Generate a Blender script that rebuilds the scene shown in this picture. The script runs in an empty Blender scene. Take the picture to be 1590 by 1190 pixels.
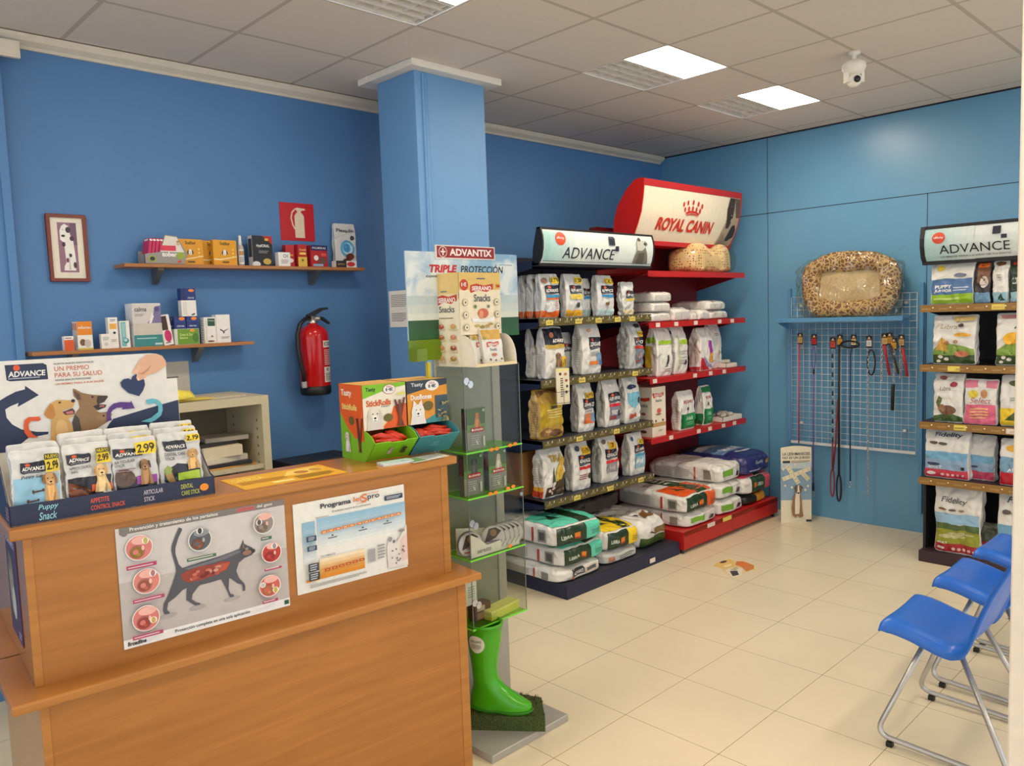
# Veterinary pet shop interior, built object by object (units: metres, z up, back wall at y = 4.31)
WORLD, EXPO, LAMP = .84, .88, 17
C_WALL, C_COL, C_RIGHT = (82, 130, 184), (102, 152, 202), (102, 158, 196)
C_FLOOR, C_CEIL, C_WOOD, C_WOOD2 = (226, 212, 182), (228, 218, 206), (176, 116, 54), (184, 124, 60)
import bpy, bmesh, math, random
from mathutils import Vector, Matrix, noise, geometry
sc = bpy.context.scene
COL = sc.collection
rad = math.radians

# ------------------------------------------------------------------ camera
yaw, pitch, roll, FPX = rad(43.97615828), rad(-4.94648449), rad(1.97776082), 1227.36
fw = Vector((math.sin(yaw)*math.cos(pitch), math.cos(yaw)*math.cos(pitch), math.sin(pitch)))
rt = Vector((math.cos(yaw), -math.sin(yaw), 0)); dn = fw.cross(rt)
r2 = math.cos(roll)*rt + math.sin(roll)*dn
d2 = -math.sin(roll)*rt + math.cos(roll)*dn
cam = bpy.data.cameras.new('camera'); camo = bpy.data.objects.new('camera', cam); COL.objects.link(camo)
cam.sensor_width = 36; cam.lens = 36*FPX/1590; cam.clip_start = .05; cam.clip_end = 60
camo.matrix_world = Matrix(((r2.x, -d2.x, -fw.x, 0), (r2.y, -d2.y, -fw.y, 0), (r2.z, -d2.z, -fw.z, 1.72), (0, 0, 0, 1)))
sc.camera = camo

# ------------------------------------------------------------------ world (daylight from the shop front behind the camera) and exposure
w = bpy.data.worlds.new('world'); sc.world = w; w.use_nodes = True
w.node_tree.nodes['Background'].inputs[0].default_value = (.86, .93, 1, 1)
w.node_tree.nodes['Background'].inputs[1].default_value = WORLD
sc.view_settings.view_transform = 'Standard'; sc.view_settings.look = 'None'
sc.view_settings.gamma = 1; sc.view_settings.exposure = EXPO
sc.view_settings.use_curve_mapping = False
sc.cycles.transparent_max_bounces = 32
LAMP_COLOUR = (1, .86, .68)

# ------------------------------------------------------------------ materials
def lin(c):
    c = c/255
    return c/12.92 if c <= .04045 else ((c+.055)/1.055)**2.4
def L3(rgb): return (lin(rgb[0]), lin(rgb[1]), lin(rgb[2]), 1)
_M = {}
def M(rgb, r=.5, kind='ink', metal=0, emit=0, alpha=1):
    """Principled procedural material, cached; rgb in 0-255 sRGB."""
    key = (tuple(rgb), r, kind, metal, emit, alpha)
    if key in _M: return _M[key]
    m = bpy.data.materials.new(kind + '_%d_%d_%d' % tuple(int(x) for x in rgb)); m.use_nodes = True
    nt = m.node_tree; b = nt.nodes['Principled BSDF']
    def N(t, **kw):
        n = nt.nodes.new(t)
        for k, v in kw.items():
            if k in n.inputs: n.inputs[k].default_value = v
            else: setattr(n, k, v)
        return n
    lk = nt.links.new
    b.inputs['Base Color'].default_value = L3(rgb)
    b.inputs['Roughness'].default_value = r; b.inputs['Metallic'].default_value = metal
    tc = N('ShaderNodeTexCoord')
    def vary(scale, lo, hi, detail=2, src='Object', stretch=None):
        nz = N('ShaderNodeTexNoise', Scale=scale, Detail=detail)
        if stretch:
            mp = N('ShaderNodeMapping'); mp.inputs['Scale'].default_value = stretch
            lk(tc.outputs[src], mp.inputs[0]); lk(mp.outputs[0], nz.inputs['Vector'])
        else: lk(tc.outputs[src], nz.inputs['Vector'])
        mr = N('ShaderNodeMapRange'); mr.inputs['From Min'].default_value = .3; mr.inputs['From Max'].default_value = .7
        mr.inputs['To Min'].default_value = lo; mr.inputs['To Max'].default_value = hi
        lk(nz.outputs['Fac'], mr.inputs[0]); return nz, mr
    def tint(mr, rgb=rgb):
        mx = N('ShaderNodeVectorMath', operation='SCALE'); mx.inputs[0].default_value = L3(rgb)[:3]
        lk(mr.outputs[0], mx.inputs['Scale']); lk(mx.outputs[0], b.inputs['Base Color']); return mx
    def bump(nz, s, d=.01):
        bp = N('ShaderNodeBump', Strength=s, Distance=d); lk(nz.outputs['Fac'], bp.inputs['Height']); lk(bp.outputs[0], b.inputs['Normal'])
    if kind == 'ink':
        nz, mr = vary(40, .96, 1.04); tint(mr)
    elif kind == 'film':
        nz, mr = vary(16, .94, 1.04, 4); tint(mr)
        nz2 = N('ShaderNodeTexNoise', Scale=16, Detail=4); nz2.noise_type = 'RIDGED_MULTIFRACTAL'; nz2.normalize = True; lk(tc.outputs['Object'], nz2.inputs['Vector']); nz2.inputs['Distortion'].default_value = .5
        bump(nz2, .8, .02)
    elif kind == 'wall':
        nz, mr = vary(1.6, .95, 1.05, 5, 'Generated' if 0 else 'Object'); tint(mr)
        nz2 = N('ShaderNodeTexNoise', Scale=140, Detail=3); lk(tc.outputs['Object'], nz2.inputs['Vector']); bump(nz2, .12, .004)
    elif kind == 'panel':
        nz, mr = vary(2.2, .97, 1.03, 3); tint(mr)
        nz2 = N('ShaderNodeTexNoise', Scale=9, Detail=1); lk(tc.outputs['Object'], nz2.inputs['Vector']); bump(nz2, .03, .01)
    elif kind == 'paint':
        nz, mr = vary(25, .97, 1.03); tint(mr)
    elif kind == 'wood':
        mp = N('ShaderNodeMapping'); mp.inputs['Scale'].default_value = (1.0, 1.0, 13); lk(tc.outputs['Object'], mp.inputs[0])
        nz = N('ShaderNodeTexNoise', Scale=2.2, Detail=8, Distortion=.9); lk(mp.outputs[0], nz.inputs['Vector'])
        cr = N('ShaderNodeValToRGB'); e = cr.color_ramp.elements
        e[0].position = .3; e[1].position = .72
        k = L3(rgb); e[0].color = (k[0]*.82, k[1]*.78, k[2]*.72, 1); e[1].color = (k[0]*1.06, k[1]*1.06, k[2]*1.06, 1)
        lk(nz.outputs['Fac'], cr.inputs[0]); lk(cr.outputs[0], b.inputs['Base Color'])
    elif kind == 'cloth':
        nz, mr = vary(60, .85, 1.1, 4); tint(mr); bump(nz, .4, .004)
    elif kind == 'turf':
        nz, mr = vary(160, .45, 1.5, 4); tint(mr); bump(nz, .9, .01)
    elif kind == 'leopard':
        vo = N('ShaderNodeTexVoronoi', Scale=36); vo.feature = 'DISTANCE_TO_EDGE'
        nz0 = N('ShaderNodeTexNoise', Scale=9); lk(tc.outputs['Object'], nz0.inputs['Vector'])
        mx0 = N('ShaderNodeMixRGB'); mx0.inputs[0].default_value = .10; lk(tc.outputs['Object'], mx0.inputs[1]); lk(nz0.outputs['Color'], mx0.inputs[2])
        lk(mx0.outputs[0], vo.inputs['Vector'])
        cr = N('ShaderNodeValToRGB'); e = cr.color_ramp.elements
        e[0].position = .07; e[1].position = .15; e[0].color = L3(rgb); e[1].color = L3((118, 84, 52))
        lk(vo.outputs['Distance'], cr.inputs[0]); lk(cr.outputs[0], b.inputs['Base Color'])
    elif kind == 'dots':
        vo = N('ShaderNodeTexVoronoi', Scale=48); vo.inputs['Randomness'].default_value = .35; lk(tc.outputs['Object'], vo.inputs['Vector'])
        cr = N('ShaderNodeValToRGB'); e = cr.color_ramp.elements; cr.color_ramp.interpolation = 'CONSTANT'
        e[0].position = 0; e[1].position = .30; e[0].color = L3((150, 60, 50)); e[1].color = L3(rgb)
        lk(vo.outputs['Distance'], cr.inputs[0]); lk(cr.outputs[0], b.inputs['Base Color'])
    elif kind in ('glass', 'acrylic'):
        lw = N('ShaderNodeLayerWeight', Blend=.25); pw = N('ShaderNodeMath', operation='POWER'); pw.inputs[1].default_value = 2.5; lk(lw.outputs['Facing'], pw.inputs[0])
        ma = N('ShaderNodeMath', operation='MULTIPLY_ADD'); ma.inputs[1].default_value = .5; ma.inputs[2].default_value = .035; lk(pw.outputs[0], ma.inputs[0])
        gl = N('ShaderNodeBsdfGlossy', Roughness=r); tr = N('ShaderNodeBsdfTransparent'); tr.inputs[0].default_value = L3(rgb)
        under = tr
        if kind == 'acrylic':
            df = N('ShaderNodeBsdfTranslucent'); df.inputs[0].default_value = L3(rgb); dd = N('ShaderNodeBsdfDiffuse'); dd.inputs[0].default_value = L3(rgb)
            m1 = N('ShaderNodeMixShader'); lk(df.outputs[0], m1.inputs[1]); lk(dd.outputs[0], m1.inputs[2])
            under = N('ShaderNodeMixShader'); under.inputs[0].default_value = alpha; lk(tr.outputs[0], under.inputs[1]); lk(m1.outputs[0], under.inputs[2])
        mx = N('ShaderNodeMixShader'); lk(ma.outputs[0], mx.inputs[0]); lk(under.outputs[0], mx.inputs[1]); lk(gl.outputs[0], mx.inputs[2])
        lk(mx.outputs[0], nt.nodes['Material Output'].inputs[0])
    elif kind == 'wrap':       # crinkled clear plastic wrapping
        gl = N('ShaderNodeBsdfGlossy', Roughness=.12); tr = N('ShaderNodeBsdfTransparent'); tr.inputs[0].default_value = L3(rgb)
        nz = N('ShaderNodeTexNoise', Scale=4, Detail=2, Distortion=2.5); lk(tc.outputs['Object'], nz.inputs['Vector'])
        bp = N('ShaderNodeBump', Strength=.5, Distance=.05); lk(nz.outputs['Fac'], bp.inputs['Height']); lk(bp.outputs[0], gl.inputs['Normal'])
        mx = N('ShaderNodeMixShader'); mx.inputs[0].default_value = .09; lk(tr.outputs[0], mx.inputs[1]); lk(gl.outputs[0], mx.inputs[2]); lk(mx.outputs[0], nt.nodes['Material Output'].inputs[0])
    elif kind == 'clouds':
        nz = N('ShaderNodeTexNoise', Scale=9, Detail=6, Distortion=.4); lk(tc.outputs['Object'], nz.inputs['Vector'])
        cr = N('ShaderNodeValToRGB'); e = cr.color_ramp.elements; e[0].position = .42; e[1].position = .62; e[0].color = L3(rgb); e[1].color = L3((224, 232, 234))
        lk(nz.outputs['Fac'], cr.inputs[0]); lk(cr.outputs[0], b.inputs['Base Color'])
    elif kind == 'tile':       # 45 cm floor tiles
        def line(axis, off, size, width, src):
            sp = N('ShaderNodeSeparateXYZ'); lk(tc.outputs['Object'], sp.inputs[0])
            a = N('ShaderNodeMath', operation='SUBTRACT'); a.inputs[1].default_value = off; lk(sp.outputs[axis], a.inputs[0])
            p = N('ShaderNodeMath', operation='PINGPONG'); p.inputs[1].default_value = size/2; lk(a.outputs[0], p.inputs[0])
            c = N('ShaderNodeMath', operation='LESS_THAN'); c.inputs[1].default_value = width; lk(p.outputs[0], c.inputs[0]); return c
        a = line(0, 2.115, .45, .0012, 0); c = line(1, 2.03, .45, .0012, 0)
        mx = N('ShaderNodeMath', operation='MAXIMUM'); lk(a.outputs[0], mx.inputs[0]); lk(c.outputs[0], mx.inputs[1])
        nz, mr = vary(1.3, .96, 1.04, 5); sm = tint(mr)
        cm = N('ShaderNodeMixRGB'); cm.inputs[2].default_value = L3((128, 112, 84)); lk(mx.outputs[0], cm.inputs[0]); lk(sm.outputs[0], cm.inputs[1]); lk(cm.outputs[0], b.inputs['Base Color'])
        nz2 = N('ShaderNodeTexNoise', Scale=30, Detail=2); lk(tc.outputs['Object'], nz2.inputs['Vector']); bump(nz2, .03, .003)
    elif kind == 'ceil':
        def line(axis, off, size, width):
            sp = N('ShaderNodeSeparateXYZ'); lk(tc.outputs['Object'], sp.inputs[0])
            a = N('ShaderNodeMath', operation='SUBTRACT'); a.inputs[1].default_value = off; lk(sp.outputs[axis], a.inputs[0])
            p = N('ShaderNodeMath', operation='PINGPONG'); p.inputs[1].default_value = size/2; lk(a.outputs[0], p.inputs[0])
            c = N('ShaderNodeMath', operation='LESS_THAN'); c.inputs[1].default_value = width; lk(p.outputs[0], c.inputs[0]); return c
        a = line(0, 2.405, .6, .011); c = line(1, 3.067, .596, .011)
        mx = N('ShaderNodeMath', operation='MAXIMUM'); lk(a.outputs[0], mx.inputs[0]); lk(c.outputs[0], mx.inputs[1])
        nz, mr = vary(220, .88, 1.08, 3); sm = tint(mr)
        cm = N('ShaderNodeMixRGB'); cm.inputs[2].default_value = L3((194, 184, 170)); lk(mx.outputs[0], cm.inputs[0]); lk(sm.outputs[0], cm.inputs[1]); lk(cm.outputs[0], b.inputs['Base Color'])
        bump(nz, .15, .003)
    if emit:
        b.inputs['Emission Color'].default_value = (*LAMP_COLOUR, 1); b.inputs['Emission Strength'].default_value = emit
    _M[key] = m; return m
def asm(c, r=.45):
    return c if isinstance(c, bpy.types.Material) else M(c, r)

# ------------------------------------------------------------------ geometry collector
class G:
    def __init__(s): s.v = []; s.f = []; s.mi = []; s.sm = []; s.mats = []
    def add(s, vs, fs, mat, smooth=False):
        mat = asm(mat)
        if mat not in s.mats: s.mats.append(mat)
        k = s.mats.index(mat); n = len(s.v)
        s.v += [tuple(v) for v in vs]; s.f += [tuple(i+n for i in f) for f in fs]
        s.mi += [k]*len(fs); s.sm += [smooth]*len(fs); return s
    def box(s, x0, y0, z0, x1, y1, z1, mat):
        v = [(x, y, z) for z in (z0, z1) for y in (y0, y1) for x in (x0, x1)]
        return s.add(v, [(0, 2, 3, 1), (4, 5, 7, 6), (0, 1, 5, 4), (2, 6, 7, 3), (0, 4, 6, 2), (1, 3, 7, 5)], mat)
    def prism(s, pts, O, U, V, Nn, mat, smooth=False):
        """polygon pts (u,v) in the frame O,U,V extruded by the vector Nn"""
        O, U, V, Nn = map(Vector, (O, U, V, Nn)); n = len(pts)
        a = [O+U*p[0]+V*p[1] for p in pts]; b = [p+Nn for p in a]
        tr = geometry.tessellate_polygon([[Vector((p[0], p[1], 0)) for p in pts]])
        s.add(a+b, [(i, (i+1) % n, n+(i+1) % n, n+i) for i in range(n)], mat, smooth)
        s.add(a, tr, mat); s.add(b, [t[::-1] for t in tr], mat); return s
    def tube(s, pts, r, mat, n=8, closed=False, caps=True):
        pts = [Vector(p) for p in pts]; m = len(pts); rr = r if isinstance(r, (list, tuple)) else [r]*m
        vs = []; up = None
        for i, p in enumerate(pts):
            if closed: t = pts[(i+1) % m]-pts[i-1]
            else: t = pts[min(i+1, m-1)]-pts[max(i-1, 0)]
            t.normalize()
            if up is None:
                up = t.orthogonal().normalized()
            else:
                up = (up-t*up.dot(t)); up = up.normalized() if up.length > 1e-6 else t.orthogonal().normalized()
            sd = t.cross(up)
            vs += [p+(up*math.cos(2*math.pi*k/n)+sd*math.sin(2*math.pi*k/n))*rr[i] for k in range(n)]
        fs = [(i*n+k, i*n+(k+1) % n, ((i+1) % m)*n+(k+1) % n, ((i+1) % m)*n+k) for i in range(m if closed else m-1) for k in range(n)]
        s.add(vs, fs, mat, True)
        if caps and not closed: s.add(vs[:n], [tuple(range(n))[::-1]], mat); s.add(vs[-n:], [tuple(range(n))], mat)
        return s
    def lathe(s, prof, mat, n=24, O=(0, 0, 0)):
        O = Vector(O); vs = [O+Vector((r*math.cos(2*math.pi*k/n), r*math.sin(2*math.pi*k/n), z)) for r, z in prof for k in range(n)]
        fs = [(i*n+k, i*n+(k+1) % n, (i+1)*n+(k+1) % n, (i+1)*n+k) for i in range(len(prof)-1) for k in range(n)]
        return s.add(vs, fs, mat, True)
    def grid(s, fn, nu, nv, mat, smooth=True):
        vs = [fn(i/nu, j/nv) for j in range(nv+1) for i in range(nu+1)]
        fs = [(j*(nu+1)+i, j*(nu+1)+i+1, (j+1)*(nu+1)+i+1, (j+1)*(nu+1)+i) for j in range(nv) for i in range(nu)]
        return s.add(vs, fs, mat, smooth)
    def ball(s, c, r, mat, n=14, m=9):
        c = Vector(c); rx, ry, rz = r if isinstance(r, (tuple, list)) else (r, r, r)
        return s.grid(lambda u, v: c+Vector((rx*math.cos(2*math.pi*u)*math.sin(math.pi*v), ry*math.sin(2*math.pi*u)*math.sin(math.pi*v), -rz*math.cos(math.pi*v))), n, m, mat)
    # ---- flat printing on a face:  P(u,v,off) -> local point
    def ink(s, P, A, prims, off=.0006, step=.0003, sub=1, lim=9):
        k = 0
        for p in prims:
            if not p: continue
            o = off+step*k; k += 1; t = p[0]
            if t == 'R':
                _, u0, v0, u1, v1, c = p; nu = max(1, round(sub*abs(u1-u0))); nv = max(1, round(sub*abs(v1-v0)))
                s.grid(lambda a, b: P(u0+(u1-u0)*a, v0+(v1-v0)*b, o), nu, nv, c, sub > 1)
            elif t in 'PMCE':
                if t == 'P': pts, c = p[1], p[2]
                elif t == 'M': pts = [(p[1]+p[3]*q[0], p[2]+p[3]*q[1]*A) for q in p[4]]; c = p[5]
                elif t == 'C': pts = [(p[1]+p[3]*math.cos(x*math.pi/10), p[2]+p[3]*A*math.sin(x*math.pi/10)) for x in range(20)]; c = p[4]
                else: pts = [(p[1]+p[3]*math.cos(x*math.pi/10), p[2]+p[4]*math.sin(x*math.pi/10)) for x in range(20)]; c = p[5]
                tr = [[Vector((*pts[i], 0)) for i in q] for q in geometry.tessellate_polygon([[Vector((*q, 0)) for q in pts]])]
                if lim < 9:
                    out = []
                    while tr:
                        q = tr.pop()
                        if max((q[0]-q[1]).length, (q[1]-q[2]).length, (q[2]-q[0]).length) > lim:
                            a, b, d = (q[0]+q[1])/2, (q[1]+q[2])/2, (q[2]+q[0])/2
                            tr += [[q[0], a, d], [a, q[1], b], [d, b, q[2]], [a, b, d]]
                        else: out.append(q)
                    tr = out
                vs = [P(q.x, q.y, o) for t3 in tr for q in t3]
                s.add(vs, [(3*i, 3*i+1, 3*i+2) for i in range(len(tr))], c)
            elif t == 'T':
                txt, u0, v0, u1, v1, c = p[1:7]; sh = p[7] if len(p) > 7 else 0; bd = p[8] if len(p) > 8 else .012
                vs, fs = text_mesh(txt, bd, sh)
                s.add([P(u0+(u1-u0)*x, v0+(v1-v0)*y, o) for x, y in vs], fs, c)
            elif t == 'Q':   # lines of very small print
                _, u0, v0, u1, v1, n, c = p
                for i in range(n):
                    vv = v1-(v1-v0)*(i+.25)/n; hh = (v1-v0)/n*.45
                    s.grid(lambda a, b: P(u0+(u1-u0)*a*(.86 if i == n-1 else 1), vv-hh*(1-b), o), max(1, round(sub*abs(u1-u0))), 1, c)
        return s
    def build(s, name, parent=None, loc=(0, 0, 0), rotz=0, bevel=0, solid=0, weld=True, subsurf=0):
        me = bpy.data.meshes.new(name); me.from_pydata(s.v, [], s.f)
        for m in s.mats: me.materials.append(m)
        me.polygons.foreach_set('material_index', s.mi); me.polygons.foreach_set('use_smooth', s.sm)
        if weld:
            bm = bmesh.new(); bm.from_mesh(me); bmesh.ops.remove_doubles(bm, verts=bm.verts, dist=.00005); bm.to_mesh(me); bm.free()
        me.update()
        o = bpy.data.objects.new(name, me); COL.objects.link(o)
        o.location = loc; o.rotation_euler = (0, 0, rotz)
        if parent: o.parent = parent
        if solid: q = o.modifiers.new('thick', 'SOLIDIFY'); q.thickness = solid; q.offset = 0
        if subsurf: q = o.modifiers.new('sub', 'SUBSURF'); q.levels = subsurf; q.render_levels = subsurf
        if bevel:
            q = o.modifiers.new('bev', 'BEVEL'); q.width = bevel; q.segments = 2; q.limit_method = 'ANGLE'; q.angle_limit = rad(40)
        return o

_T = {}
def text_mesh(txt, bold, shear):
    key = (txt, bold, shear)
    if key in _T: return _T[key]
    cu = bpy.data.curves.new('t', 'FONT'); cu.body = txt; cu.size = 1; cu.offset = bold; cu.resolution_u = 3; cu.fill_mode = 'FRONT'
    cu.dimensions = '2D'; cu.space_line = .9
    ob = bpy.data.objects.new('t', cu); me = ob.to_mesh()
    vs = [(v.co.x+shear*v.co.y, v.co.y) for v in me.vertices]; fs = [tuple(p.vertices) for p in me.polygons]
    ob.to_mesh_clear(); bpy.data.objects.remove(ob); bpy.data.curves.remove(cu)
    x0 = min(v[0] for v in vs); x1 = max(v[0] for v in vs); y0 = min(v[1] for v in vs); y1 = max(v[1] for v in vs)
    vs = [((x-x0)/(x1-x0), (y-y0)/(y1-y0)) for x, y in vs]
    _T[key] = (vs, fs); return _T[key]

def thing(name, label, cat, loc=(0, 0, 0), rotz=0, group=None):
    o = bpy.data.objects.new(name, None); COL.objects.link(o); o.location = loc; o.rotation_euler = (0, 0, rotz)
    o.empty_display_size = .1
    return tag(o, label, cat, group)
def tag(o, label, cat, group=None):
    o['label'] = label; o['category'] = cat
    if group: o['group'] = group
    return o
def struct(o, label=None):
    o['kind'] = 'structure'
    if label: o['label'] = label
    return o

# faces of a box w x d x h standing on its bottom centre; u,v in 0..1 seen from outside
def BF(w, d, h, f):
    if f == 'F': return lambda u, v, o: Vector((w*(u-.5), -d/2-o, h*v))
    if f == 'B': return lambda u, v, o: Vector((w*(.5-u), d/2+o, h*v))
    if f == 'L': return lambda u, v, o: Vector((-w/2-o, d*(.5-u), h*v))
    if f == 'R': return lambda u, v, o: Vector((w/2+o, d*(u-.5), h*v))
    if f == 'T': return lambda u, v, o: Vector((w*(u-.5), d*(v-.5), h+o))
def carton(g, w, d, h, mat, prints=None, x=0, y=0, z=0):
    g.box(x-w/2, y-d/2, z, x+w/2, y+d/2, z+h, mat)
    for f, pr in (prints or {}).items():
        P = BF(w, d, h, f); A = (d if f in 'LR' else w)/(d if f == 'T' else h)
        g.ink(lambda u, v, o: P(u, v, o)+Vector((x, y, z)), A, pr)
    return g

# soft bags: superellipsoid block with warp; same face names as boxes
class Soft:
    def __init__(s, w, d, h, style='stand', seed=0, n=9, amp=.006, lean=0):
        s.w, s.d, s.h, s.style, s.seed, s.n, s.amp, s.lean = w, d, h, style, seed, n, amp, lean
    def pt(s, x, y, z):
        n = s.n; k = (abs(x)**n+abs(y)**n+abs(z)**n)**(-1/n)
        if s.style in ('stand', 'pack', 'brick'): q = (abs(x)**24+abs(y)**24+abs(z)**24)**(-1/24); x, z, y = x*q, z*q, y*k
        else: x, y, z = x*k, y*k, z*k
        t = (z+1)/2
        if s.style == 'stand':       # standing bag, pinched to a flat seam at the top
            pr = .90+.16*math.sin(math.pi*min(1, t*1.2)) if t < .72 else (.90+.16*math.sin(math.pi*min(1, t*1.2)))*(1-.80*((t-.72)/.28)**1.15)
            y *= pr; x *= 1-.05*math.sin(math.pi*t)+(.02 if t > .95 else 0)
        elif s.style == 'pack':      # small pillow bag
            pr = math.sin(math.pi*(.14+.80*t))**.7; y *= pr; x *= 1-.04*math.sin(math.pi*t)
        elif s.style == 'brick':     # block with folded top
            y *= 1 if t < .8 else 1-(t-.8)*2.2
        elif s.style == 'sack':      # lying sack, flatter towards its ends
            z = -1+(z+1)*(1-.16*abs(y)**6-.10*abs(x)**6); 
        p = Vector((x*s.w/2, y*s.d/2, (z+1)/2*s.h))
        if s.amp:
            f = 2.2/max(s.w, .12); q = Vector((p.x*f*1.3+s.seed*7.3, p.y*f*1.3, p.z*f*.9+s.seed*3.1))
            nv = noise.noise_vector(q)*s.amp+noise.noise_vector(q*2.7)*s.amp*.45
            if s.style in ('stand', 'pack') and t > .9: nv *= .6
            cr_ = noise.noise(q*1.45+Vector((3.1, s.seed, 0))); nv -= Vector((x, y, 0)).normalized()*s.amp*1.0*max(0, 1-abs(cr_)*3.2) if s.style != 'sack' else Vector((0, 0, 1))*s.amp*1.1*max(0, 1-abs(cr_)*3.2)
            nv.z *= min(1, t*6) if s.style != 'sack' else min(1, t*3)
            p += nv
        p.y += s.lean*p.z
        p.z = max(p.z, 0)
        return p
    def P(s, f):
        def fn(u, v, o):
            a, b = 2*u-1, 2*v-1
            if f == 'F': p = s.pt(a, -1, b); p.y -= o
            elif f == 'B': p = s.pt(-a, 1, b); p.y += o
            elif f == 'L': p = s.pt(-1, -a, b); p.x -= o
            elif f == 'R': p = s.pt(1, a, b); p.x += o
            elif f == 'T': p = s.pt(a, b, 1); p.z += o
            else: p = s.pt(a, -b, -1)
            return p
        return fn
    def mesh(s, g, mat, prints=None, res=24, off=.0026):
        for f in 'FBLRTD':
            P = s.P(f); g.grid(lambda u, v: P(u, v, 0), res, res, mat)
        fm = lambda c: M(c, .3, 'film') if isinstance(c, tuple) and len(c) == 3 and all(isinstance(q, int) for q in c) else c
        for f, pr in (prints or {}).items():
            A = (s.d if f in 'LR' else s.w)/(s.d if f == 'T' else s.h)
            pr = [tuple(fm(q) for q in p) if p[0] != 'P' else (p[0], p[1], fm(p[2])) for p in pr if p]
            g.ink(s.P(f), A, pr, off=off, step=.0006, sub=24, lim=.06)
        return g

# ================================================================== the room
WHITE = M((236, 230, 220), .5, 'paint'); CREAM = M((226, 216, 198), .5, 'paint')
BLUE = M(C_WALL, .55, 'wall'); BLUE2 = M(C_COL, .5, 'wall'); BLUE3 = M(C_RIGHT, .32, 'panel')
GAP = M((20, 28, 40), .7, 'paint')
g = G(); g.box(-4, -4, -.06, 6.3, 4.45, 0, M(C_FLOOR, .24, 'tile')); struct(g.build('floor'))
# ceiling of 60 cm tiles, left open where the light fittings sit
TX, TY, TS, TL = 2.405, 3.067, .6, .596
FIT = [(-1, 0), (2, 0), (4, 0), (-1, 4), (2, 4), (4, 4), (-4, 0), (-4, 4), (-1, 8), (2, 8)]  # first three are in view; the rest are unseen lamps added for light
CE = M(C_CEIL, .8, 'ceil'); g = G()
for i in range(-11, 7):
    for j in range(-3, 12):
        if (i, j) in FIT: continue
        x0 = TX+i*TS; y1 = TY-j*TL; x1 = min(x0+TS, 6.15); y0 = y1-TL; y1 = min(y1, 4.31)
        if x0 < 6.15 and y0 < 4.31: g.add([(x0, y0, 3.1), (x1, y0, 3.1), (x1, y1, 3.1), (x0, y1, 3.1)], [(0, 3, 2, 1)], CE)
struct(g.build('ceiling'))
LAMPM = M((255, 250, 240), .5, 'ink', 0, LAMP)
for n_, (i, j) in enumerate(FIT):
    x0 = TX+i*TS; y0 = TY-(j+1)*TL; H = .09
    lab = {(2, 0): 'recessed ceiling light, half glowing panel, half louvre, nearest the pillar in the row of two',
           (4, 0): 'recessed ceiling light with louvre, between the ceiling camera and the far corner',
           (-1, 0): 'recessed ceiling light with louvre, cut off by the top edge of the picture'}.get((i, j), 'recessed ceiling light with louvre overhead on the shop front side')
    t = thing('ceiling_light', lab, 'light', (x0+.3, y0+.298, 3.1), 0, 'ceiling lights')
    g = G(); W2, D2 = .298, .296
    for a in ((-W2, -D2, -W2+.006, D2), (W2-.006, -D2, W2, D2), (-W2, -D2, W2, -D2+.006), (-W2, D2-.006, W2, D2)):
        g.box(a[0], a[1], 0, a[2], a[3], H, WHITE)
    g.box(-W2, -D2, H, W2, D2, H+.01, WHITE); g.box(-W2+.006, -.003, .002, W2-.006, .003, H, WHITE); g.build('housing', t)  # middle divider added to keep the panel's light off the louvre half
    g = G(); g.box(-W2+.008, -D2+.008, .004, W2-.008, -.004, .03, LAMPM); g.build('diffuser', t)
    g = G()
    for k in range(6): xx = -.27+k*.108; g.box(xx-.003, .004, .004, xx+.003, D2-.008, .05, WHITE)
    for k in range(5): yy = .012+k*.067; g.box(-W2+.008, yy, .002, W2-.008, yy+.012, .045, WHITE)
    g.build('louvre', t)
g = G(); g.box(-4, 4.31, 0, 6.3, 4.45, 3.1, BLUE); struct(g.build('wall_back'))
g = G(); g.box(-4, 4.25, 0, .93, 4.31, 3.1, BLUE); g.box(.90, 4.235, 0, .935, 4.25, 3.02, BLUE); struct(g.build('trim_3'))
g = G(); g.box(6.15, -1.6, 0, 6.3, 4.31, 3.1, BLUE3)
for a in ((3.262, 0, 3.266, 3.09), (2.031, 0, 2.035, 2.48), (.8, 0, .804, 3.09)): g.box(6.1485, a[0], a[1], 6.15, a[2], a[3], GAP)
g.box(6.1485, -1.6, 2.478, 6.15, 4.31, 2.483, GAP); g.box(6.1475, -1.6, 3.088, 6.15, 4.31, 3.1, GAP)
struct(g.build('wall_right'))
g = G(); pr = [(0, 0), (.012, .0), (.02, .012), (.05, .03), (.06, .045), (.06, .06), (0, .06)]
g.prism([(-p[0], p[1]) for p in pr], (-4, 4.31, 3.035), (0, 1, 0), (0, 0, 1), (10.12, 0, 0), CREAM); struct(g.build('trim_1'))
g = G(); g.box(-4, 4.296, 0, 2.7, 4.31, .08, WHITE); struct(g.build('baseboard_back'))
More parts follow.
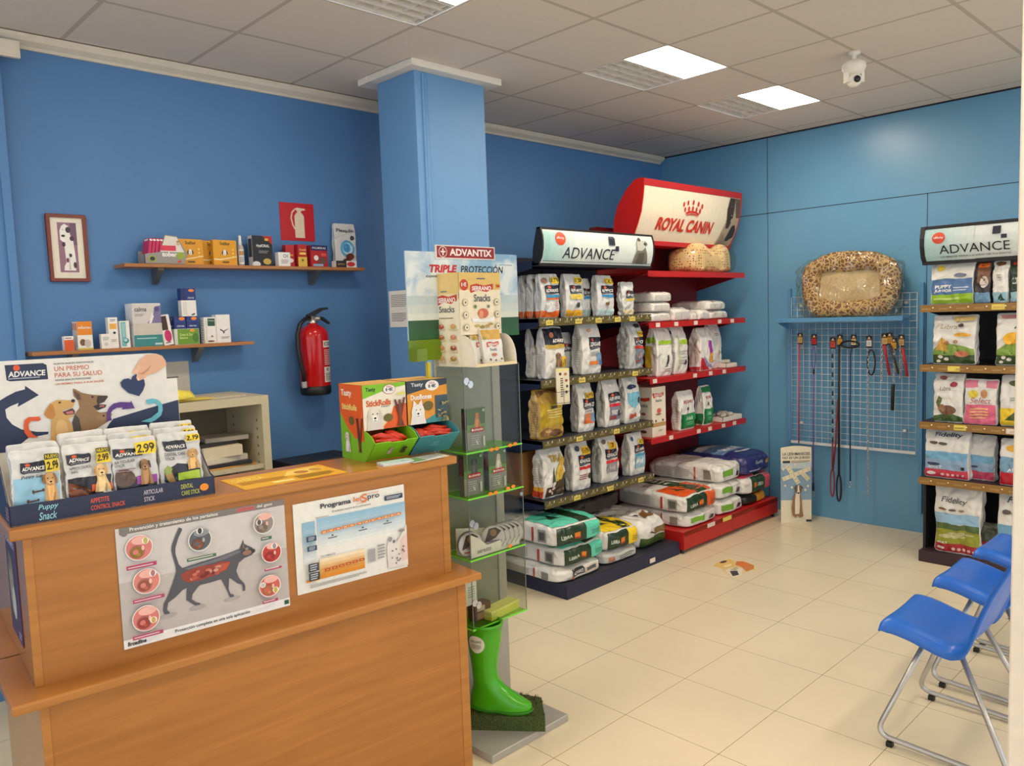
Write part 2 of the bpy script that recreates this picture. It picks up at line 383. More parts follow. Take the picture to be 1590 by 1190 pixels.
# free-standing pillar with a conduit and a cornice frame
g = G(); g.box(2.73, 3.51, 0, 3.24, 3.86, 3.1, BLUE2)
g.tube([(2.80, 3.505, 0), (2.80, 3.505, 3.05)], .011, BLUE2, 8); g.box(2.775, 3.5, 1.3, 2.79, 3.512, 3.05, BLUE2)
struct(g.build('column', bevel=.006))
g = G(); a, b, c, d = 2.665, 3.44, 3.32, 3.96
for q in ((a, b, c, 3.51), (a, 3.86, c, d), (a, 3.51, 2.73, 3.86), (3.24, 3.51, c, 3.86)): g.box(q[0], q[1], 3.062, q[2], q[3], 3.1, WHITE)
struct(g.build('trim_4', bevel=.004))
g = G(); g.box(2.53, .47, 0, 2.80, .605, 3.1, M((238, 228, 214), .45, 'paint')); struct(g.build('trim_2', bevel=.006))
g = G(); g.box(-.06, -.025, 0, .06, 0, .075, CREAM); g.box(-.05, -.028, .01, .05, -.025, .065, CREAM)
tag(g.build('junction_box', loc=(.955, 4.235, 2.965), bevel=.003), 'small beige junction box high on the blue wall under the cornice', 'box')
# paper notice taped to the pillar
g = G(); g.box(-.001, -.1, 0, 0, .1, .21, WHITE)
g.ink(lambda u, v, o: Vector((-.001-o, .1-.2*u, .21*v)), 1, [('Q', .1, .55, .9, .9, 7, (150, 150, 156)), ('Q', .1, .15, .8, .4, 5, (150, 150, 156))])
tag(g.build('paper_notice', loc=(2.729, 3.74, 1.67)), 'white paper notice taped to the side of the blue pillar', 'notice')
# dome camera under the ceiling
t = thing('security_camera', 'white pan and tilt security camera hanging from the ceiling', 'camera', (4.53, 1.885, 3.1))
g = G(); g.lathe([(0, 0), (.035, 0), (.035, -.012), (.012, -.02), (.012, -.05)], WHITE, 20); g.build('ceiling_mount', t)
g = G(); g.lathe([(.012, -.045), (.045, -.05), (.062, -.065), (.064, -.085), (.05, -.115), (.03, -.125), (0, -.126)], WHITE, 28); g.build('body', t)
g = G(); g.ball((0, 0, -.15), .040, WHITE, 20, 14)
for sx in (-1, 1): g.box(sx*.043-.008, -.018, -.165, sx*.043+.008, .018, -.10, WHITE)
h = g.build('camera_head', t, rotz=rad(-42))
g = G(); g.lathe([(0, .016), (.012, .014), (.018, .006), (.019, 0)], M((30, 30, 34), .15), 18)
e = g.build('lens', h); e.location = (0, -.038, -.155); e.rotation_euler = (rad(90), 0, 0)
g = G(); g.tube([(.05, .02, -.085), (.075, .03, -.06), (.07, .02, -.02), (.04, .01, -.005)], .003, M((90, 88, 84), .5), 6); g.build('cable', t)

# ================================================================== reception counter (turned 5 degrees)
CA = rad(-5); CO_ = Vector((.483, 2.393, 0)); CU = Vector((math.cos(CA), math.sin(CA), 0)); CV = Vector((-math.sin(CA), math.cos(CA), 0))
def CP(s, d, z=0): return CO_+CU*s+CV*d+Vector((0, 0, z))
WD = M(C_WOOD, .33, 'wood'); WD2 = M(C_WOOD2, .2, 'wood')
t = thing('reception_counter', 'stepped honey-coloured wooden reception counter with posters on its front', 'counter', CO_, CA)
g = G(); g.box(-.03, -.015, 1.17, 1.402, .30, 1.2, WD2); g.build('counter_top', t, bevel=.006)
g = G(); g.box(.02, 0, .76, 1.335, .018, 1.17, WD); g.build('upper_front_panel', t)
for s0, s1 in ((0, .022), (1.333, 1.364)):
    g = G(); g.box(s0, -.003, .76, s1, .28 if s0 else .78, 1.17, WD2); g.build('upper_side_panel', t, bevel=.002)
g = G(); g.box(-.066, -.09, .733, 1.441, .29, .76, WD2); g.box(-.066, .29, .733, 1.40, .80, .76, WD2); g.build('ledge', t, bevel=.006)
g = G(); g.box(.02, -.05, .0, 1.36, -.03, .733, WD); g.build('lower_front_panel', t)
for s0, s1 in ((0, .022), (1.352, 1.39)):
    g = G(); g.box(s0, -.053, 0, s1, .79, .733, WD2); g.build('lower_side_panel', t, bevel=.002)

def sheet(name, label, cat, w, h, mat, prims, loc, rotz, th=.0012, parent=None, corner=0):
    g = G(); g.box(-w/2, -th, 0, w/2, 0, h, mat)
    g.ink(lambda u, v, o: Vector((w*(u-.5), -th-o, h*v)), w/h, prims, off=.0003, step=.00018)
    return tag(g.build(name, loc=loc, rotz=rotz, parent=parent), label, cat)

CAT = [(.362,.904),(.344,.921),(.322,.861),(.298,.785),(.292,.739),(.3,.666),(.31,.592),(.31,.544),(.286,.459),(.258,.371),(.228,.3),(.222,.244),(.23,.21),(.258,.207),(.256,.224),(.244,.246),(.254,.303),(.296,.334),(.338,.38),(.366,.394),(.36,.337),(.356,.289),(.388,.246),(.406,.221),(.434,.218),(.436,.232),(.412,.249),(.388,.283),(.394,.323),(.426,.374),(.442,.391),(.508,.391),(.568,.397),(.59,.326),(.612,.232),(.618,.215),(.64,.215),(.638,.235),(.62,.246),(.61,.295),(.618,.391),(.634,.374),(.668,.326),(.696,.303),(.698,.244),(.712,.246),(.714,.283),(.71,.309),(.678,.371),(.664,.439),(.684,.507),(.72,.538),(.766,.55),(.788,.575),(.772,.618),(.734,.654),(.722,.671),(.72,.708),(.71,.674),(.694,.629),(.638,.615),(.568,.601),(.452,.584),(.346,.569),(.328,.609),(.314,.7),(.316,.756),(.336,.833),(.358,.887)]
ORG = [(.336,.513),(.368,.538),(.45,.552),(.532,.544),(.584,.552),(.634,.535),(.606,.47),(.528,.442),(.444,.433),(.38,.431),(.346,.462)]
CIRC = [(.116, .819, .070), (.142, .533, .070), (.124, .227, .071), (.454, .788, .064), (.848, .822, .062), (.886, .544, .060), (.86, .246, .066)]
BARS = [(.036,.66,.198,.694),(.056,.377,.228,.408),(.04,.079,.206,.11),(.366,.626,.538,.654),(.818,.674,.888,.703),(.828,.391,.942,.411),(.802,.099,.904,.125)]
W_ = (240, 238, 232); GR = (126, 120, 116)
pr = [('R', 0, 0, 1, 1, (206, 202, 200)), ('R', .0, .06, 1, .55, (190, 183, 180)), ('R', 0, .0, 1, .075, (238, 238, 236)), ('R', .02, .945, 1, 1, GR), ('C', .045, .955, .02, GR),
      ('T', 'Prevención y tratamiento de los parásitos', .076, .953, .576, .991, W_), ('R', .69, .955, .81, .992, (170, 110, 112)), ('T', 'internos', .70, .96, .80, .99, (205, 70, 70)), ('T', 'del gato', .82, .955, .92, .991, W_),
      ('T', 'Protección completa en una sola aplicación', .282, .022, .734, .058, (60, 60, 62)), ('T', 'Broadline', .02, .02, .12, .055, (40, 44, 50), .1, .03), ('R', .962, .022, .992, .06, (40, 90, 70)),
      ('E', .25, .19, .05, .02, (172, 164, 162)), ('E', .42, .2, .05, .02, (172, 164, 162)), ('E', .63, .2, .05, .018, (172, 164, 162)),
      ('P', CAT, (82, 82, 92)), ('P', [(.36, .56), (.57, .592), (.69, .62), (.70, .6), (.6, .565), (.38, .545)], (112, 112, 122)), ('P', ORG, (150, 62, 50)), ('P', [(.53, .535), (.63, .53), (.6, .475), (.54, .46)], (186, 84, 62))]
random.seed(4)
for k in range(16): pr.append(('E', .37+random.random()*.2, .455+random.random()*.07, .012+.008*random.random(), .014, [(180, 84, 70), (206, 150, 134), (120, 40, 36), (198, 112, 92)][k % 4]))
pr += [('E', .735, .62, .012, .012, (150, 140, 120)), ('E', .775, .588, .014, .018, (52, 50, 56)), ('E', .715, .645, .008, .02, (120, 100, 96)), ('E', .735, .585, .03, .022, (150, 110, 96))]
for k, (cx, cy, r) in enumerate(CIRC):
    c1, c2, c3 = [((214, 126, 122), (140, 108, 40), (190, 180, 100)), ((216, 130, 120), (150, 80, 64), (176, 120, 130)), ((214, 122, 116), (150, 60, 56), (210, 170, 90)),
                  ((92, 96, 104), (126, 74, 52), (60, 62, 68)), ((150, 138, 132), (116, 96, 84), (92, 78, 70)), ((190, 60, 56), (150, 30, 34), (150, 150, 152)), ((206, 96, 84), (172, 104, 70), (200, 178, 60))][k]
    pr += [('C', cx, cy, r+.005, W_), ('C', cx, cy, r, c1), ('E', cx+.01, cy+.06, r*.7, r*.5, (236, 180, 170) if k != 3 else (140, 146, 152)), ('E', cx-.012, cy-.03, r*.60, r*.8, tuple(int(x*.8) for x in c1)), ('E', cx-.014, cy-.035, r*.5, r*.66, c2), ('E', cx-.02, cy-.03, r*.22, r*.3, c1), ('E', cx-.006, cy-.055, r*.16, r*.2, tuple(min(255, int(x*1.25)) for x in c2)), ('E', cx+.02, cy-.005, r*.12, r*.3, (236, 190, 176) if k != 3 else (170, 176, 180))]
    q = [(.152, .87), (.178, .59), (.162, .2), (.455, .865), (.818, .84), (.905, .6), (.895, .2)][k]
    pr += [('C', q[0], q[1], .02, W_), ('E', q[0], q[1], .012, .026, c3)]
pr += [('C', .815, .27, .018, W_), ('C', .815, .27, .014, (200, 194, 190))]
for k, b in enumerate(BARS): pr += [('R', *b, (60, 110, 84) if k in (3, 4) else (178, 62, 104)), ('R', b[0]+.008, b[1]+.012, b[2]-.02, b[1]+.02, (225, 205, 210))]
sheet('anatomy_poster', 'grey laminated poster of a walking cat with organs shown, on the counter front', 'poster', .5, .353, M((214, 211, 208), .3), pr, CP(.474, -.0025, .80), CA)

OR, NV = (222, 120, 40), (38, 52, 84)
pr = [('R', 0, 0, 1, 1, (232, 232, 226))]
for k in range(8): pr.append(('R', .19, .46+k*.042, 1, .46+(k+1)*.042, tuple(int(a+(b-a)*k/7) for a, b in zip((226, 230, 230), (146, 190, 218)))))
for k in range(6): pr.append(('R', .065, .3+k*.08, .172, .3+(k+1)*.08, tuple(int(a+(b-a)*k/5) for a, b in zip((226, 228, 226), (140, 182, 210)))))
for k in range(6): pr.append(('R', .193, .12+k*.038, .592, .12+(k+1)*.038, tuple(int(a+(b-a)*k/5) for a, b in zip((222, 140, 30), (240, 222, 190)))))
pr += [('R', .074, .115, .185, .14, (228, 150, 50)), ('T', 'Programa', .226, .885, .493, .955, (50, 54, 70), 0, .03), ('T', 'lei', .517, .905, .585, .962, OR), ('T', 'S', .585, .885, .642, .975, OR), ('T', 'pro', .645, .888, .755, .95, (64, 66, 80)),
       ('R', .60, .972, .75, .977, OR), ('R', .54, .878, .63, .883, OR), ('T', 'El autentico control de la Leishmaniosis', .324, .838, .671, .86, (90, 90, 100)), ('R', .802, .85, .976, .905, NV), ('Q', .82, .86, .96, .895, 2, (200, 210, 220)),
       ('T', 'PROTOCOLO', .181, .805, .29, .818, (80, 80, 90)), ('T', 'TRATAMIENTO', .20, .365, .33, .38, (80, 80, 90)), ('P', [(.805, .05), (.80, .3), (.83, .41), (.87, .40), (.90, .34), (1, .52), (1, .03)], (224, 218, 212)), ('P', [(.92, .1), (.93, .35), (1, .42), (1, .1)], (224, 200, 194)),
       ('E', .835, .385, .02, .03, (150, 150, 150)), ('E', .87, .35, .014, .02, (120, 120, 124)), ('E', .95, .46, .03, .02, (150, 146, 140)), ('R', .626, .17, .69, .325, (188, 190, 192)), ('Q', .63, .18, .686, .32, 9, (120, 122, 126)), ('Q', .71, .18, .78, .36, 5, (150, 150, 150)), ('Q', .1, .05, .6, .085, 3, (150, 150, 150))]
random.seed(2)
for k in range(14): pr.append(('E', .84+random.random()*.12, .06+random.random()*.22, .005+.005*random.random(), .01, (110, 110, 114)))
for k in range(12):
    u = .214+k*.0605+(.01 if k > 4 else 0); vv = .628+k*.0028; pr += [('R', u, vv, u+.052, vv+.03, OR), ('R', u+.012, vv+.008, u+.04, vv+.021, (240, 200, 150))]
for k in range(6):
    u = .222+k*.0605; vv = .205+k*.004; pr += [('R', u, vv, u+.05, vv+.03, (176, 70, 30)), ('R', u+.012, vv+.009, u+.038, vv+.02, (230, 160, 70))]
for b in ((.081, .575, .164, .635), (.083, .47, .164, .525), (.083, .24, .171, .33), (.083, .14, .174, .228)): pr += [('R', *b, (40, 70, 96) if b[1] > .4 else (60, 60, 66)), ('Q', b[0]+.015, b[1]+.008, b[2]-.015, b[3]-.008, 3, (190, 200, 210))]
for u, vv in ((.30, .59), (.57, .60), (.80, .615)): pr += [('P', [(u-.012, vv), (u+.012, vv), (u, vv+.022)], (40, 40, 46)), ('R', u-.04, vv-.025, u+.04, vv-.012, (110, 110, 120))]
sheet('programme_poster', 'white and pale blue vaccination chart poster with orange bars, on the counter front', 'poster', .42, .303, M((232, 232, 226), .35), pr, CP(.962, -.0025, .825), CA)

pr = [('R', 0, 0, 1, 1, (84, 50, 96)), ('P', [(0, .12), (.72, .05), (.8, .5), (.7, .86), (0, .86)], (70, 62, 66)), ('E', .35, .5, .22, .3, (160, 140, 120)), ('E', .3, .72, .1, .1, (120, 100, 88)), ('E', .5, .34, .16, .16, (206, 198, 190)), ('T', 'ADVANCE', .1, .9, .9, .96, (220, 210, 225)), ('Q', .72, .04, .95, .12, 2, (210, 200, 220))]
sheet('animal_poster', 'purple poster with a dog photograph on the end panel of the counter', 'poster', .215, .31, M((84, 50, 96), .3), pr, CP(-.001, .253, .825), CA-math.pi/2)

# ---- snack display tray on the counter
NAVY = M((34, 44, 74), .45, 'ink'); CARD = M((226, 222, 212), .55, 'ink')
t = thing('snack_display', 'dark navy cardboard counter display of snack packs with a tall dog poster behind', 'display', CP(.25, .03, 1.2), CA)
hw = .27; g = G()
g.box(-hw, 0, 0, hw, .235, .003, CARD); g.box(-hw, 0, 0, hw, .003, .056, NAVY)
for sx in (-1, 1):
    g.prism([(0, 0), (.235, 0), (.235, .19), (.16, .165), (.03, .062), (0, .056)], (sx*hw-(.003 if sx > 0 else 0), 0, 0), (0, 1, 0), (0, 0, 1), (.003, 0, 0), NAVY)
    g.prism([(.003, .003), (.235, .003), (.235, .188), (.16, .163), (.03, .06), (.003, .054)], (sx*(hw-.0045)-(.0008 if sx > 0 else 0), 0, 0), (0, 1, 0), (0, 0, 1), (.0008, 0, 0), CARD)
P = lambda u, v, o: Vector((2*hw*(u-.5), -o, .056*v))
g.ink(P, 9.6, [('T', 'Puppy', .125, .56, .215, .88, (150, 214, 226), .25), ('T', 'Snack', .125, .12, .205, .5, (150, 214, 226), .25), ('T', 'APPETITE', .36, .56, .45, .8, (226, 96, 70)), ('T', 'CONTROL SNACK', .36, .2, .525, .44, (226, 96, 70)),
               ('T', 'ARTICULAR', .62, .56, .72, .8, (200, 196, 214)), ('T', 'STICK', .62, .2, .675, .44, (200, 196, 214)), ('T', 'DENTAL', .815, .56, .88, .8, (190, 200, 90)), ('T', 'CARE STICK', .815, .2, .915, .44, (190, 200, 90)), ('E', .94, .48, .024, .2, (244, 150, 40))])
P2 = lambda u, v, o: Vector((-hw-o, .235*(1-u), .19*v)); g.ink(P2, 1.2, [('Q', .72, .06, .97, .26, 4, (190, 130, 150))])
g.build('tray', t)
for k, s in enumerate((-.137, -.015, .103)):
    g = G(); g.prism([(.01, .003), (.232, .003), (.232, .15), (.12, .10), (.035, .055), (.01, .055)], (s, 0, 0), (0, 1, 0), (0, 0, 1), (.0015, 0, 0), CARD)
    g.prism([(0, 0), (.05, 0), (.045, .035), (.012, .06), (0, .06)], (s-.022, .012, .003), (1, 0, 0), (0, 0, 1), (0, .001, 0), CARD); g.build('divider', t)
g = G(); X = lambda u: -.29+.54*u
Z = lambda v: .06+.38*v
out = [(X(.03), .003), (X(.99), .003), (X(.99), Z(.77)), (X(.932), Z(.77)), (X(.932), Z(.92)), (X(.915), Z(.965)), (X(.885), Z(.985)), (X(.85), Z(.992)), (X(.03), Z(.992))]
g.prism(out, (0, .222, 0), (1, 0, 0), (0, 0, 1), (0, .004, 0), M((232, 230, 224), .4))
Pp = lambda u, v, o: Vector((X(u), .222-o, Z(v)))
SW = [(.03,.62),(.05,.66),(.083,.697),(.117,.726),(.159,.755),(.202,.768),(.204,.795),(.265,.716),(.161,.637),(.167,.668),(.128,.647),(.104,.626),(.107,.563),(.13,.508),(.17,.463),(.243,.432),(.296,.424),(.293,.405),(.198,.392),(.113,.30),(.03,.30)]
OA = [(.246,.387),(.198,.395),(.181,.439),(.18,.492),(.187,.534),(.206,.553),(.257,.55),(.263,.526),(.252,.516),(.215,.521),(.204,.497),(.204,.461),(.22,.418)]
PU = [(.591,.532),(.606,.571),(.63,.6),(.667,.608),(.719,.597),(.724,.611),(.741,.545),(.672,.545),(.676,.561),(.646,.563),(.622,.545),(.607,.513),(.615,.466),(.587,.458)]
CY = [(.769,.429),(.826,.453),(.867,.495),(.87,.542),(.857,.576),(.826,.568),(.807,.574),(.807,.608),(.841,.613),(.87,.6),(.894,.558),(.894,.508),(.883,.463),(.85,.429),(.824,.413)]
HEART = [(.769,.642),(.713,.676),(.68,.729),(.674,.766),(.694,.792),(.719,.797),(.733,.782),(.741,.811),(.759,.824),(.783,.816),(.804,.771),(.806,.732),(.793,.687)]
HAND = [(.744,.842),(.767,.897),(.787,.942),(.826,.982),(.885,.983),(.915,.96),(.931,.92),(.931,.882),(.876,.829),(.824,.811),(.804,.784),(.772,.768),(.761,.795),(.767,.832),(.75,.829)]
TRI = [(.988,.582),(.988,.2),(.5,.2),(.598,.432),(.624,.474),(.811,.532)]
GOLD = [(.3,.30),(.311,.487),(.315,.518),(.294,.534),(.28,.563),(.289,.597),(.313,.642),(.346,.666),(.38,.661),(.413,.653),(.43,.661),(.435,.639),(.422,.597),(.376,.584),(.369,.563),(.391,.542),(.424,.542),(.419,.524),(.394,.511),(.409,.471),(.417,.389),(.409,.30)]
GSD = [(.43,.745),(.441,.742),(.472,.708),(.5,.695),(.535,.682),(.602,.668),(.604,.655),(.583,.618),(.554,.605),(.594,.595),(.587,.574),(.546,.568),(.539,.553),(.556,.537),(.604,.534),(.62,.513),(.6,.461),(.52,.397),(.45,.30),(.417,.397),(.413,.479),(.43,.542),(.456,.592),(.452,.647),(.431,.687)]
DN = (36, 48, 82)
pr = [('P', SW, DN), ('P', TRI, DN), ('P', [(.119, .961), (.296, .961), (.313, .945), (.315, .834), (.137, .837), (.122, .847)], DN), ('C', .172, .935, .016, (226, 88, 50)), ('T', 'ADVANCE', .13, .866, .305, .91, W_, .1, .03), ('Q', .13, .848, .3, .862, 1, (190, 196, 210)),
      ('T', 'NUEVOS SNACKS FUNCIONALES', .348, .942, .545, .956, (70, 74, 90)), ('T', 'UN PREMIO', .348, .892, .52, .928, (206, 92, 50), 0, 0), ('T', 'PARA SU SALUD', .348, .842, .585, .878, (206, 92, 50), 0, 0), ('T', 'NOVOS SNACKS FUNCIONAIS', .348, .813, .525, .828, (70, 74, 90)), ('T', 'UN PRÊMIO PARA A SUA SAÚDE', .346, .782, .59, .802, (206, 110, 70)),
      ('P', GSD, (150, 116, 78)), ('P', [(.413, .479), (.43, .542), (.45, .503), (.457, .408), (.417, .397)], (74, 66, 60)), ('P', [(.552, .671), (.602, .668), (.604, .655), (.583, .618), (.548, .603), (.544, .634)], (64, 52, 46)), ('P', [(.524, .592), (.554, .605), (.594, .595), (.587, .574), (.546, .555)], (52, 38, 36)), ('P', [(.56, .596), (.585, .592), (.582, .58), (.555, .58)], (190, 110, 110)),
      ('P', [(.431, .734), (.461, .7), (.467, .653), (.446, .655)], (104, 74, 58)), ('E', .525, .668, .006, .008, (30, 24, 22)), ('E', .565, .5, .03, .03, (166, 128, 88)), ('E', .574, .508, .006, .008, (40, 30, 26)),
      ('P', GOLD, (214, 168, 98)), ('P', [(.28, .563), (.313, .642), (.328, .629), (.335, .555), (.32, .518), (.294, .534)], (196, 134, 62)), ('P', [(.37, .568), (.42, .592), (.431, .568), (.428, .545), (.385, .542)], (96, 50, 44)), ('P', [(.385, .566), (.42, .572), (.425, .55), (.39, .548)], (206, 120, 116)), ('E', .426, .65, .010, .013, (40, 34, 32)), ('E', .36, .645, .006, .008, (60, 40, 30)), ('E', .36, .43, .03, .08, (226, 186, 124)),
      ('P', OA, (226, 92, 40)), ('P', PU, (92, 52, 134)), ('P', CY, (104, 190, 206)), ('P', HEART, (34, 50, 96)), ('P', HAND, (226, 178, 146)), ('P', [(.767, .832), (.80, .82), (.83, .85), (.85, .90), (.82, .86), (.795, .835)], (198, 146, 116)), ('E', .772, .785, .008, .012, (240, 204, 180)), ('P', [(.744, .842), (.75, .829), (.767, .832), (.79, .87), (.78, .90)], (234, 190, 160))]
g.ink(Pp, 1.42, pr, off=.0004, step=.00015); g.build('back_panel', t)

# ================================================================== snack packs standing in the counter display
K, YEL, ORA, WH, SIL = (28, 32, 48), (236, 206, 40), (226, 100, 44), (240, 238, 234), (206, 208, 210)
def dog(cx, cy, s, c1=(206, 160, 100), c2=(150, 100, 56), c3=(40, 32, 28), body=True):
    E = [(math.cos(x*math.pi/8), math.sin(x*math.pi/8)) for x in range(16)]
    e = lambda dx, dy, rx, ry: [(dx+rx*p[0], dy+ry*p[1]) for p in E]
    lt = tuple(min(255, int(c*1.12+10)) for c in c1); dk = tuple(int(c*.78) for c in c1)
    o = []
    if body: o += [('M', cx, cy, s, [(-.62, -1.9), (-.6, -1.2), (-.42, -.5), (-.25, .1), (.25, .1), (.42, -.5), (.62, -1.1), (.72, -1.9)], c1), ('M', cx, cy, s, [(-.3, -.5), (-.05, -.62), (.25, -.5), (.3, -1.2), (.1, -1.9), (-.25, -1.9), (-.35, -1.2)], lt), ('M', cx, cy, s, [(.25, -1.1), (.36, -1.1), (.4, -1.9), (.2, -1.9)], dk)]
    o += [('M', cx, cy, s, [(-.40, .36), (-.1, .56), (.12, .56), (.40, .36), (.42, .05), (.28, -.3), (.2, -.52), (-.2, -.52), (-.28, -.3), (-.42, .05)], c1),
          ('M', cx, cy, s, [(-.3, .46), (-.5, .36), (-.62, -.02), (-.58, -.36), (-.44, -.40), (-.36, -.1), (-.33, .2)], c2), ('M', cx, cy, s, [(.3, .46), (.5, .36), (.62, -.02), (.58, -.36), (.44, -.40), (.36, -.1), (.33, .2)], c2),
          ('M', cx, cy, s, e(0, -.26, .21, .25), lt), ('M', cx, cy, s, e(.0, -.4, .13, .06), dk), ('M', cx, cy, s, e(0, -.20, .11, .08), c3), ('M', cx, cy, s, e(-.19, .12, .055, .045), c3), ('M', cx, cy, s, e(.19, .12, .055, .045), c3)]
    return o
def price(u0, v0, u1, v1, txt='2.99', new=True, c=YEL):
    o = [('R', u0, v0, u1, v1, c)]
    if new: o += [('R', u0, v0+(v1-v0)*.68, u1, v1, (60, 62, 40)), ('T', 'NUEVO', u0+.02, v0+(v1-v0)*.73, u1-.02, v0+(v1-v0)*.95, c)]
    o += [('T', txt, u0+(u1-u0)*.08, v0+(v1-v0)*.12, u1-(u1-u0)*.08, v0+(v1-v0)*(.58 if new else .85), (60, 50, 20), 0, .03)]
    return o
def logo(u0, v0, u1, v1, dot=True, txt='ADVANCE'):
    h = v1-v0; o = [('P', [(u0, v1), (u1-.03, v1), (u1, v1-h*.15), (u1, v0+h*.1), (u0+.06, v0), (u0, v0+h*.2)], K), ('T', txt, u0+.04, v0+h*.26, u1-.03, v0+h*.6, WH, .1, .03), ('Q', u0+.06, v0+h*.1, u1-.06, v0+h*.2, 1, (150, 154, 166))]
    if dot: o.append(('E', u0+(u1-u0)*.3, v0+h*.78, (u1-u0)*.09, h*.14, (218, 84, 46)))
    return o
FILM = M((214, 215, 214), .26, 'film'); FILMW = M((228, 226, 220), .32, 'film'); FILMG = M((196, 197, 194), .3, 'film')
def softbag(name, label, cat, group, w, d, h, loc, rotz, mat, prints, style='stand', seed=0, n=7, amp=.006, lean=0, res=24, off=.0026):
    s = Soft(w, d, h, style, seed, n, amp, lean); g = G(); s.mesh(g, mat, prints, res, off)
    return tag(g.build(name, loc=loc, rotz=rotz), label, cat, group)

D1 = [('R', .04, .06, .96, .56, (150, 200, 226)), ('E', .3, .08, .3, .06, (92, 150, 206)), *logo(.2, .62, .72, .80), ('T', 'Puppy Snack', .2, .53, .74, .60, (50, 54, 70), .2), *dog(.76, .50, .25), ('M', .5, .32, .12, [(-1, .3), (-.7, .4), (-.6, .15), (.6, .2), (.8, .45), (1, .2), (.9, -.1), (.6, -.05), (-.6, -.15), (-.8, -.35), (-1.05, -.1)], (74, 50, 44)), ('M', .38, .18, .12, [(-1, .3), (-.7, .4), (-.6, .15), (.6, .2), (.8, .45), (1, .2), (.9, -.1), (.6, -.05), (-.6, -.15), (-.8, -.35), (-1.05, -.1)], (70, 46, 40)), *price(.70, .62, .98, .90)]
D2 = [('R', .03, .03, .97, .44, (40, 38, 50)), ('P', [(.03, .05), (.55, .05), (.5, .2), (.03, .38)], (120, 64, 38)), ('R', .52, .18, .97, .30, (222, 92, 46)), *logo(.06, .66, .56, .84), ('T', 'APPETITE CONTROL', .08, .585, .56, .63, (60, 60, 70)), ('T', 'SNACK', .08, .53, .25, .57, (60, 60, 70)), *dog(.74, .52, .25, (226, 190, 134), (206, 160, 100)), ('Q', .6, .07, .9, .15, 2, (160, 160, 170)), *price(.66, .64, .97, .90)]
D3 = [('R', .03, .03, .97, .32, (44, 40, 54)), ('E', .24, .32, .24, .16, (96, 74, 62)), ('R', .5, .2, .97, .33, (150, 64, 160)), *logo(.04, .67, .7, .84), ('T', 'ARTICULAR', .05, .58, .5, .635, (60, 60, 70)), ('T', 'STICK', .05, .52, .28, .565, (60, 60, 70)), ('Q', .05, .42, .5, .49, 2, (160, 130, 140)), *dog(.72, .52, .23, (160, 120, 76), (80, 60, 50)), *price(.52, .72, .98, .93, new=False)]
D4 = [('P', [(.12, .34), (.4, .46), (.95, .38), (.95, .06), (.2, .04), (.08, .16)], (46, 48, 60)), ('P', [(.12, .30), (.2, .42), (.28, .34), (.36, .06), (.22, .04)], (176, 140, 84)), ('P', [(.1, .36), (.2, .44), (.3, .38), (.26, .3), (.14, .28)], (150, 170, 80)), ('R', .42, .14, .92, .28, (176, 204, 60)), *logo(.12, .68, .68, .86, False), ('T', 'DENTAL CARE', .14, .60, .62, .66, (50, 54, 66)), ('T', 'STICK', .14, .53, .36, .585, (50, 54, 66)), *dog(.79, .62, .21, (206, 164, 100), (186, 140, 80)), *price(.68, .84, .98, .96, new=False)]
names = [('pale blue puppy', D1), ('orange and navy', D2), ('purple banded', D3), ('green banded', D4)]
where = ['front of the tray', 'second in its column of the tray', 'third in its column of the tray', 'back of its column against the poster']
for c in range(4):
    sx = (.052, .182, .302, .432)[c]
    for r in range(3 if c else 2):
        hgt = .185+.012*r
        softbag('snack_pack', f'{names[c][0]} dog snack pack, {where[r]}', 'snack pack', 'snack packs in the counter display', .126, .03, .165+.012*r,
                CP(sx+.004*r, .050+.046*r+.006*(c % 2), 1.2325), CA+rad((-3, 2, -4, -5)[c]), FILM, {'F': names[c][1]}, 'pack', c*5+r, 9, .0042, .14, 28, .0018)

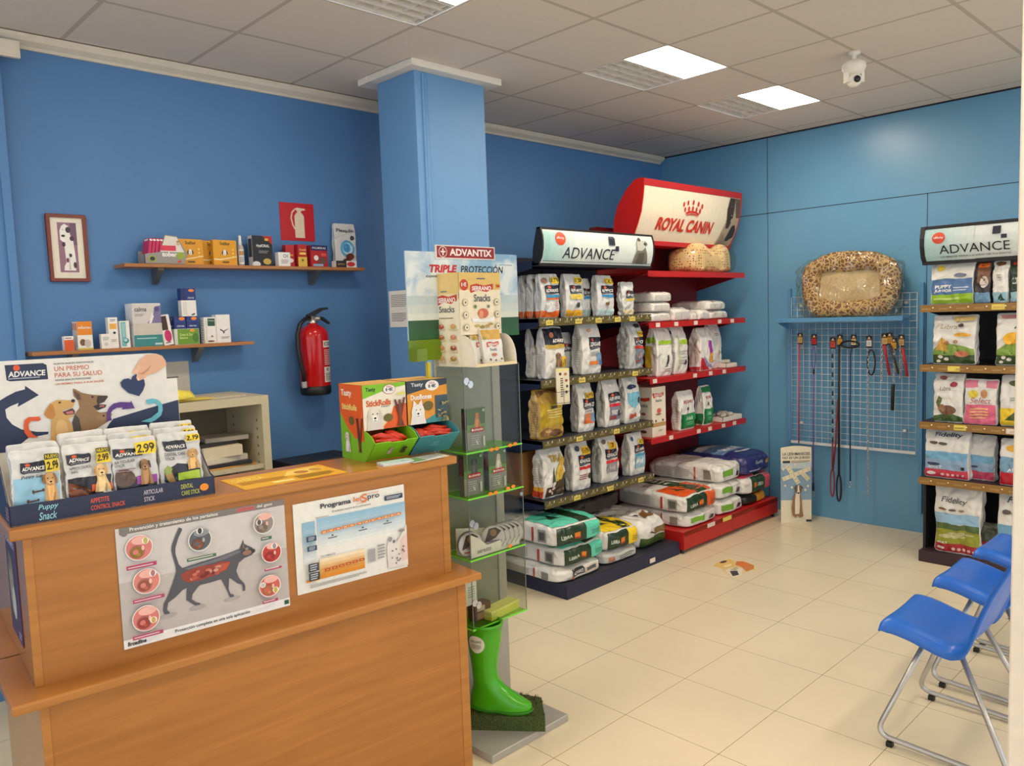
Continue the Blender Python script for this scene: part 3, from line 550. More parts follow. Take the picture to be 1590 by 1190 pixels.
# ---- treat dispensers
def dispenser(name, label, s, d, w, dep, h, main, mats, prF, prL, flap, prFlap, stuff_label):
    t = thing(name, label, 'dispenser', CP(s, d, 1.2), CA)
    MA = M(main, .4); g = G(); z0 = .115
    g.box(-w/2, 0, z0, w/2, .003, h, MA); g.box(-w/2, 0, h-.003, w/2, dep, h, M((214, 166, 84), .5)); g.box(-w/2, dep-.003, 0, w/2, dep, h, MA); g.box(-w/2, 0, 0, w/2, dep, .003, MA)
    for sx in (-1, 1): g.box(sx*w/2-(.003 if sx > 0 else 0), 0, 0, sx*w/2+(0 if sx > 0 else .003), dep, h, M(mats, .4))
    g.ink(lambda u, v, o: Vector((w*(u-.5), -o, z0+(h-z0)*v)), w/(h-z0), prF)
    g.ink(lambda u, v, o: Vector((-w/2-o, dep*(1-u), h*v)), dep/h, prL); g.build('box', t)
    F = M(flap, .4); g = G(); L = .078; T_ = .075
    g.prism([(-w/2, 0), (w/2, 0), (w/2, 1), (.25*w, 1.0), (.2*w, .93), (-.1*w, .93), (-.15*w, 1), (-w/2, 1)], (0, 0, .001), (1, 0, 0), (0, -L, T_), (0, .002, .002), F)
    for sx in (-1, 1): g.prism([(0, 0), (-L, T_), (-L*.72, T_+.022), (-L*.3, T_+.035), (0, T_+.04)], (sx*w/2-(.002 if sx > 0 else 0), 0, .001), (0, 1, 0), (0, 0, 1), (.002, 0, 0), F)
    g.ink(lambda u, v, o: Vector((w*(u-.5), -L*v-o, T_*v-o+.001)), w/.108, prFlap); g.build('front_flap', t)
    random.seed(hash(label) % 97 if 0 else len(label)); g = G(); R_ = M((206, 52, 30), .22, 'film')
    for k in range(15):
        x = -w*.40+w*.80*k/14; y = -.035+random.uniform(-.012, .05); z = .062+random.uniform(0, .028)
        a = random.uniform(.3, 1.1) if k % 3 else random.uniform(-.4, .3); dx = .05*math.cos(a); dz = .010*math.sin(a)
        x = max(-w/2+.06, min(w/2-.06, x)); g.tube([(x-dx, y+.012, z+dz), (x-.3*dx, y, z+.007), (x+.4*dx, y-.006, z), (x+dx, y-.008, z-dz)], [.006, .0105, .010, .006], R_, 8)
    o = g.build('wrapped_treats', loc=CP(s, d, 1.2), rotz=CA); o['kind'] = 'stuff'; tag(o, stuff_label, 'treats')
GRN, OG = (128, 196, 34), (232, 98, 32)
prF = [('R', 0, 0, 1, 1, (238, 232, 214)), ('P', [(0, .70), (.55, .86), (1, .93), (1, 1), (0, 1)], GRN), ('P', [(.1, 0), (.45, .1), (.62, .25), (.70, .48), (.85, .53), (1, .52), (1, 0)], OG), ('P', [(.1, 0), (.45, .1), (.62, .25), (.66, .4), (.6, .22), (.46, .06), (.2, 0)], (250, 214, 130)),
       ('T', 'Tasty', .07, .83, .3, .94, (40, 60, 40), 0, .03), ('T', 'StickRolls', .07, .52, .64, .66, (214, 92, 36), 0, .035), ('Q', .4, .48, .64, .51, 1, (120, 120, 120)), ('E', .61, .87, .15, .11, (178, 50, 30)), ('E', .61, .87, .14, .10, WH), ('T', '1€', .53, .83, .7, .9, (40, 44, 60), 0, .03), ('T', 'SOLO', .55, .91, .67, .95, (190, 40, 40)),
       ('E', .56, .24, .11, .09, (110, 100, 40)), ('M', .25, .0, .26, [(-.7, 0), (-.6, .9), (.6, .9), (.75, 0)], (226, 220, 208)), *dog(.25, .32, .27, (232, 226, 214), (212, 206, 196), body=False), ('P', [(.70, .62), (.74, .64), (.92, .02), (.86, .02)], (96, 50, 34)), ('P', [(.92, .66), (.97, .66), (.82, .02), (.76, .02)], (106, 56, 36)), ('P', [(.80, .62), (.86, .62), (.86, .05), (.8, .05)], (122, 66, 42)), ('R', .78, .72, .98, .78, (220, 214, 120))]
prL = [('R', 0, 0, 1, 1, GRN), ('P', [(0, .62), (.3, .42), (.6, .3), (1, .26), (1, 1), (0, 1)], OG), ('T', 'Tasty', .08, .82, .55, .93, (250, 240, 220), 0, .03), ('T', 'StickRolls', .1, .66, .75, .74, (250, 226, 130), 0, .04), ('E', .5, .52, .12, .06, (110, 96, 40)), ('P', [(.7, .56), (.8, .57), (.88, .12), (.78, .12)], (96, 50, 34)), ('P', [(.92, .57), (.99, .57), (.84, .12), (.76, .12)], (112, 60, 38)), *dog(.3, .30, .17, (236, 230, 220), (206, 196, 186), body=True)]
dispenser('treat_dispenser', 'green and orange cardboard treat dispenser standing on the counter end', 1.19, .135, .182, .18, .282, OG, GRN, prF, prL, GRN,
          [*dog(.45, .6, .09, (190, 170, 150), (150, 130, 110)), *dog(.75, .62, .09, (70, 54, 48), (50, 40, 36))], 'red wrapped treat sticks heaped in the green dispenser')
DK, TE, AM = (48, 62, 76), (62, 146, 154), (226, 152, 44)
prF = [('R', 0, 0, 1, 1, AM), ('P', [(0, .70), (.5, .8), (1, .86), (1, 1), (0, 1)], DK), ('P', [(0, 0), (.4, .06), (.7, .2), (1, .45), (1, 0)], TE), ('R', .68, .1, 1, .62, (60, 84, 96)), ('T', 'Tasty', .1, .84, .4, .95, (200, 206, 210), 0, .03), ('T', 'DuoBones', .08, .56, .6, .68, WH, 0, .035), ('E', .62, .86, .17, .12, WH), ('T', '1€', .53, .81, .72, .89, (40, 44, 60), 0, .03), ('T', 'SOLO', .55, .9, .68, .94, (190, 40, 40)),
       ('E', .5, .40, .13, .11, (110, 100, 50)), ('M', .24, .0, .28, [(-.7, 0), (-.5, .9), (.5, .9), (.7, 0)], (240, 236, 228)), ('M', .24, .34, .28, [(-.42, .2), (-.36, .72), (-.08, .42)], (240, 236, 228)), ('M', .24, .34, .28, [(.42, .2), (.36, .72), (.08, .42)], (240, 236, 228)), *dog(.24, .30, .26, (240, 236, 228), (240, 236, 228), body=False)]
random.seed(9)
for k in range(26):
    x, y, a = random.uniform(.72, .97), random.uniform(.03, .46), random.uniform(0, 3.1); pr_ = [(.035*math.cos(a)+.012*math.sin(a)*q, .04*math.sin(a)-.012*math.cos(a)*q) for q in (-1, 1)]
    prF.append(('P', [(x+pr_[0][0], y+pr_[0][1]), (x+pr_[1][0], y+pr_[1][1]), (x-pr_[0][0], y-pr_[0][1]), (x-pr_[1][0], y-pr_[1][1])], [(190, 176, 110), (120, 112, 60), (160, 150, 84)][k % 3]))
dispenser('treat_dispenser', 'teal and amber cardboard treat dispenser beside the green one', 1.378, .135, .182, .18, .282, DK, TE, prF, [('R', 0, 0, 1, 1, DK)], TE, [('T', 'TASTY', .42, .52, .6, .62, (150, 200, 206)), ('Q', .4, .4, .62, .48, 1, (150, 200, 206))], 'red wrapped treats heaped in the teal dispenser')
g = G(); g.box(-.06, -.03, 0, .06, .03, .008, M((214, 226, 224), .4)); g.ink(lambda u, v, o: Vector((-.06+.12*u, -.03+.06*v, .008+o)), 2, [('R', .05, .1, .95, .9, (190, 216, 214)), ('R', .6, .2, .9, .5, (150, 190, 196))])
tag(g.build('leaflet_pad', loc=CP(1.165, .035, 1.2), rotz=CA-.1), 'small pale leaflet pad lying before the green dispenser', 'leaflets')
for k in range(3):
    g = G(); g.box(-.07, -.04, .0012*k, .07, .04, .0012*k+.001, M(((226, 222, 206), (206, 200, 160), (222, 224, 220))[k], .4)); g.ink(lambda u, v, o: Vector((-.07+.14*u, -.04+.08*v, .0012*k+.001+o)), 1.7, [('R', .03, .1, .5, .9, (110, 150, 90)), ('Q', .55, .2, .95, .8, 4, (150, 150, 150))])
    tag(g.build('leaflet', loc=CP(1.31-.02*k, .045-.012*k, 1.2+.0001), rotz=CA+.06*k), ('green and white leaflet, lowest of the fan before the teal dispenser', 'cream leaflet, middle of the fan before the teal dispenser', 'pale leaflet, topmost of the fan before the teal dispenser')[k], 'leaflet')
g = G(); g.box(-.18, -.105, 0, .18, .105, .0012, M((232, 176, 40), .35))
pr = [('R', 0, 0, 1, 1, (234, 178, 38)), ('T', 'OFERTA', .05, .62, .35, .85, (250, 226, 120)), ('Q', .05, .30, .5, .55, 4, (150, 96, 30)), ('P', [(.5, .5), (.62, .85), (.9, .9), (.95, .6), (.75, .45)], (250, 214, 110)), ('E', .7, .62, .07, .12, (190, 130, 50)), ('E', .86, .66, .06, .12, (206, 150, 60)), ('Q', .55, .1, .92, .38, 4, (120, 90, 34)), ('R', .3, .08, .5, .22, (250, 230, 140))]
g.ink(lambda u, v, o: Vector((-.18+.36*u, -.105+.21*v, .0012+o)), 1.7, pr, off=.0003, step=.0001)
tag(g.build('counter_mat', loc=CP(.782, .118, 1.2), rotz=CA+.03), 'flat yellow printed sheet lying on the counter top', 'sheet')

# ================================================================== beige metal cabinet behind the counter
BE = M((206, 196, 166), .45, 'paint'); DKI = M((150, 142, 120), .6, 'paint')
t = thing('metal_cabinet', 'open beige metal cabinet against the blue wall behind the counter', 'cabinet', (1.40, 3.85, 0))
x0, x1, dp, H = -.55, .54, .44, 1.345
g = G()
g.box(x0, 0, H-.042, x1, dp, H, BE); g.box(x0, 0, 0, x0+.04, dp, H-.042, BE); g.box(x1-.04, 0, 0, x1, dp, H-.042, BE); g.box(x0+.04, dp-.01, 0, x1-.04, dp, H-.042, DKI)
for k in range(14):
    for yy in (.06, .34): g.box(x1-.0415, yy, .62+k*.045, x1-.04, yy+.008, .634+k*.045, M((50, 46, 40), .7))
g.build('carcass', t, bevel=.003)
for z in (.985, .62, .25):
    g = G(); g.box(x0+.04, .012, z-.02, x1-.04, dp-.012, z, BE); g.build('shelf', t)
def flat(name, label, cat, w, d, h, mat, loc, rotz=0, group=None, prints=None):
    g = G(); carton(g, w, d, h, mat, prints); return tag(g.build(name, loc=loc, rotz=rotz, bevel=.001 if h > .005 else 0), label, cat, group)
zc = .985
flat('folder', 'ochre cardboard folder lying on the metal cabinet shelf', 'folder', .30, .26, .008, M((206, 150, 70), .5), (1.72, 4.03, zc), .05)
flat('folder', 'dark folder lying on the ochre one in the metal cabinet', 'folder', .36, .27, .018, M((40, 42, 50), .5), (1.68, 4.04, zc+.008), -.06)
flat('paper_stack', 'loose stack of white papers on the dark folder in the cabinet', 'papers', .30, .21, .03, M((228, 220, 200), .6), (1.69, 4.03, zc+.026), .12)
flat('paper_box', 'cream paper box on the pile in the metal cabinet', 'box', .2, .15, .055, M((226, 214, 186), .55), (1.72, 4.00, zc+.056), -.08)
flat('binder', 'black ring binder on top of the cream paper box', 'binder', .30, .24, .02, M((46, 44, 46), .5), (1.66, 4.08, zc+.111), .1)
flat('notebook', 'grey notebook topmost in the metal cabinet pile', 'notebook', .22, .17, .022, M((176, 168, 156), .5), (1.77, 4.05, zc+.131), -.15)
flat('paper_stack', 'thin papers spread on top of the beige metal cabinet', 'papers', .5, .2, .004, M((206, 196, 170), .6), (1.62, 4.06, H), -.05)
flat('yellow_sheet', 'yellow sheet on the papers on top of the cabinet', 'sheet', .32, .12, .003, M((236, 216, 84), .6), (1.52, 3.97, H+.004), .1)
g = G(); s = [(-.09, 0), (-.085, .03), (-.05, .05), (.03, .06), (.09, .062)]
g.grid(lambda u, v: Vector((-.1+.2*u, .10*(v-.5), .012+.05*math.sin(math.pi*min(1,v*1.0))*(1-.3*u)+.004*math.sin(9*u+5*v))), 12, 8, M((240, 222, 84), .6, 'cloth'))
tag(g.build('duster_cloth', loc=(1.47, 3.93, H+.007), rotz=.1, solid=.004), 'rumpled yellow duster cloth on top of the metal cabinet', 'cloth')
g = G(); g.box(-.12, -.001, 0, .12, .001, .27, M((186, 182, 172), .5)); g.ink(lambda u, v, o: Vector((-.12+.24*u, -.001-o, .27*v)), .9, [('Q', .45, .66, .8, .72, 1, (90, 90, 96)), ('Q', .45, .3, .85, .42, 3, (140, 138, 134))])
tag(g.build('wall_notice', loc=(1.60, 4.309, 1.26+.0)), 'grey notice sheet on the blue wall above the cabinet', 'notice')
g = G(); g.box(-.2, -.12, 0, .2, .12, .12, M((30, 32, 38), .5)); g.box(-.18, -.13, .02, .18, -.12, .1, M((50, 52, 60), .4))
tag(g.build('storage_box', loc=(2.25, 3.95, .84), bevel=.01), 'dark box behind the counter beside the beige metal cabinet', 'box')
t = thing('side_table', 'low beige table behind the counter carrying the dark box', 'table', (2.25, 3.98, 0)); g = G(); g.box(-.25, -.2, .81, .25, .25, .84, BE); g.build('tabletop', t)
for sx in (-1, 1):
    for y in (-.18, .22): g = G(); g.box(sx*.23-.015, y-.015, 0, sx*.23+.015, y+.015, .81, BE); g.build('leg', t)

# ================================================================== wall shelves and what stands on them
def wall_shelf(label, x0, x1, z, bx):
    t = thing('wall_shelf', label, 'shelf', ((x0+x1)/2, 4.31, z)); w2 = (x1-x0)/2
    g = G(); g.box(-w2, -.15, -.018, w2, 0, 0, M((176, 118, 66), .4, 'wood')); g.build('board', t, bevel=.002)
    for b in bx:
        g = G(); b -= (x0+x1)/2
        g.prism([(0, 0), (-.11, 0), (-.105, -.012), (-.06, -.05), (-.03, -.075), (-.012, -.08), (0, -.07)], (b-.012, 0, -.018), (0, 1, 0), (0, 0, 1), (.024, 0, 0), M((120, 124, 128), .35, 'paint', .6)); g.build('bracket', t, bevel=.003)
wall_shelf('upper wooden wall shelf with yellow boxes above the lower shelf', 1.379, 2.787, 2.04, (1.57, 2.487))
wall_shelf('lower wooden wall shelf with small medicine boxes', .947, 2.033, 1.622, (1.14, 1.752))
def bx(name, label, w, d, h, mat, prints, x, z, y=4.20, rot=0, group=None, cat='box'):
    g = G(); carton(g, w, d, h, asm(mat), prints); return tag(g.build(name, loc=(x, y+d/2, z), rotz=rad(rot), bevel=.0008), label, cat, group)
U1, U2 = 'packs on the upper wall shelf', 'packs on the lower wall shelf'
zs = 2.04; RED, BLK = (186, 40, 44), (34, 36, 40)
# pink cartons in a grey display tray
t = thing('carton_display', 'grey cardboard display tray of pink cartons at the end of the upper shelf', 'display', (1.60, 4.185, zs))
g = G(); GY = M((150, 148, 144), .5)
g.prism([(-.112, .0), (.085, 0), (.105, .055), (.055, .145), (-.005, .15), (-.035, .062), (-.112, .05)], (0, 0, 0), (1, 0, 0), (0, 0, 1), (0, .003, 0), GY)
g.ink(lambda u, v, o: Vector((-.04+.14*u, -o, .15*v)), .93, [('P', [(.05, .42), (.92, .42), (.68, .93), (.27, .97)], (222, 216, 206)), ('R', .07, .46, .62, .64, (216, 50, 84)), ('T', 'tober', .1, .26, .66, .42, WH, .1, .04), ('E', -.25, .18, .14, .11, (150, 170, 60)), ('E', -.25, .18, .09, .07, (50, 50, 54)), ('E', .78, .3, .16, .12, (150, 170, 60)), ('E', .72, .1, .06, .04, (220, 60, 50)), *dog(.7, .78, .07)])
g.box(-.11, .0, 0, .085, .095, .003, GY); g.box(-.11, .092, 0, .085, .095, .07, GY); g.box(-.112, 0, 0, -.11, .095, .05, GY); g.build('tray', t)
for k in range(5):
    g = G(); c = math.radians(14)
    carton(g, .014, .085, .128, M((200, 36, 90), .4), {'L': [('R', 0, 0, 1, .32, (226, 222, 216)), ('R', .1, .05, .9, .2, (50, 50, 56)), ('R', .2, .9, .8, .97, WH)], 'F': [('R', 0, .0, 1, .3, (226, 222, 216)), ('R', 0, .9, 1, .96, WH)]})
    o = tag(g.build('pink_carton', loc=(1.507+k*.0175, 4.232, zs+.0045)), 'pink carton, %s in the grey display tray' % ('outermost', 'second', 'third', 'fourth', 'innermost')[k], 'box', U1); o.rotation_euler = (0, rad(9), 0)
SC = (226, 160, 30)
def scal(lbl, x, y, ear, rot):
    pr = [('R', 0, 0, 1, 1, SC), ('P', [(0, .22), (.3, .2), (1, .34), (1, .38), (.3, .25), (0, .26)], (246, 226, 170)), ('T', 'Scalibor', .3, .80, .72, .93, (70, 46, 20), 0, .02), *dog(.48, .5, .2, WH, ear, body=False), ('R', .36, .1, .64, .16, (120, 80, 24)), ('C', .82, .62, .04, (246, 214, 130)), ('C', .82, .48, .04, (246, 214, 130)), ('C', .82, .34, .04, (246, 214, 130))]
    bx('collar_box', lbl, .135, .022, .136, SC, {'F': pr, 'L': [('R', 0, 0, 1, 1, (206, 140, 30))]}, x, zs, y, rot, U1)
scal('yellow dog collar box showing a dark eared dog, behind the pink carton tray', 1.735, 4.215, (50, 46, 44), 3)
scal('yellow dog collar box, rear one of the overlapping pair', 1.868, 4.245, (60, 54, 50), -4)
scal('yellow dog collar box showing a spotted dog, front one of the overlapping pair', 1.912, 4.19, (50, 46, 44), 3)
t = thing('spray_bottle', 'slim white spray bottle between the yellow boxes and the black carton', 'bottle', (2.022, 4.235, zs), 0, U1)
g = G(); g.lathe([(0, 0), (.017, 0), (.018, .004), (.018, .10), (.014, .112), (.008, .118)], M((196, 186, 170), .3), 20); g.ink(lambda u, v, o: Vector(((.018+o)*math.cos(-2.6+1.9*u), (.018+o)*math.sin(-2.6+1.9*u), .012+.08*v)), .5, [('R', 0, 0, 1, 1, WH), ('R', .1, .6, .9, .9, (200, 150, 90)), ('Q', .15, .1, .85, .5, 4, (110, 110, 116))], sub=6); g.build('bottle', t)
g = G(); g.lathe([(.0095, .116), (.0095, .135), (.008, .14), (.0075, .165), (.005, .17), (0, .17)], WHITE, 16); g.build('cap', t)
bx('medicine_carton', 'black carton with a red corner beside the spray bottle', .125, .045, .17, BLK, {'F': [('P', [(.5, 1), (1, 1), (1, .72), (.86, .8)], RED), ('T', 'HyalORAL', .2, .6, .85, .72, WH, 0, .02), ('Q', .3, .42, .8, .52, 2, (150, 150, 150)), ('E', .7, .16, .2, .1, (200, 170, 80)), ('E', .16, .06, .2, .1, (226, 226, 226)), ('R', .62, .84, .8, .92, (226, 180, 60))], 'L': [('R', 0, 0, 1, 1, (206, 204, 200)), ('R', .1, .3, .9, .9, (60, 62, 66))]}, 2.135, zs, 4.20, 4, U1)
bx('medicine_carton', 'small white carton before the red cartons on the upper shelf', .075, .04, .08, WH, {'F': [('T', 'CH', .4, .62, .8, .86, (60, 60, 66), 0, .01), ('Q', .2, .2, .8, .5, 4, (150, 150, 154))]}, 2.257, zs, 4.18, 2, U1)
bx('medicine_carton', 'red carton with a white dog mark, left behind the small white carton', .055, .045, .128, RED, {'F': [('E', .55, .3, .3, .1, WH), ('R', .3, .5, .8, .58, (226, 160, 60))], 'L': [('R', .2, .1, .8, .9, (150, 30, 34))]}, 2.32, zs, 4.225, 0, U1)
bx('medicine_carton', 'red and yellow carton in the middle of the red ones', .058, .045, .13, RED, {'F': [('R', 0, 0, 1, .45, (226, 190, 70)), *dog(.5, .3, .22, (120, 90, 60), body=False), ('T', 'Frontal', .15, .72, .85, .82, (250, 220, 120)), ('R', .15, .55, .85, .65, (250, 210, 90))]}, 2.385, zs, 4.20, 0, U1)
bx('medicine_carton', 'red carton with a dark blue top band beside the red and yellow one', .115, .045, .13, RED, {'F': [('R', 0, .76, 1, 1, (40, 46, 96)), ('T', 'PALMERAS', .1, .83, .9, .92, WH), ('E', .3, .42, .14, .12, WH), ('E', .66, .3, .22, .16, (110, 84, 70)), ('R', .1, .05, .7, .15, (150, 190, 220)), ('R', .6, .5, .9, .64, (220, 90, 90))]}, 2.495, zs, 4.20, 3, U1)
bx('medicine_carton', 'flat white and red carton lying before the tall pouch', .145, .05, .04, WH, {'F': [('R', 0, 0, .5, 1, (46, 48, 52)), ('E', .72, .5, .2, .36, (206, 60, 56)), ('T', 'artro', .08, .35, .4, .65, (210, 170, 90))]}, 2.665, zs, 4.175, 0, U1)
softbag('chew_pouch', 'tall white foil pouch with a blue ring, last on the upper shelf', 'pouch', U1, .155, .045, .275, (2.712, 4.265, zs), 0, FILM, {'F': [('T', 'Flexadin', .1, .80, .92, .88, (44, 50, 70), 0, .02), ('C', .56, .44, .34, (90, 170, 214)), ('C', .56, .44, .24, (190, 220, 236)), ('C', .52, .46, .18, (70, 150, 206)), ('E', .66, .26, .2, .08, (120, 60, 48)), ('E', .52, .16, .2, .06, (90, 60, 50)), ('E', .8, .68, .1, .05, (70, 74, 90))]}, 'pack', 3, 9, .003, .0, 14, .0016)
zs = 1.622; OG2 = (222, 118, 40); BL = (34, 54, 124)
bx('pill_box', 'small orange and white pill box at the start of the lower shelf', .042, .03, .068, WH, {'F': [('R', 0, 0, 1, .74, (222, 92, 40)), ('Q', .1, .8, .9, .92, 1, (150, 100, 90))]}, 1.107, zs, 4.175, 3, U2)
for k in range(3):
    bx('pill_box', ('tall orange topped box with dogs, frontmost of the three', 'tall white box, middle of the three by the orange topped one', 'tall white box, rearmost of the three by the orange topped one')[k], .068, .02, .136, WH, {'F': [('R', 0, .52, 1, 1, (230, 140, 40)), ('T', 'milbemax', .08, .74, .92, .84, WH), ('E', .32, .26, .2, .12, (120, 90, 70)), ('E', .64, .22, .22, .14, (206, 200, 190)), ('R', 0, 0, 1, .06, (206, 190, 80))], 'L': [('R', .2, .1, .8, .95, (214, 206, 196)), ('R', .2, .7, .8, .95, OG2)]}, 1.182-.0*k, zs, 4.185+.026*k, 4, U2)
bx('pill_box', 'small plain white box between the orange and the teal boxes', .042, .03, .072, WH, {'F': [('Q', .15, .55, .85, .8, 3, (140, 170, 160)), ('E', .5, .3, .2, .12, (210, 206, 200))]}, 1.275, zs, 4.185, 0, U2)
bx('pill_box', 'slender white box with an orange patch and a dark dot', .045, .035, .152, WH, {'F': [('R', .15, .62, .85, .80, (240, 176, 80)), ('Q', .2, .86, .8, .95, 2, (130, 130, 130)), ('C', .6, .5, .14, (36, 36, 40)), ('Q', .2, .2, .8, .3, 2, (180, 170, 160))]}, 1.313, zs, 4.19, 2, U2)
bx('pill_box', 'slender white box with an upright teal band', .045, .035, .133, WH, {'F': [('R', .08, .05, .6, .96, (120, 190, 196)), ('C', .55, .26, .3, (60, 140, 150)), ('C', .5, .28, .18, (190, 226, 226)), ('R', .2, .4, .5, .9, (160, 206, 210))]}, 1.366, zs, 4.185, 2, U2)
t = thing('carton_display', 'white and violet cardboard dispenser with a teal foot on the lower shelf', 'display', (1.477, 4.235, zs), rad(2), U2)
g = G(); carton(g, .142, .095, .118, M(WH, .45), {'F': [('R', 0, 0, 1, .5, (60, 140, 140)), ('Q', .1, .3, .9, .4, 1, (170, 210, 210)), ('R', .72, .06, .98, .14, (200, 226, 226)), ('R', 0, .52, 1, 1, (206, 200, 190))]}); g.build('tray', t)
g = G(); g.box(-.071, -.045, .105, .071, .045, .219, M(WH, .45)); g.ink(lambda u, v, o: Vector((-.071+.142*u, -.045-o, .105+.114*v)), 1.24, [('R', .0, 0, 1, .98, (214, 210, 206)), ('P', [(.45, .05), (1, .05), (1, .9), (.8, .85), (.7, .4)], (126, 118, 160)), ('P', [(.62, .05), (.74, .4), (.70, .6), (.64, .42), (.54, .05)], WH), ('T', 'calma', .08, .64, .5, .84, (80, 80, 90)), ('Q', .08, .42, .4, .54, 2, (150, 150, 150)), ('E', .86, .74, .1, .12, (90, 84, 140))]); g.build('header_card', t)
o = bx('pill_box', 'white box with a pink patch leaning on the violet dispenser', .05, .03, .158, WH, {'F': [('R', .1, .5, .7, .96, (66, 44, 40)), ('E', .55, .3, .36, .2, (206, 50, 110)), ('Q', .2, .05, .8, .12, 1, (120, 120, 120))]}, 1.585, zs+.002, 4.20, 0, U2); o.rotation_euler = (0, rad(-7), 0)
bx('pill_box', 'green box lying under the dark blue boxes', .13, .05, .083, (214, 216, 206), {'F': [('R', .12, .02, .98, .98, (110, 158, 50)), ('T', 'Green & Zen', .2, .55, .72, .72, (214, 230, 150)), ('T', 'Balance', .2, .36, .52, .5, (214, 230, 150)), ('E', .84, .4, .12, .3, (76, 130, 44)), ('E', .72, .88, .1, .1, (240, 160, 60))]}, 1.678, zs, 4.195, 0, U2)
for k, (x, r) in enumerate(((1.648, 0), (1.712, 0), (1.62, 0))):
    bx('pill_box', ('dark blue box on the green box, first of two in front', 'dark blue box on the green box, second of two in front', 'dark blue box set back behind the two on the green box')[k], .06, .03 if k < 2 else .018, .064, BL, {'F': [('T', 'clarea', .2, .16, .85, .32, (200, 206, 226), 0, .02), ('E', .66, .82, .26, .14, (236, 140, 60)), ('R', 0, .6, 1, .66, (60, 84, 160))]}, x, zs+.0835, 4.2 if k < 2 else 4.232, r, U2)
bx('pill_box', 'tall white box standing on the dark blue boxes', .078, .045, .084, WH, {'F': [('R', .08, .1, .36, .9, (224, 222, 216)), ('P', [(.6, .1), (.85, .2), (.9, .12), (.7, .05)], (60, 60, 66))]}, 1.70, zs+.148, 4.2, 0, U2)
bx('pill_box', 'dark blue box topmost of the stack on the lower shelf', .078, .045, .062, BL, {'F': [('T', 'clarea', .45, .14, .88, .3, (200, 206, 226), 0, .02), ('E', .72, .82, .2, .12, (236, 140, 60)), ('R', 0, 0, .3, 1, (28, 44, 104))]}, 1.70, zs+.2325, 4.2, 0, U2)
bx('pill_box', 'white box with a dark green top patch and a small dog', .066, .045, .14, WH, {'F': [('R', .3, .66, .92, .95, (40, 84, 66)), ('T', 'Frenop', .36, .82, .86, .9, (200, 220, 206)), *dog(.62, .26, .16, (176, 130, 90), body=False), ('R', .1, .1, .2, .9, (226, 220, 214)), ('E', .5, .08, .3, .03, (120, 80, 50))], 'L': [('Q', .2, .1, .8, .9, 9, (190, 196, 190))]}, 1.803, zs, 4.195, 3, U2)
bx('pill_box', 'white carton with a drawn swirl, last on the lower shelf', .078, .05, .152, WH, {'F': [('P', [(.25, .5), (.5, .42), (.85, .5), (.9, .58), (.84, .48), (.5, .38), (.25, .45)], (50, 54, 66)), ('C', .5, .36, .06, (40, 44, 56)), ('Q', .3, .14, .9, .22, 2, (110, 114, 120))], 'L': [('R', .1, .05, .9, .95, (220, 216, 210))]}, 1.875, zs, 4.19, 2, U2)

# ---- framed picture, sign, extinguisher
t = thing('picture_frame', 'narrow red brown framed picture of a spotted white dog on the blue wall', 'picture', (1.17, 4.309, 1.955))
FR = M((126, 54, 36), .35, 'wood'); g = G(); W_2, H_ = .0875, .325
for q in ((-W_2, 0, W_2, .016), (-W_2, H_-.016, W_2, H_), (-W_2, .016, -W_2+.016, H_-.016), (W_2-.016, .016, W_2, H_-.016)): g.box(q[0], -.02, q[1], q[2], 0, q[3], FR)
g.build('frame', t, bevel=.002)
g = G(); g.box(-W_2+.016, -.010, .016, W_2-.016, -.002, H_-.016, M((232, 226, 210), .5))
SP = (70, 50, 64)
g.ink(lambda u, v, o: Vector((-.072+.144*u, -.010-o, .016+.293*v)), .49, [('R', .22, .1, .8, .92, (150, 110, 130)), ('R', .6, .55, .8, .92, (116, 84, 112)), ('P', [(.34, .86), (.44, .9), (.56, .86), (.6, .72), (.68, .62), (.72, .3), (.70, .13), (.34, .13), (.36, .2), (.42, .26), (.4, .5), (.36, .6), (.28, .64), (.28, .78)], WH), ('E', .38, .7, .06, .02, (40, 34, 40)), ('E', .38, .8, .012, .008, (40, 34, 40)), ('E', .54, .8, .08, .05, SP), ('E', .64, .66, .07, .04, SP), ('E', .38, .56, .05, .04, SP), ('E', .56, .38, .05, .03, SP), ('E', .46, .3, .04, .04, (110, 60, 76)), ('E', .68, .22, .05, .05, SP), ('P', [(.5, .14), (.52, .45), (.54, .14)], (190, 180, 176))]); g.build('print', t)
g = G(); g.box(-.112, -.003, 0, .112, 0, .222, M((196, 26, 36), .4))
g.ink(lambda u, v, o: Vector((-.112+.224*u, -.003-o, .222*v)), 1, [('P', [(.42, .08), (.70, .08), (.70, .66), (.64, .74), (.48, .74), (.42, .66)], (230, 214, 190)), ('P', [(.5, .74), (.62, .74), (.62, .8), (.74, .82), (.74, .86), (.5, .88), (.42, .84), (.5, .8)], (230, 214, 190)), ('P', [(.42, .84), (.34, .76), (.30, .6), (.34, .42), (.4, .3), (.42, .3), (.42, .34), (.37, .44), (.34, .6), (.37, .74), (.44, .8)], (230, 214, 190))], step=.0001)
tag(g.build('extinguisher_sign', loc=(2.424, 4.309, 2.203)), 'square red fire extinguisher sign above the upper shelf', 'sign')
t = thing('fire_extinguisher', 'red fire extinguisher with a black hose hung on the blue wall', 'extinguisher', (2.425, 4.20, 1.285))
RD = M((196, 24, 28), .14, 'paint'); BK = M((24, 24, 26), .45, 'paint')
g = G(); g.lathe([(.083, .045), (.088, .06), (.088, .34), (.085, .37), (.07, .395), (.045, .41), (.03, .415), (.028, .43), (0, .43)], RD, 36)
cyl = lambda u, v, o: Vector(((.088+o)*math.cos(-1.5+1.2*u), (.088+o)*math.sin(-1.5+1.2*u), .075+.25*v))
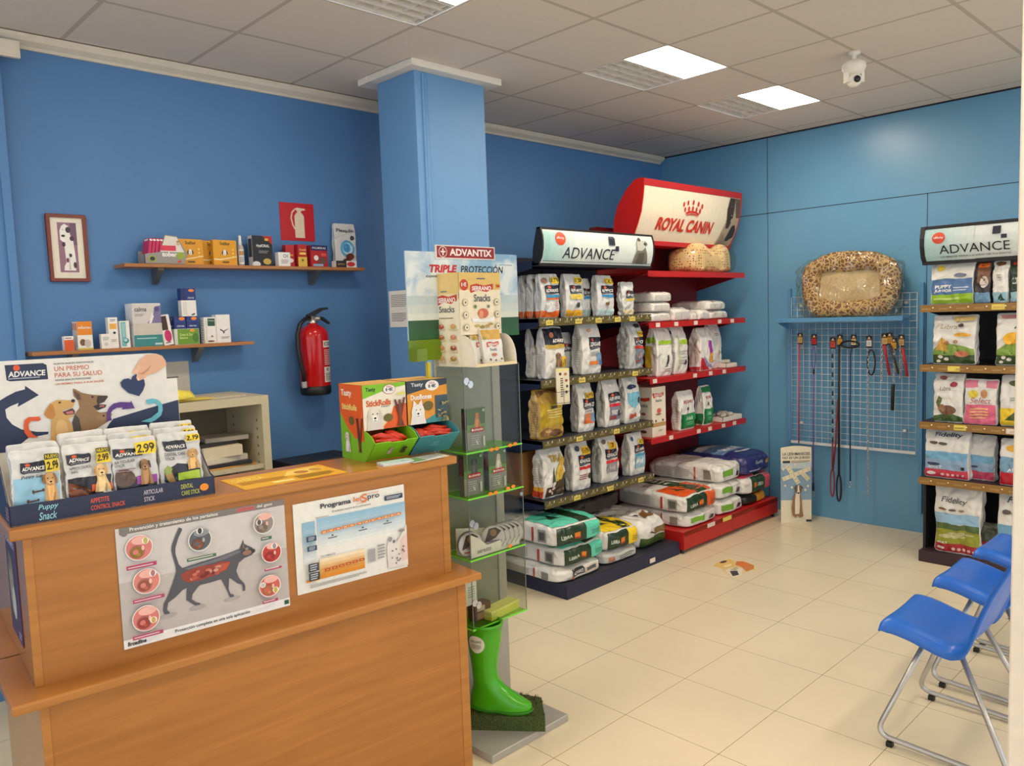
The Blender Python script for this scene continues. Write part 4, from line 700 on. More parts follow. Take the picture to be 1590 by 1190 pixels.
g.ink(cyl, .42, [('R', .05, .0, .95, .36, (226, 220, 206)), ('C', .3, .30, .09, (60, 60, 60)), ('Q', .12, .03, .85, .22, 5, (90, 90, 90)), ('R', .05, .82, .95, .98, (226, 220, 206)), ('T', 'ICOGEN', .12, .86, .9, .95, (30, 30, 40), 0, .03), ('Q', .08, .40, .9, .78, 9, (230, 190, 180))], sub=8); g.build('cylinder', t)
g = G(); g.lathe([(0, 0), (.082, 0), (.09, .01), (.09, .05), (.084, .055), (.07, .05)], BK, 36); g.build('foot_ring', t)
g = G(); g.lathe([(.03, .425), (.03, .44), (.022, .445), (.022, .465), (0, .466)], M((190, 186, 176), .3, 'paint', .8), 20); g.tube([(0, -.02, .452), (.03, -.04, .452)], .012, M((190, 186, 176), .3, 'paint', .8), 12); g.build('valve', t)
g = G(); g.prism([(-.03, 0), (.01, .012), (.07, .045), (.105, .05), (.10, .062), (.06, .06), (-.01, .03), (-.035, .02)], (0, -.012, .455), (1, 0, 0), (0, 0, 1), (0, .024, 0), BK); g.prism([(.01, 0), (.06, -.005), (.11, -.035), (.115, -.025), (.07, .01), (.02, .018)], (0, -.01, .45), (1, 0, 0), (0, 0, 1), (0, .02, 0), BK); g.build('lever_handle', t)
g = G(); g.tube([(-.02, -.01, .455), (-.06, -.02, .45), (-.10, -.03, .42), (-.125, -.04, .36), (-.128, -.045, .28), (-.12, -.05, .2), (-.105, -.05, .13), (-.098, -.04, .08)], .0125, BK, 10); g.build('hose', t)
g = G(); g.lathe([(.015, .0), (.016, .03), (.011, .045)], M((170, 170, 170), .4), 12, (-.098, -.04, .05)); g.build('nozzle', t)
g = G(); g.box(-.03, .03, .30, .03, .109, .34, BK); g.build('wall_bracket', t)

# ================================================================== plastic showcase stand in front of the pillar
t = thing('showcase_stand', 'clear acrylic showcase with lime green shelves on a grey metal stand beside the counter', 'display stand', (2.15, 2.35, 0))
GM = M((176, 172, 164), .4, 'paint', .3)
g = G(); g.box(-.225, -.175, 0, .212, .27, .03, GM); g.build('base_plate', t, bevel=.003)
g = G(); g.box(-.15, .172, .03, .21, .187, 1.62, GM); g.build('back_plate', t, bevel=.002)
x0, x1, y0, y1 = -.145, .158, 0, .168; CL = M((236, 238, 230), .04, 'glass')
g = G(); zb, zt = .455, 1.52
for q in ([(x0, y0), (x1, y0)], [(x0, y1), (x1, y1)], [(x0, y0), (x0, y1)], [(x1, y0), (x1, y1)]):
    g.add([(*q[0], zb), (*q[1], zb), (*q[1], zt), (*q[0], zt)], [(0, 1, 2, 3)], CL)
g.add([(x0, y0, zt), (x1, y0, zt), (x1, y1, zt), (x0, y1, zt)], [(0, 1, 2, 3)], CL)
EDG = M((176, 182, 176), .15, 'acrylic', 0, 0, .6)
for q in ((x0, y0), (x1, y0), (x1, y1)): g.box(q[0]-.0015, q[1]-.0015, zb, q[0]+.0015, q[1]+.0015, zt, EDG)
for q in ((x0, y0, x1, y0), (x1, y0, x1, y1)): g.box(q[0]-.0015, q[1]-.0015, zt-.002, q[2]+.0015, q[3]+.0015, zt+.001, EDG)
g.build('clear_case', t)
LIME = M((150, 224, 60), .15, 'acrylic', 0, 0, .35); LEDGE = M((120, 226, 60), .3, 'ink')
for z in (1.175, .99, .74, .455):
    g = G(); g.add([(x0+.004, y0+.004, z+.005), (x1-.004, y0+.004, z+.005), (x1-.004, y1-.004, z+.005), (x0+.004, y1-.004, z+.005)], [(0, 1, 2, 3)], LIME)
    g.box(x0-.004, y0-.003, z, x1+.004, y0, z+.006, LEDGE); g.box(x0-.004, y0, z, x0-.001, y1, z+.006, LEDGE); g.build('lime_shelf', t)
CH = M((200, 200, 200), .25, 'paint', .8)
for z in (1.455, .885, .56):
    g = G()
    for a, b in ((.012, .01), (.032, -.004)): g.prism([(.014*math.cos(k*math.pi/8), .015*math.sin(k*math.pi/8)) for k in range(16)], (x0+a, y0-.0035, z+b), (1, 0, 0), (0, 0, 1), (0, .003, 0), CH)
    g.build('hinge', t)
g = G(); g.prism([(.008*math.cos(k*math.pi/8), .008*math.sin(k*math.pi/8)) for k in range(16)], (x1-.012, y0-.006, .965), (1, 0, 0), (0, 0, 1), (0, .006, 0), CH); g.build('lock', t)
# header boards
g = G(); g.box(-.28, .162, 1.63, .328, .168, 1.982, M((206, 220, 230), .3)); PA = lambda u, v, o: Vector((-.28+.608*u, .162-o, 1.63+.352*v))
pr = [('R', 0, 0, 1, 1, (176, 204, 226))]
for k in range(8): pr.append(('R', 0, .2+.1*k, 1, .3+.1*k, tuple(int(a+(b-a)*k/7) for a, b in zip((216, 222, 212), (126, 172, 206)))))
pr.append(('R', 0, .5, 1, 1, M((138, 180, 212), .3, 'clouds')))
for k in range(5): pr.append(('R', 0, .045*k, 1, .045*(k+1), (40, 96-3*k, 54)))
pr += [('T', 'TRIPLE', .19, .765, .43, .855, (190, 30, 40), .2, .05), ('T', 'PROTECCIÓN', .46, .765, .86, .87, (30, 34, 44), .2, .024), ('T', 'contra parásitos', .16, .70, .5, .74, (40, 44, 60), .1, .03), ('Q', .82, .86, .97, .875, 1, (70, 110, 150))]
g.ink(PA, 1.8, pr, off=.0003, step=.00004); g.build('header_panel', t)
g = G(); g.box(-.133, .154, 1.955, .19, .161, 2.01, M((226, 220, 214), .3)); g.ink(lambda u, v, o: Vector((-.133+.323*u, .154-o, 1.955+.055*v)), 5.9, [('R', .015, .08, .985, .92, (150, 26, 36)), ('T', 'ADVANTIX', .22, .24, .94, .76, WH, 0, .03), ('C', .11, .5, .068, WH), ('C', .11, .5, .06, (150, 26, 36)), ('R', .1, .25, .12, .75, WH), ('R', .07, .46, .15, .56, WH)]); g.build('brand_board', t)
g = G(); LM2 = M((190, 214, 60), .15, 'acrylic', 0, 0, .4); g.box(-.29, .15, 1.55, .1, .154, 1.632, LM2); g.box(-.29, .10, 1.55, -.24, .15, 1.60, LM2); g.box(-.24, .1, 1.38, -.225, .115, 1.545, M((206, 190, 50), .3)); g.build('lime_holder', t)
# products in the showcase
def vant(label, x, z, k, d_=.03, y=2.395):
    pr = [('R', 0, 0, 1, .5, (150, 146, 142)), ('R', 0, .5, 1, 1, (78, 104, 62)), ('R', 0, .42, 1, .60, (104, 150, 74)), *dog(.55, .80, .26, ((196, 130, 80), (90, 88, 90), (206, 196, 184))[k], ((130, 80, 50), (50, 48, 50), (150, 110, 80))[k]), ('R', .18, .42, .86, .53, (190, 34, 44)), ('T', 'advantix', .34, .45, .84, .51, WH, 0, .02), ('C', .26, .475, .05, WH), ('C', .88, .93, .06, (180, 190, 180)), ('Q', .15, .1, .6, .36, 5, (190, 188, 184)), ('R', .8, .06, .9, .3, (210, 208, 204)), ('P', [(.4, .2), (.5, .1), (.55, .12), (.45, .22)], (220, 220, 216))]
    bx('pipette_box', label, .10, d_, .168, (150, 146, 142), {'F': pr, 'L': [('R', 0, 0, 1, 1, (120, 118, 112)), ('R', 0, .5, 1, 1, (50, 70, 44)), ('R', .1, .5, .9, .9, (120, 60, 60))]}, x, z, y, 0, 'parasite drop boxes in the showcase')
vant('grey and green parasite drop box alone on the top showcase shelf', 2.10, 1.1805, 0)
vant('grey and green drop box with a black and white dog, second showcase shelf', 2.075, .9955, 1)
vant('grey and green drop box with a pale running dog, second showcase shelf', 2.21, .9955, 2)
for k, (x, z) in enumerate(((2.135, 1.165), (2.165, 1.165), (2.24, 1.168), (2.27, 1.17), (2.12, .985), (2.15, .985), (2.22, .99), (2.25, .993), (2.22, .745))):
    g = G(); g.prism([(.012*math.cos(a*math.pi/6), .0075*math.sin(a*math.pi/6)) for a in range(12)], (0, 0, .012), (1, 0, 0), (0, 0, 1), (0, .0006, 0), M((240, 136, 36), .5)); g.build('price_sticker', t, loc=(x-2.15, -.0045, z-.0))
# collar tins in a tray
t2 = thing('tin_tray', 'white cardboard tray with a cut-away front holding collar tins in the showcase', 'tray', (2.155, 2.37, .7455))
g = G(); g.box(-.135, -.008, 0, .135, .085, .002, CARD)
g.prism([(-.135, 0), (.135, 0), (.135, .05), (.06, .045), (-.05, .04), (-.09, .075), (-.135, .10)], (0, -.008, 0), (1, 0, 0), (0, 0, 1), (0, .002, 0), CARD); g.prism([(-.135, 0), (.135, 0), (.135, .06), (-.135, .11)], (0, .084, 0), (1, 0, 0), (0, 0, 1), (0, .002, 0), CARD)
g.ink(lambda u, v, o: Vector((-.135+.27*u, -.008-o, .05*v)), 5.4, [('T', 'seresto', .12, .3, .4, .62, (90, 84, 90)), ('P', [(.55, .25), (.8, .35), (.9, .6), (.8, .25)], (190, 186, 190))]); g.build('tray', t2)
TIN = M((170, 170, 168), .3, 'paint', .7)
for k in range(6):
    g = G(); n = 28; r = .052; c = lambda y_, rr: [(rr*math.cos(2*math.pi*q/n), y_, rr*math.sin(2*math.pi*q/n)) for q in range(n)]
    rings = [c(0, r*.92), c(0, r), c(.006, r*1.01), c(.007, r*.96), c(.026, r*.96), c(.026, 0)]
    g.add(sum(rings, []), [(i*n+q, i*n+(q+1) % n, (i+1)*n+(q+1) % n, (i+1)*n+q) for i in range(5) for q in range(n)], TIN, False)
    g.add(c(0, r*.92), [tuple(range(n))], M((206, 200, 204), .4))
    g.ink(lambda u, v, o: Vector((r*.92*(2*u-1), -o, r*.92*(2*v-1))), 1, [('E', .5, .5, .47, .47, (206, 200, 206)), ('P', [(.1, .3), (.3, .9), (.6, .96), (.85, .8), (.6, .5), (.3, .35)], (70, 56, 50)), ('E', .5, .72, .14, .16, (150, 110, 80)), ('T', 'seresto', .3, .3, .86, .42, (110, 70, 120), .2, .02), ('R', .2, .14, .5, .2, (190, 60, 60))], off=.0006)
    o = tag(g.build('collar_tin', loc=(2.135+k*.026 if k else 2.035, 2.382+.0*k, .80+.0), rotz=rad(-38 if k else -20)), ('round flea collar tin standing alone at the end of the tray', 'round flea collar tin, first of the leaning row', 'round flea collar tin, second of the leaning row', 'round flea collar tin, third of the leaning row', 'round flea collar tin, fourth of the leaning row', 'round flea collar tin, outermost with its full lid showing')[k], 'tin', 'collar tins in the showcase')
bx('pipette_box', 'small brown carton at the bottom of the showcase', .085, .05, .07, (96, 60, 44), {'F': [('R', .1, .1, .9, .5, (150, 110, 80)), ('R', .1, .6, .6, .9, (190, 170, 150))]}, 2.105, .461, 2.40, 0)
g = G(); g.box(-.09, -.03, 0, .09, .03, .035, M((214, 216, 90), .3)); g.box(-.092, -.032, .03, .092, .032, .04, M((226, 226, 120), .3)); tag(g.build('lime_case', loc=(2.20, 2.40, .4605), rotz=.12, bevel=.002), 'yellow green flat case lying at the bottom of the showcase', 'case')
bx('pipette_box', 'white carton standing at the back below the collar tins', .06, .02, .10, (226, 224, 214), {'F': [('Q', .2, .3, .8, .8, 5, (140, 160, 150))]}, 2.06, .5315, 2.42, 0)
# Serrano display box, boot and turf
t = thing('snack_box_display', 'cream snack box display with an open scoop front on top of the showcase', 'display', (2.135, 2.38, 1.5205))
CRM = M((232, 214, 170), .45); w, d, h = .222, .16, .372
g = G(); g.box(-w/2, 0, .125, w/2, .003, h, CRM); g.box(-w/2, .0, .0, -w/2+.003, d, h, CRM); g.box(w/2-.003, 0, 0, w/2, d, h, CRM); g.box(-w/2, d-.003, 0, w/2, d, h, CRM); g.box(-w/2, 0, h-.003, w/2, d, h, CRM); g.box(-w/2, -.08, 0, w/2, d, .003, CRM)
RR = (196, 62, 34)
def wave(u0, u1, v0, v1): return ('P', [(u0, v0+.2*(v1-v0)), (u0+.02, v0+.85*(v1-v0)), (u0+.3*(u1-u0), v1), (u0+.6*(u1-u0), v0+.8*(v1-v0)), (u1, v1), (u1, v0+.4*(v1-v0)), (u0+.7*(u1-u0), v0+.1*(v1-v0)), (u0+.35*(u1-u0), v0+.3*(v1-v0)), (u0+.05*(u1-u0), v0)], RR)
prF = [('R', 0, 0, 1, .72, (238, 226, 196)), ('R', 0, .72, 1, 1, (224, 190, 110)), ('C', .12, .80, .10, RR), ('T', '1€', .06, .775, .18, .84, WH, 0, .03), wave(.25, .82, .67, .82), ('T', 'SERRANO', .3, .71, .77, .78, WH, .05, .03), ('Q', .42, .88, .66, .92, 1, (90, 100, 130)), ('T', 'Snacks', .34, .53, .74, .65, (90, 100, 106), 0, .02),
       ('P', [(.3, .2), (.8, .2), (.84, .28), (.55, .24), (.26, .28)], WH), ('E', .55, .34, .13, .08, (206, 106, 74)), ('E', .5, .32, .05, .07, (226, 150, 120)), ('E', .40, .14, .06, .025, (196, 170, 100)), ('E', .52, .12, .06, .025, (160, 140, 80)), ('E', .64, .13, .06, .025, (190, 160, 90)), ('E', .72, .16, .06, .02, (170, 150, 90)), ('C', .36, .45, .035, (110, 140, 60)), ('C', .68, .45, .03, (110, 120, 110)), ('R', .9, .76, .97, .8, (196, 60, 40)), ('R', .9, .8, .97, .82, (226, 190, 60))]
for vv in (.52, .32, .12): prF += [('C', .12, vv, .062, (150, 140, 110)), ('C', .12, vv, .052, (238, 228, 200)), ('C', .88, vv, .062, (150, 140, 110)), ('C', .88, vv, .052, (238, 228, 200)), ('C', .12, vv, .02, (110, 104, 84)), ('C', .88, vv, .02, (90, 84, 70))]
g.ink(lambda u, v, o: Vector((-w/2+w*u, -o, .125+(h-.125)*v)), .9, prF)
prL = [('R', 0, 0, 1, .72, (240, 230, 206)), ('R', 0, .78, 1, 1, (224, 196, 124)), wave(.14, .92, .66, .77), ('T', 'SERRANO', .2, .685, .86, .74, WH, .05, .03), ('T', 'Snacks', .22, .58, .82, .65, (90, 100, 106), 0, .02), ('Q', .3, .79, .6, .82, 1, (110, 120, 140)), ('Q', .2, .51, .85, .53, 1, (130, 120, 100))]
for k in range(8):
    cu, cv = (.28, .75)[k % 2], .43-.115*(k//2); prL += [('E', cu, cv-.03, .17, .015, (214, 200, 170)), ('E', cu, cv, .11, .028, [(206, 100, 84), (210, 170, 100), (190, 120, 80), (210, 140, 110), (206, 150, 90), (150, 84, 60), (206, 180, 110), (160, 130, 60)][k]), ('E', cu+.02, cv+.015, .05, .015, (226, 170, 140))]
g.ink(lambda u, v, o: Vector((-w/2-o, d*(1-u), h*v)), .34, prL); g.build('box', t)
for sx in (-1, 1):
    g = G(); q = [(0, 0)]+[(-.085*math.sin(a*math.pi/16)**.8, .02+.105*math.cos(a*math.pi/16)) for a in range(9)]+[(-.085, 0)]
    g.prism(q, (sx*(w/2-.0015)-.001, 0, .0), (0, 1, 0), (0, 0, 1), (.002, 0, 0), M((240, 232, 214), .5)); g.build('side_flap', t)
g = G(); g.box(-w/2, -.086, 0, w/2, -.083, .012, CRM); g.build('front_lip', t)
prS = [('R', .02, .7, .98, .98, (214, 170, 84)), wave(.2, .8, .48, .64), ('T', 'SERRANO', .26, .52, .76, .6, WH, .05, .03), ('T', 'Snacks', .34, .38, .66, .46, (90, 100, 106)), ('E', .55, .26, .12, .05, (206, 120, 90)), ('C', .16, .74, .07, (150, 160, 60)), *dog(.3, .12, .08, (90, 70, 50), body=False), *dog(.55, .1, .07, (60, 54, 50), body=False), *dog(.8, .13, .08, (120, 90, 60), body=False)]
for k in range(3): softbag('snack_bag', ('small cream snack bag, front one in the scoop of the cream display', 'small snack bag behind the front one in the scoop', 'small snack bag deepest in the scoop of the cream display')[k], 'snack bag', 'snack bags in the cream display', .10, .028, .14, (2.155-.03*k, 2.335+.03*k, 1.526), rad(-10+10*k), FILMW, {'F': prS}, 'pack', 40+k, 7, .003, .25, 12, .0016)
# turf block and boot
g = G(); TP = [(-.16, .08), (.06, -.185), (.17, -.06), (.10, .10), (-.16, .13)]
g.prism(TP, (0, 0, 0), (1, 0, 0), (0, 1, 0), (0, 0, .062), M((70, 84, 36), .9, 'turf')); random.seed(5)
for k in range(900):
    a, b = random.random(), random.random()
    x = -.16+.33*a; y = -.185+.3*b
    ins = False; j = len(TP)-1
    for i in range(len(TP)):
        if (TP[i][1] > y) != (TP[j][1] > y) and x < (TP[j][0]-TP[i][0])*(y-TP[i][1])/(TP[j][1]-TP[i][1])+TP[i][0]: ins = not ins
        j = i
    if ins:
        q = random.random()*6.28; hh = .008+.009*random.random(); dx, dy = .003*math.cos(q), .003*math.sin(q)
        g.add([(x-dx, y-dy, .061), (x+dx, y+dy, .061), (x+2*dy, y-2*dx, .061+hh)], [(0, 1, 2)], M((92, 92, 44) if k % 2 else (70, 62, 34), .9))
tag(g.build('turf_block', loc=(2.135, 2.335, .03), weld=False), 'block of artificial turf on the metal base carrying the boot', 'turf')
t = thing('rubber_boot', 'bright green rubber boot with a round white label on the turf block', 'boot', (2.085, 2.37, .094), math.atan2(-.205, .125))
BG = M((70, 168, 20), .2, 'paint')
# rings from sole to shaft top: (centre x, z, half length, half width); local +x is the toe direction
rg = [(.055, 0, .128, .042), (.055, .012, .132, .046), (.055, .028, .130, .047), (.052, .045, .126, .046), (.040, .065, .112, .045), (.022, .085, .088, .045), (.006, .105, .066, .046), (-.004, .13, .055, .048), (-.008, .17, .053, .051), (-.008, .22, .058, .056), (-.006, .27, .066, .062), (-.004, .32, .072, .066), (-.004, .36, .075, .068), (-.004, .363, .079, .072), (-.004, .374, .079, .072), (-.004, .374, .072, .065), (-.004, .34, .070, .063), (-.004, .22, .055, .052)]
n = 32; vs = []
for cx, z, hl, hw_ in rg:
    for k in range(n):
        a = 2*math.pi*k/n; ca, sa = math.cos(a), math.sin(a); ex = .75 if z < .06 else .95
        x = cx+hl*math.copysign(abs(ca)**ex, ca); zz = z+(.010*max(0, x-.08)/.1 if .01 < z < .05 else 0)+(.025*max(0, -ca)*0)
        waist = 1-.18*math.exp(-((x-.05)/.03)**2) if z < .03 else 1
        vs.append((x, hw_*sa*waist, zz-(.012*max(0, (x-.06)/.12) if .04 < z < .09 else 0)))
g = G(); fs = [(i*n+k, i*n+(k+1) % n, (i+1)*n+(k+1) % n, (i+1)*n+k) for i in range(len(rg)-1) for k in range(n)]
g.add(vs, fs, BG, True); g.add(vs[:n], [tuple(range(n))[::-1]], BG)
g.build('boot_upper', t)
g = G(); SB = M((44, 118, 18), .45, 'paint')
for i in range(2):
    pass
g.tube([(.055+.134*math.copysign(abs(math.cos(a))**.75, math.cos(a)), .048*math.sin(a)*(1-.18*math.exp(-((.055+.134*math.cos(a)-.05)/.03)**2)), .012) for a in [2*math.pi*k/48 for k in range(48)]], .0045, SB, 6, closed=True); g.build('sole_edge', t)
def cb(u, v, o):
    z = .262+.075*v; k = (z-.22)/.1; hl = .058+.0135*k+.0025+o; hw_ = .056+.0095*k+.0025+o; a = -1.80+1.05*(u-.5)
    return Vector((-.006+hl*math.cos(a), hw_*math.sin(a), z))
g = G(); g.ink(cb, .8, [('E', .5, .5, .5, .5, (226, 224, 206)), ('T', 'HILGAS', .18, .6, .82, .74, (70, 110, 60), 0, .02), ('Q', .2, .24, .8, .5, 4, (120, 140, 110))], off=.0, sub=8, lim=.2); g.build('round_label', t)

# ================================================================== the two gondola racks along the back
NV_ = M((30, 36, 66), .5, 'paint'); NV2 = M((22, 26, 44), .55, 'paint'); NVS = M((40, 42, 52), .5, 'paint'); RK = M((184, 30, 28), .38, 'paint'); RK2 = M((122, 20, 24), .5, 'paint'); DK_ = M((30, 22, 24), .6, 'paint')
OLV = M((92, 82, 46), .35, 'paint'); TAGY = M((226, 206, 96), .5); TAGW = M((226, 212, 200), .5); BLKP = M((26, 24, 28), .55, 'paint')
def rail_marks(g, x0, x1, y, z0, h, dirx=True, dens=11, col=(206, 196, 150)):
    """little repeated brand words and dots printed along a price rail"""
    f = (lambda u, v, o: Vector((x0+(x1-x0)*u, y-o, z0+h*v))) if dirx else (lambda u, v, o: Vector((y-o, x0+(x1-x0)*u, z0+h*v)))
    pr = []
    for k in range(dens):
        u = (k+.5)/dens; pr += [('T', 'ADVANCE', u-.03, .35, u+.012, .6, (170, 160, 110), .1, .02), ('P', [(u+.022, .6), (u+.026, .88), (u+.031, .88), (u+.028, .6)], WH), ('P', [(u-.012, .64), (u-.008, .9), (u-.004, .9), (u-.007, .64)], WH)]
    g.ink(f, (x1-x0)/h, pr, off=.0004)
    return g
def gondola_tag(t, x, y, z, w, h, mat, txt=None):
    g = G(); g.box(x-w/2, y-.0015, z, x+w/2, y, z+h, mat)
    if txt: g.ink(lambda u, v, o: Vector((x-w/2+w*u, y-.0015-o, z+h*v)), w/h, [('T', txt, .2, .3, .8, .7, (60, 56, 40))])
    g.build('price_tag', t)
NX0, NX1, NY, RX0, RX1, RY, BKY = 3.46, 4.60, 3.33, 4.625, 5.955, 3.37, 3.85
NZ = (1.688, 1.31, .934, .556); RZ = (1.995, 1.628, 1.226, .79)
t = thing('navy_rack', 'dark navy shop rack with olive price rails, next to the pillar', 'rack', (0, 0, 0))
g = G(); g.box(NX0, BKY-.03, 0, NX1, BKY, 2.10, NV2); g.build('back_panel', t)
for x in (NX0, NX1-.03): g = G(); g.box(x, BKY, 0, x+.03, BKY+.05, 2.10, NV_); g.build('upright', t)
g = G(); g.box(NX0-.05, 3.12, 0, NX1-.01, BKY-.03, .088, NV_); g.box(NX0-.05, 3.125, .088, NX1-.01, BKY-.03, .09, NVS); g.build('base', t, bevel=.003)
for z in NZ:
    g = G(); g.box(NX0, NY+.003, z-.022, NX1, BKY-.03, z, NVS)
    for x in (NX0, NX1-.004): g.prism([(NY+.01, -.045), (NY+.1, -.06), (BKY-.03, -.11), (BKY-.03, 0), (NY+.01, 0)], (x, 0, z), (0, 1, 0), (0, 0, 1), (.004, 0, 0), NV_)
    g.build('shelf', t)
    g = G(); g.box(NX0, NY, z-.046, NX1, NY+.003, z+.002, OLV); rail_marks(g, NX0, NX1, NY, z-.046, .048); g.build('price_rail', t)
    for x in {NZ[0]: (3.55, 3.82, 4.02, 4.22, 4.38), NZ[1]: (3.84, 4.40), NZ[2]: (3.80, 4.18), NZ[3]: (3.76, 4.10, 4.44)}[z]: gondola_tag(t, x, NY, z-.04, .062, .03, TAGY, '3.25')
g = G(); g.box(NX0, 3.36, 2.025, NX1, BKY-.03, 2.04, NV_); g.prism([(3.38, -.03), (BKY-.03, -.10), (BKY-.03, 0), (3.38, 0)], (NX0, 0, 2.025), (0, 1, 0), (0, 0, 1), (.004, 0, 0), NV_); g.build('top_shelf', t)
g = G(); g.box(4.24, 3.122-.0035, .02, 4.30, 3.12, .05, TAGW); g.build('price_tag', t)
def header(t, prof, x0, x1, yb, prints, frame, face, A, axis='x', nm='header_sign', rev=False):
    """convex sign: prof = [(y or x, z) ..] bottom to top on its front; extruded along the rack"""
    def along(p, s, o=0): return Vector((s, p[0]-o, p[1])) if axis == 'x' else Vector((p[0]-o, s, p[1]))
    L = [0]
    for a, b in zip(prof, prof[1:]): L.append(L[-1]+math.dist(a, b))
    def at(v):
        q = v*L[-1]
        for i in range(len(prof)-1):
            if q <= L[i+1] or i == len(prof)-2:
                f = (q-L[i])/(L[i+1]-L[i]); return (prof[i][0]+(prof[i+1][0]-prof[i][0])*f, prof[i][1]+(prof[i+1][1]-prof[i][1])*f)
    g = G(); P = lambda u, v, o: along(at(v), (x0+(x1-x0)*u), o)
    g.grid(lambda u, v: P(u, v, 0), 8, 24, face); g.ink(P, A, prints, off=.0012, step=.0005, sub=14, lim=.12); g.build('sign_face', t)
    return at, along
t2 = thing('brand_sign', 'black framed curved sign with a grey dog on top of the navy rack', 'sign', (0, 0, 0))
pf = [(3.318, 2.024), (3.302, 2.06), (3.290, 2.11), (3.288, 2.15), (3.292, 2.19), (3.304, 2.225)]
SGR = [('R', .0, 0, 1, 1, (214, 224, 220))]
for k in range(6): SGR.append(('R', .012+.05*k, .06, .062+.05*k, .94, tuple(int(a+(b-a)*k/5) for a, b in zip((164, 206, 204), (214, 224, 220)))))
adv_sign = SGR+[('R', .012, .055, .99, .07, (60, 64, 70)), ('E', .14, .74, .042, .2, (216, 78, 40)), ('T', 'affinity', .108, .7, .17, .8, WH), ('T', 'ADVANCE', .16, .16, .62, .50, (30, 32, 38), .18, .0), ('P', [(.56, .62), (.56, .9), (.605, .9), (.615, .84), (.615, .62)], (36, 40, 56)), ('P', [(.62, .44), (.62, .6), (.65, .6), (.65, .44)], (36, 40, 56)),
    ('P', [(.8, .06), (.81, .3), (.83, .5), (.82, .74), (.85, .9), (.88, .82), (.91, .84), (.935, .72), (.91, .62), (.93, .4), (.95, .06)], (120, 116, 104)), ('P', [(.83, .5), (.82, .74), (.85, .9), (.88, .82), (.91, .84), (.91, .62), (.88, .5)], (196, 194, 184)), ('E', .905, .72, .012, .05, (60, 58, 54)), ('E', .85, .86, .015, .07, (80, 76, 70)), ('P', [(.83, .06), (.84, .4), (.9, .44), (.9, .06)], (90, 86, 76))]
header(t2, pf, NX0+.008, NX1-.02, 3.4, adv_sign, BLKP, M((216, 224, 220), .3), 5.5)
for x in (NX0, NX1-.022):
    g = G(); g.prism([(3.325, 2.012), (3.296, 2.06), (3.284, 2.11), (3.282, 2.15), (3.286, 2.19), (3.30, 2.235), (3.33, 2.235), (3.365, 2.11), (3.375, 2.012)], (x, 0, 0), (0, 1, 0), (0, 0, 1), (.012, 0, 0), BLKP); g.build('end_cap', t2)
g = G(); g.prism([(3.30, 2.225), (3.30, 2.237), (3.33, 2.237), (3.33, 2.228)], (NX0, 0, 0), (0, 1, 0), (0, 0, 1), (NX1-NX0-.01, 0, 0), BLKP); g.build('top_frame', t2)
g = G(); g.prism([(3.314, 2.008), (3.312, 2.024), (3.375, 2.024), (3.375, 2.008)], (NX0, 0, 0), (0, 1, 0), (0, 0, 1), (NX1-NX0-.01, 0, 0), BLKP); g.build('bottom_frame', t2)
g = G(); g.prism([(3.325, 2.02), (3.31, 2.2), (3.33, 2.23), (3.375, 2.02)], (NX0+.012, 0, 0), (0, 1, 0), (0, 0, 1), (NX1-NX0-.035, 0, 0), M((60, 62, 66), .5)); g.build('housing', t2)
# ---- red rack
t = thing('red_rack', 'red shop rack with red price rails in the far corner', 'rack', (0, 0, 0))
g = G(); g.box(RX0, BKY-.02, 0, RX1, BKY, 2.35, RK2); g.build('back_panel', t)
for x in (RX0, RX1-.03): g = G(); g.box(x, BKY, 0, x+.03, BKY+.05, 2.35, RK2); g.build('upright', t)
g = G(); g.box(RX0-.02, 3.095, .03, RX1+.005, BKY-.02, .155, RK); g.box(RX0-.02, 3.091, .03, RX1+.005, 3.095, .14, RK); g.build('base', t, bevel=.003)
for x in (RX0+.0, RX1-.03): g = G(); g.lathe([(.012, .03), (.012, .004), (.016, 0), (0, 0)], BLKP, 12, (x, 3.12, 0)); g.build('levelling_foot', t)
g = G(); g.add([(RX0-.02, 3.088, .125), (RX1, 3.088, .125), (RX1, 3.088, .160), (RX0-.02, 3.088, .160)], [(0, 1, 2, 3)], M((214, 170, 160), .1, 'glass')); g.build('clear_strip', t)
for k, z in enumerate(RZ):
    g = G(); g.box(RX0, RY+.003, z-.02, RX1, BKY-.02, z, RK)
    for x in (RX0, RX1-.004): g.prism([(RY+.06, -.03), (BKY-.02, -.13), (BKY-.02, 0), (RY+.01, 0)], (x, 0, z), (0, 1, 0), (0, 0, 1), (.004, 0, 0), RK2)
    g.build('shelf', t, bevel=.001)
    g = G(); g.box(RX0, RY, z-.038, RX1+.004, RY+.003, z+.002, RK); g.box(RX0, RY-.002, z-.04, RX1+.004, RY, z-.036, RK); g.build('price_rail', t)
    for x in ((), (4.73, 4.96, 5.22, 5.56, 5.75), (4.68, 5.20, 5.42, 5.62), (4.87, 5.24, 5.40, 5.60, 5.77))[k]: gondola_tag(t, x, RY-.002, z-.034, .05, .03, TAGW)
gondola_tag(t, 5.17, 3.0875, .127, .12, .03, TAGY); gondola_tag(t, 4.95, 3.0875, .127, .1, .03, TAGW)
t2 = thing('brand_sign', 'large red drum shaped sign with a crown emblem on top of the red rack', 'sign', (0, 0, 0))
pf = [(3.512, 2.225), (3.487, 2.262), (3.453, 2.335), (3.42, 2.42), (3.400, 2.53), (3.394, 2.60)]
CRD = (206, 46, 24)
crown = []
for k in range(5):
    u = .40+.040*k; dv = -.02*abs(k-2)**1.5
    crown += [('E', u-.012 if k < 2 else (u+.012 if k > 2 else u), .80+dv, .0095, .05, CRD), ('E', .405+.0375*k, .685+dv*.6, .0095, .048, CRD)]
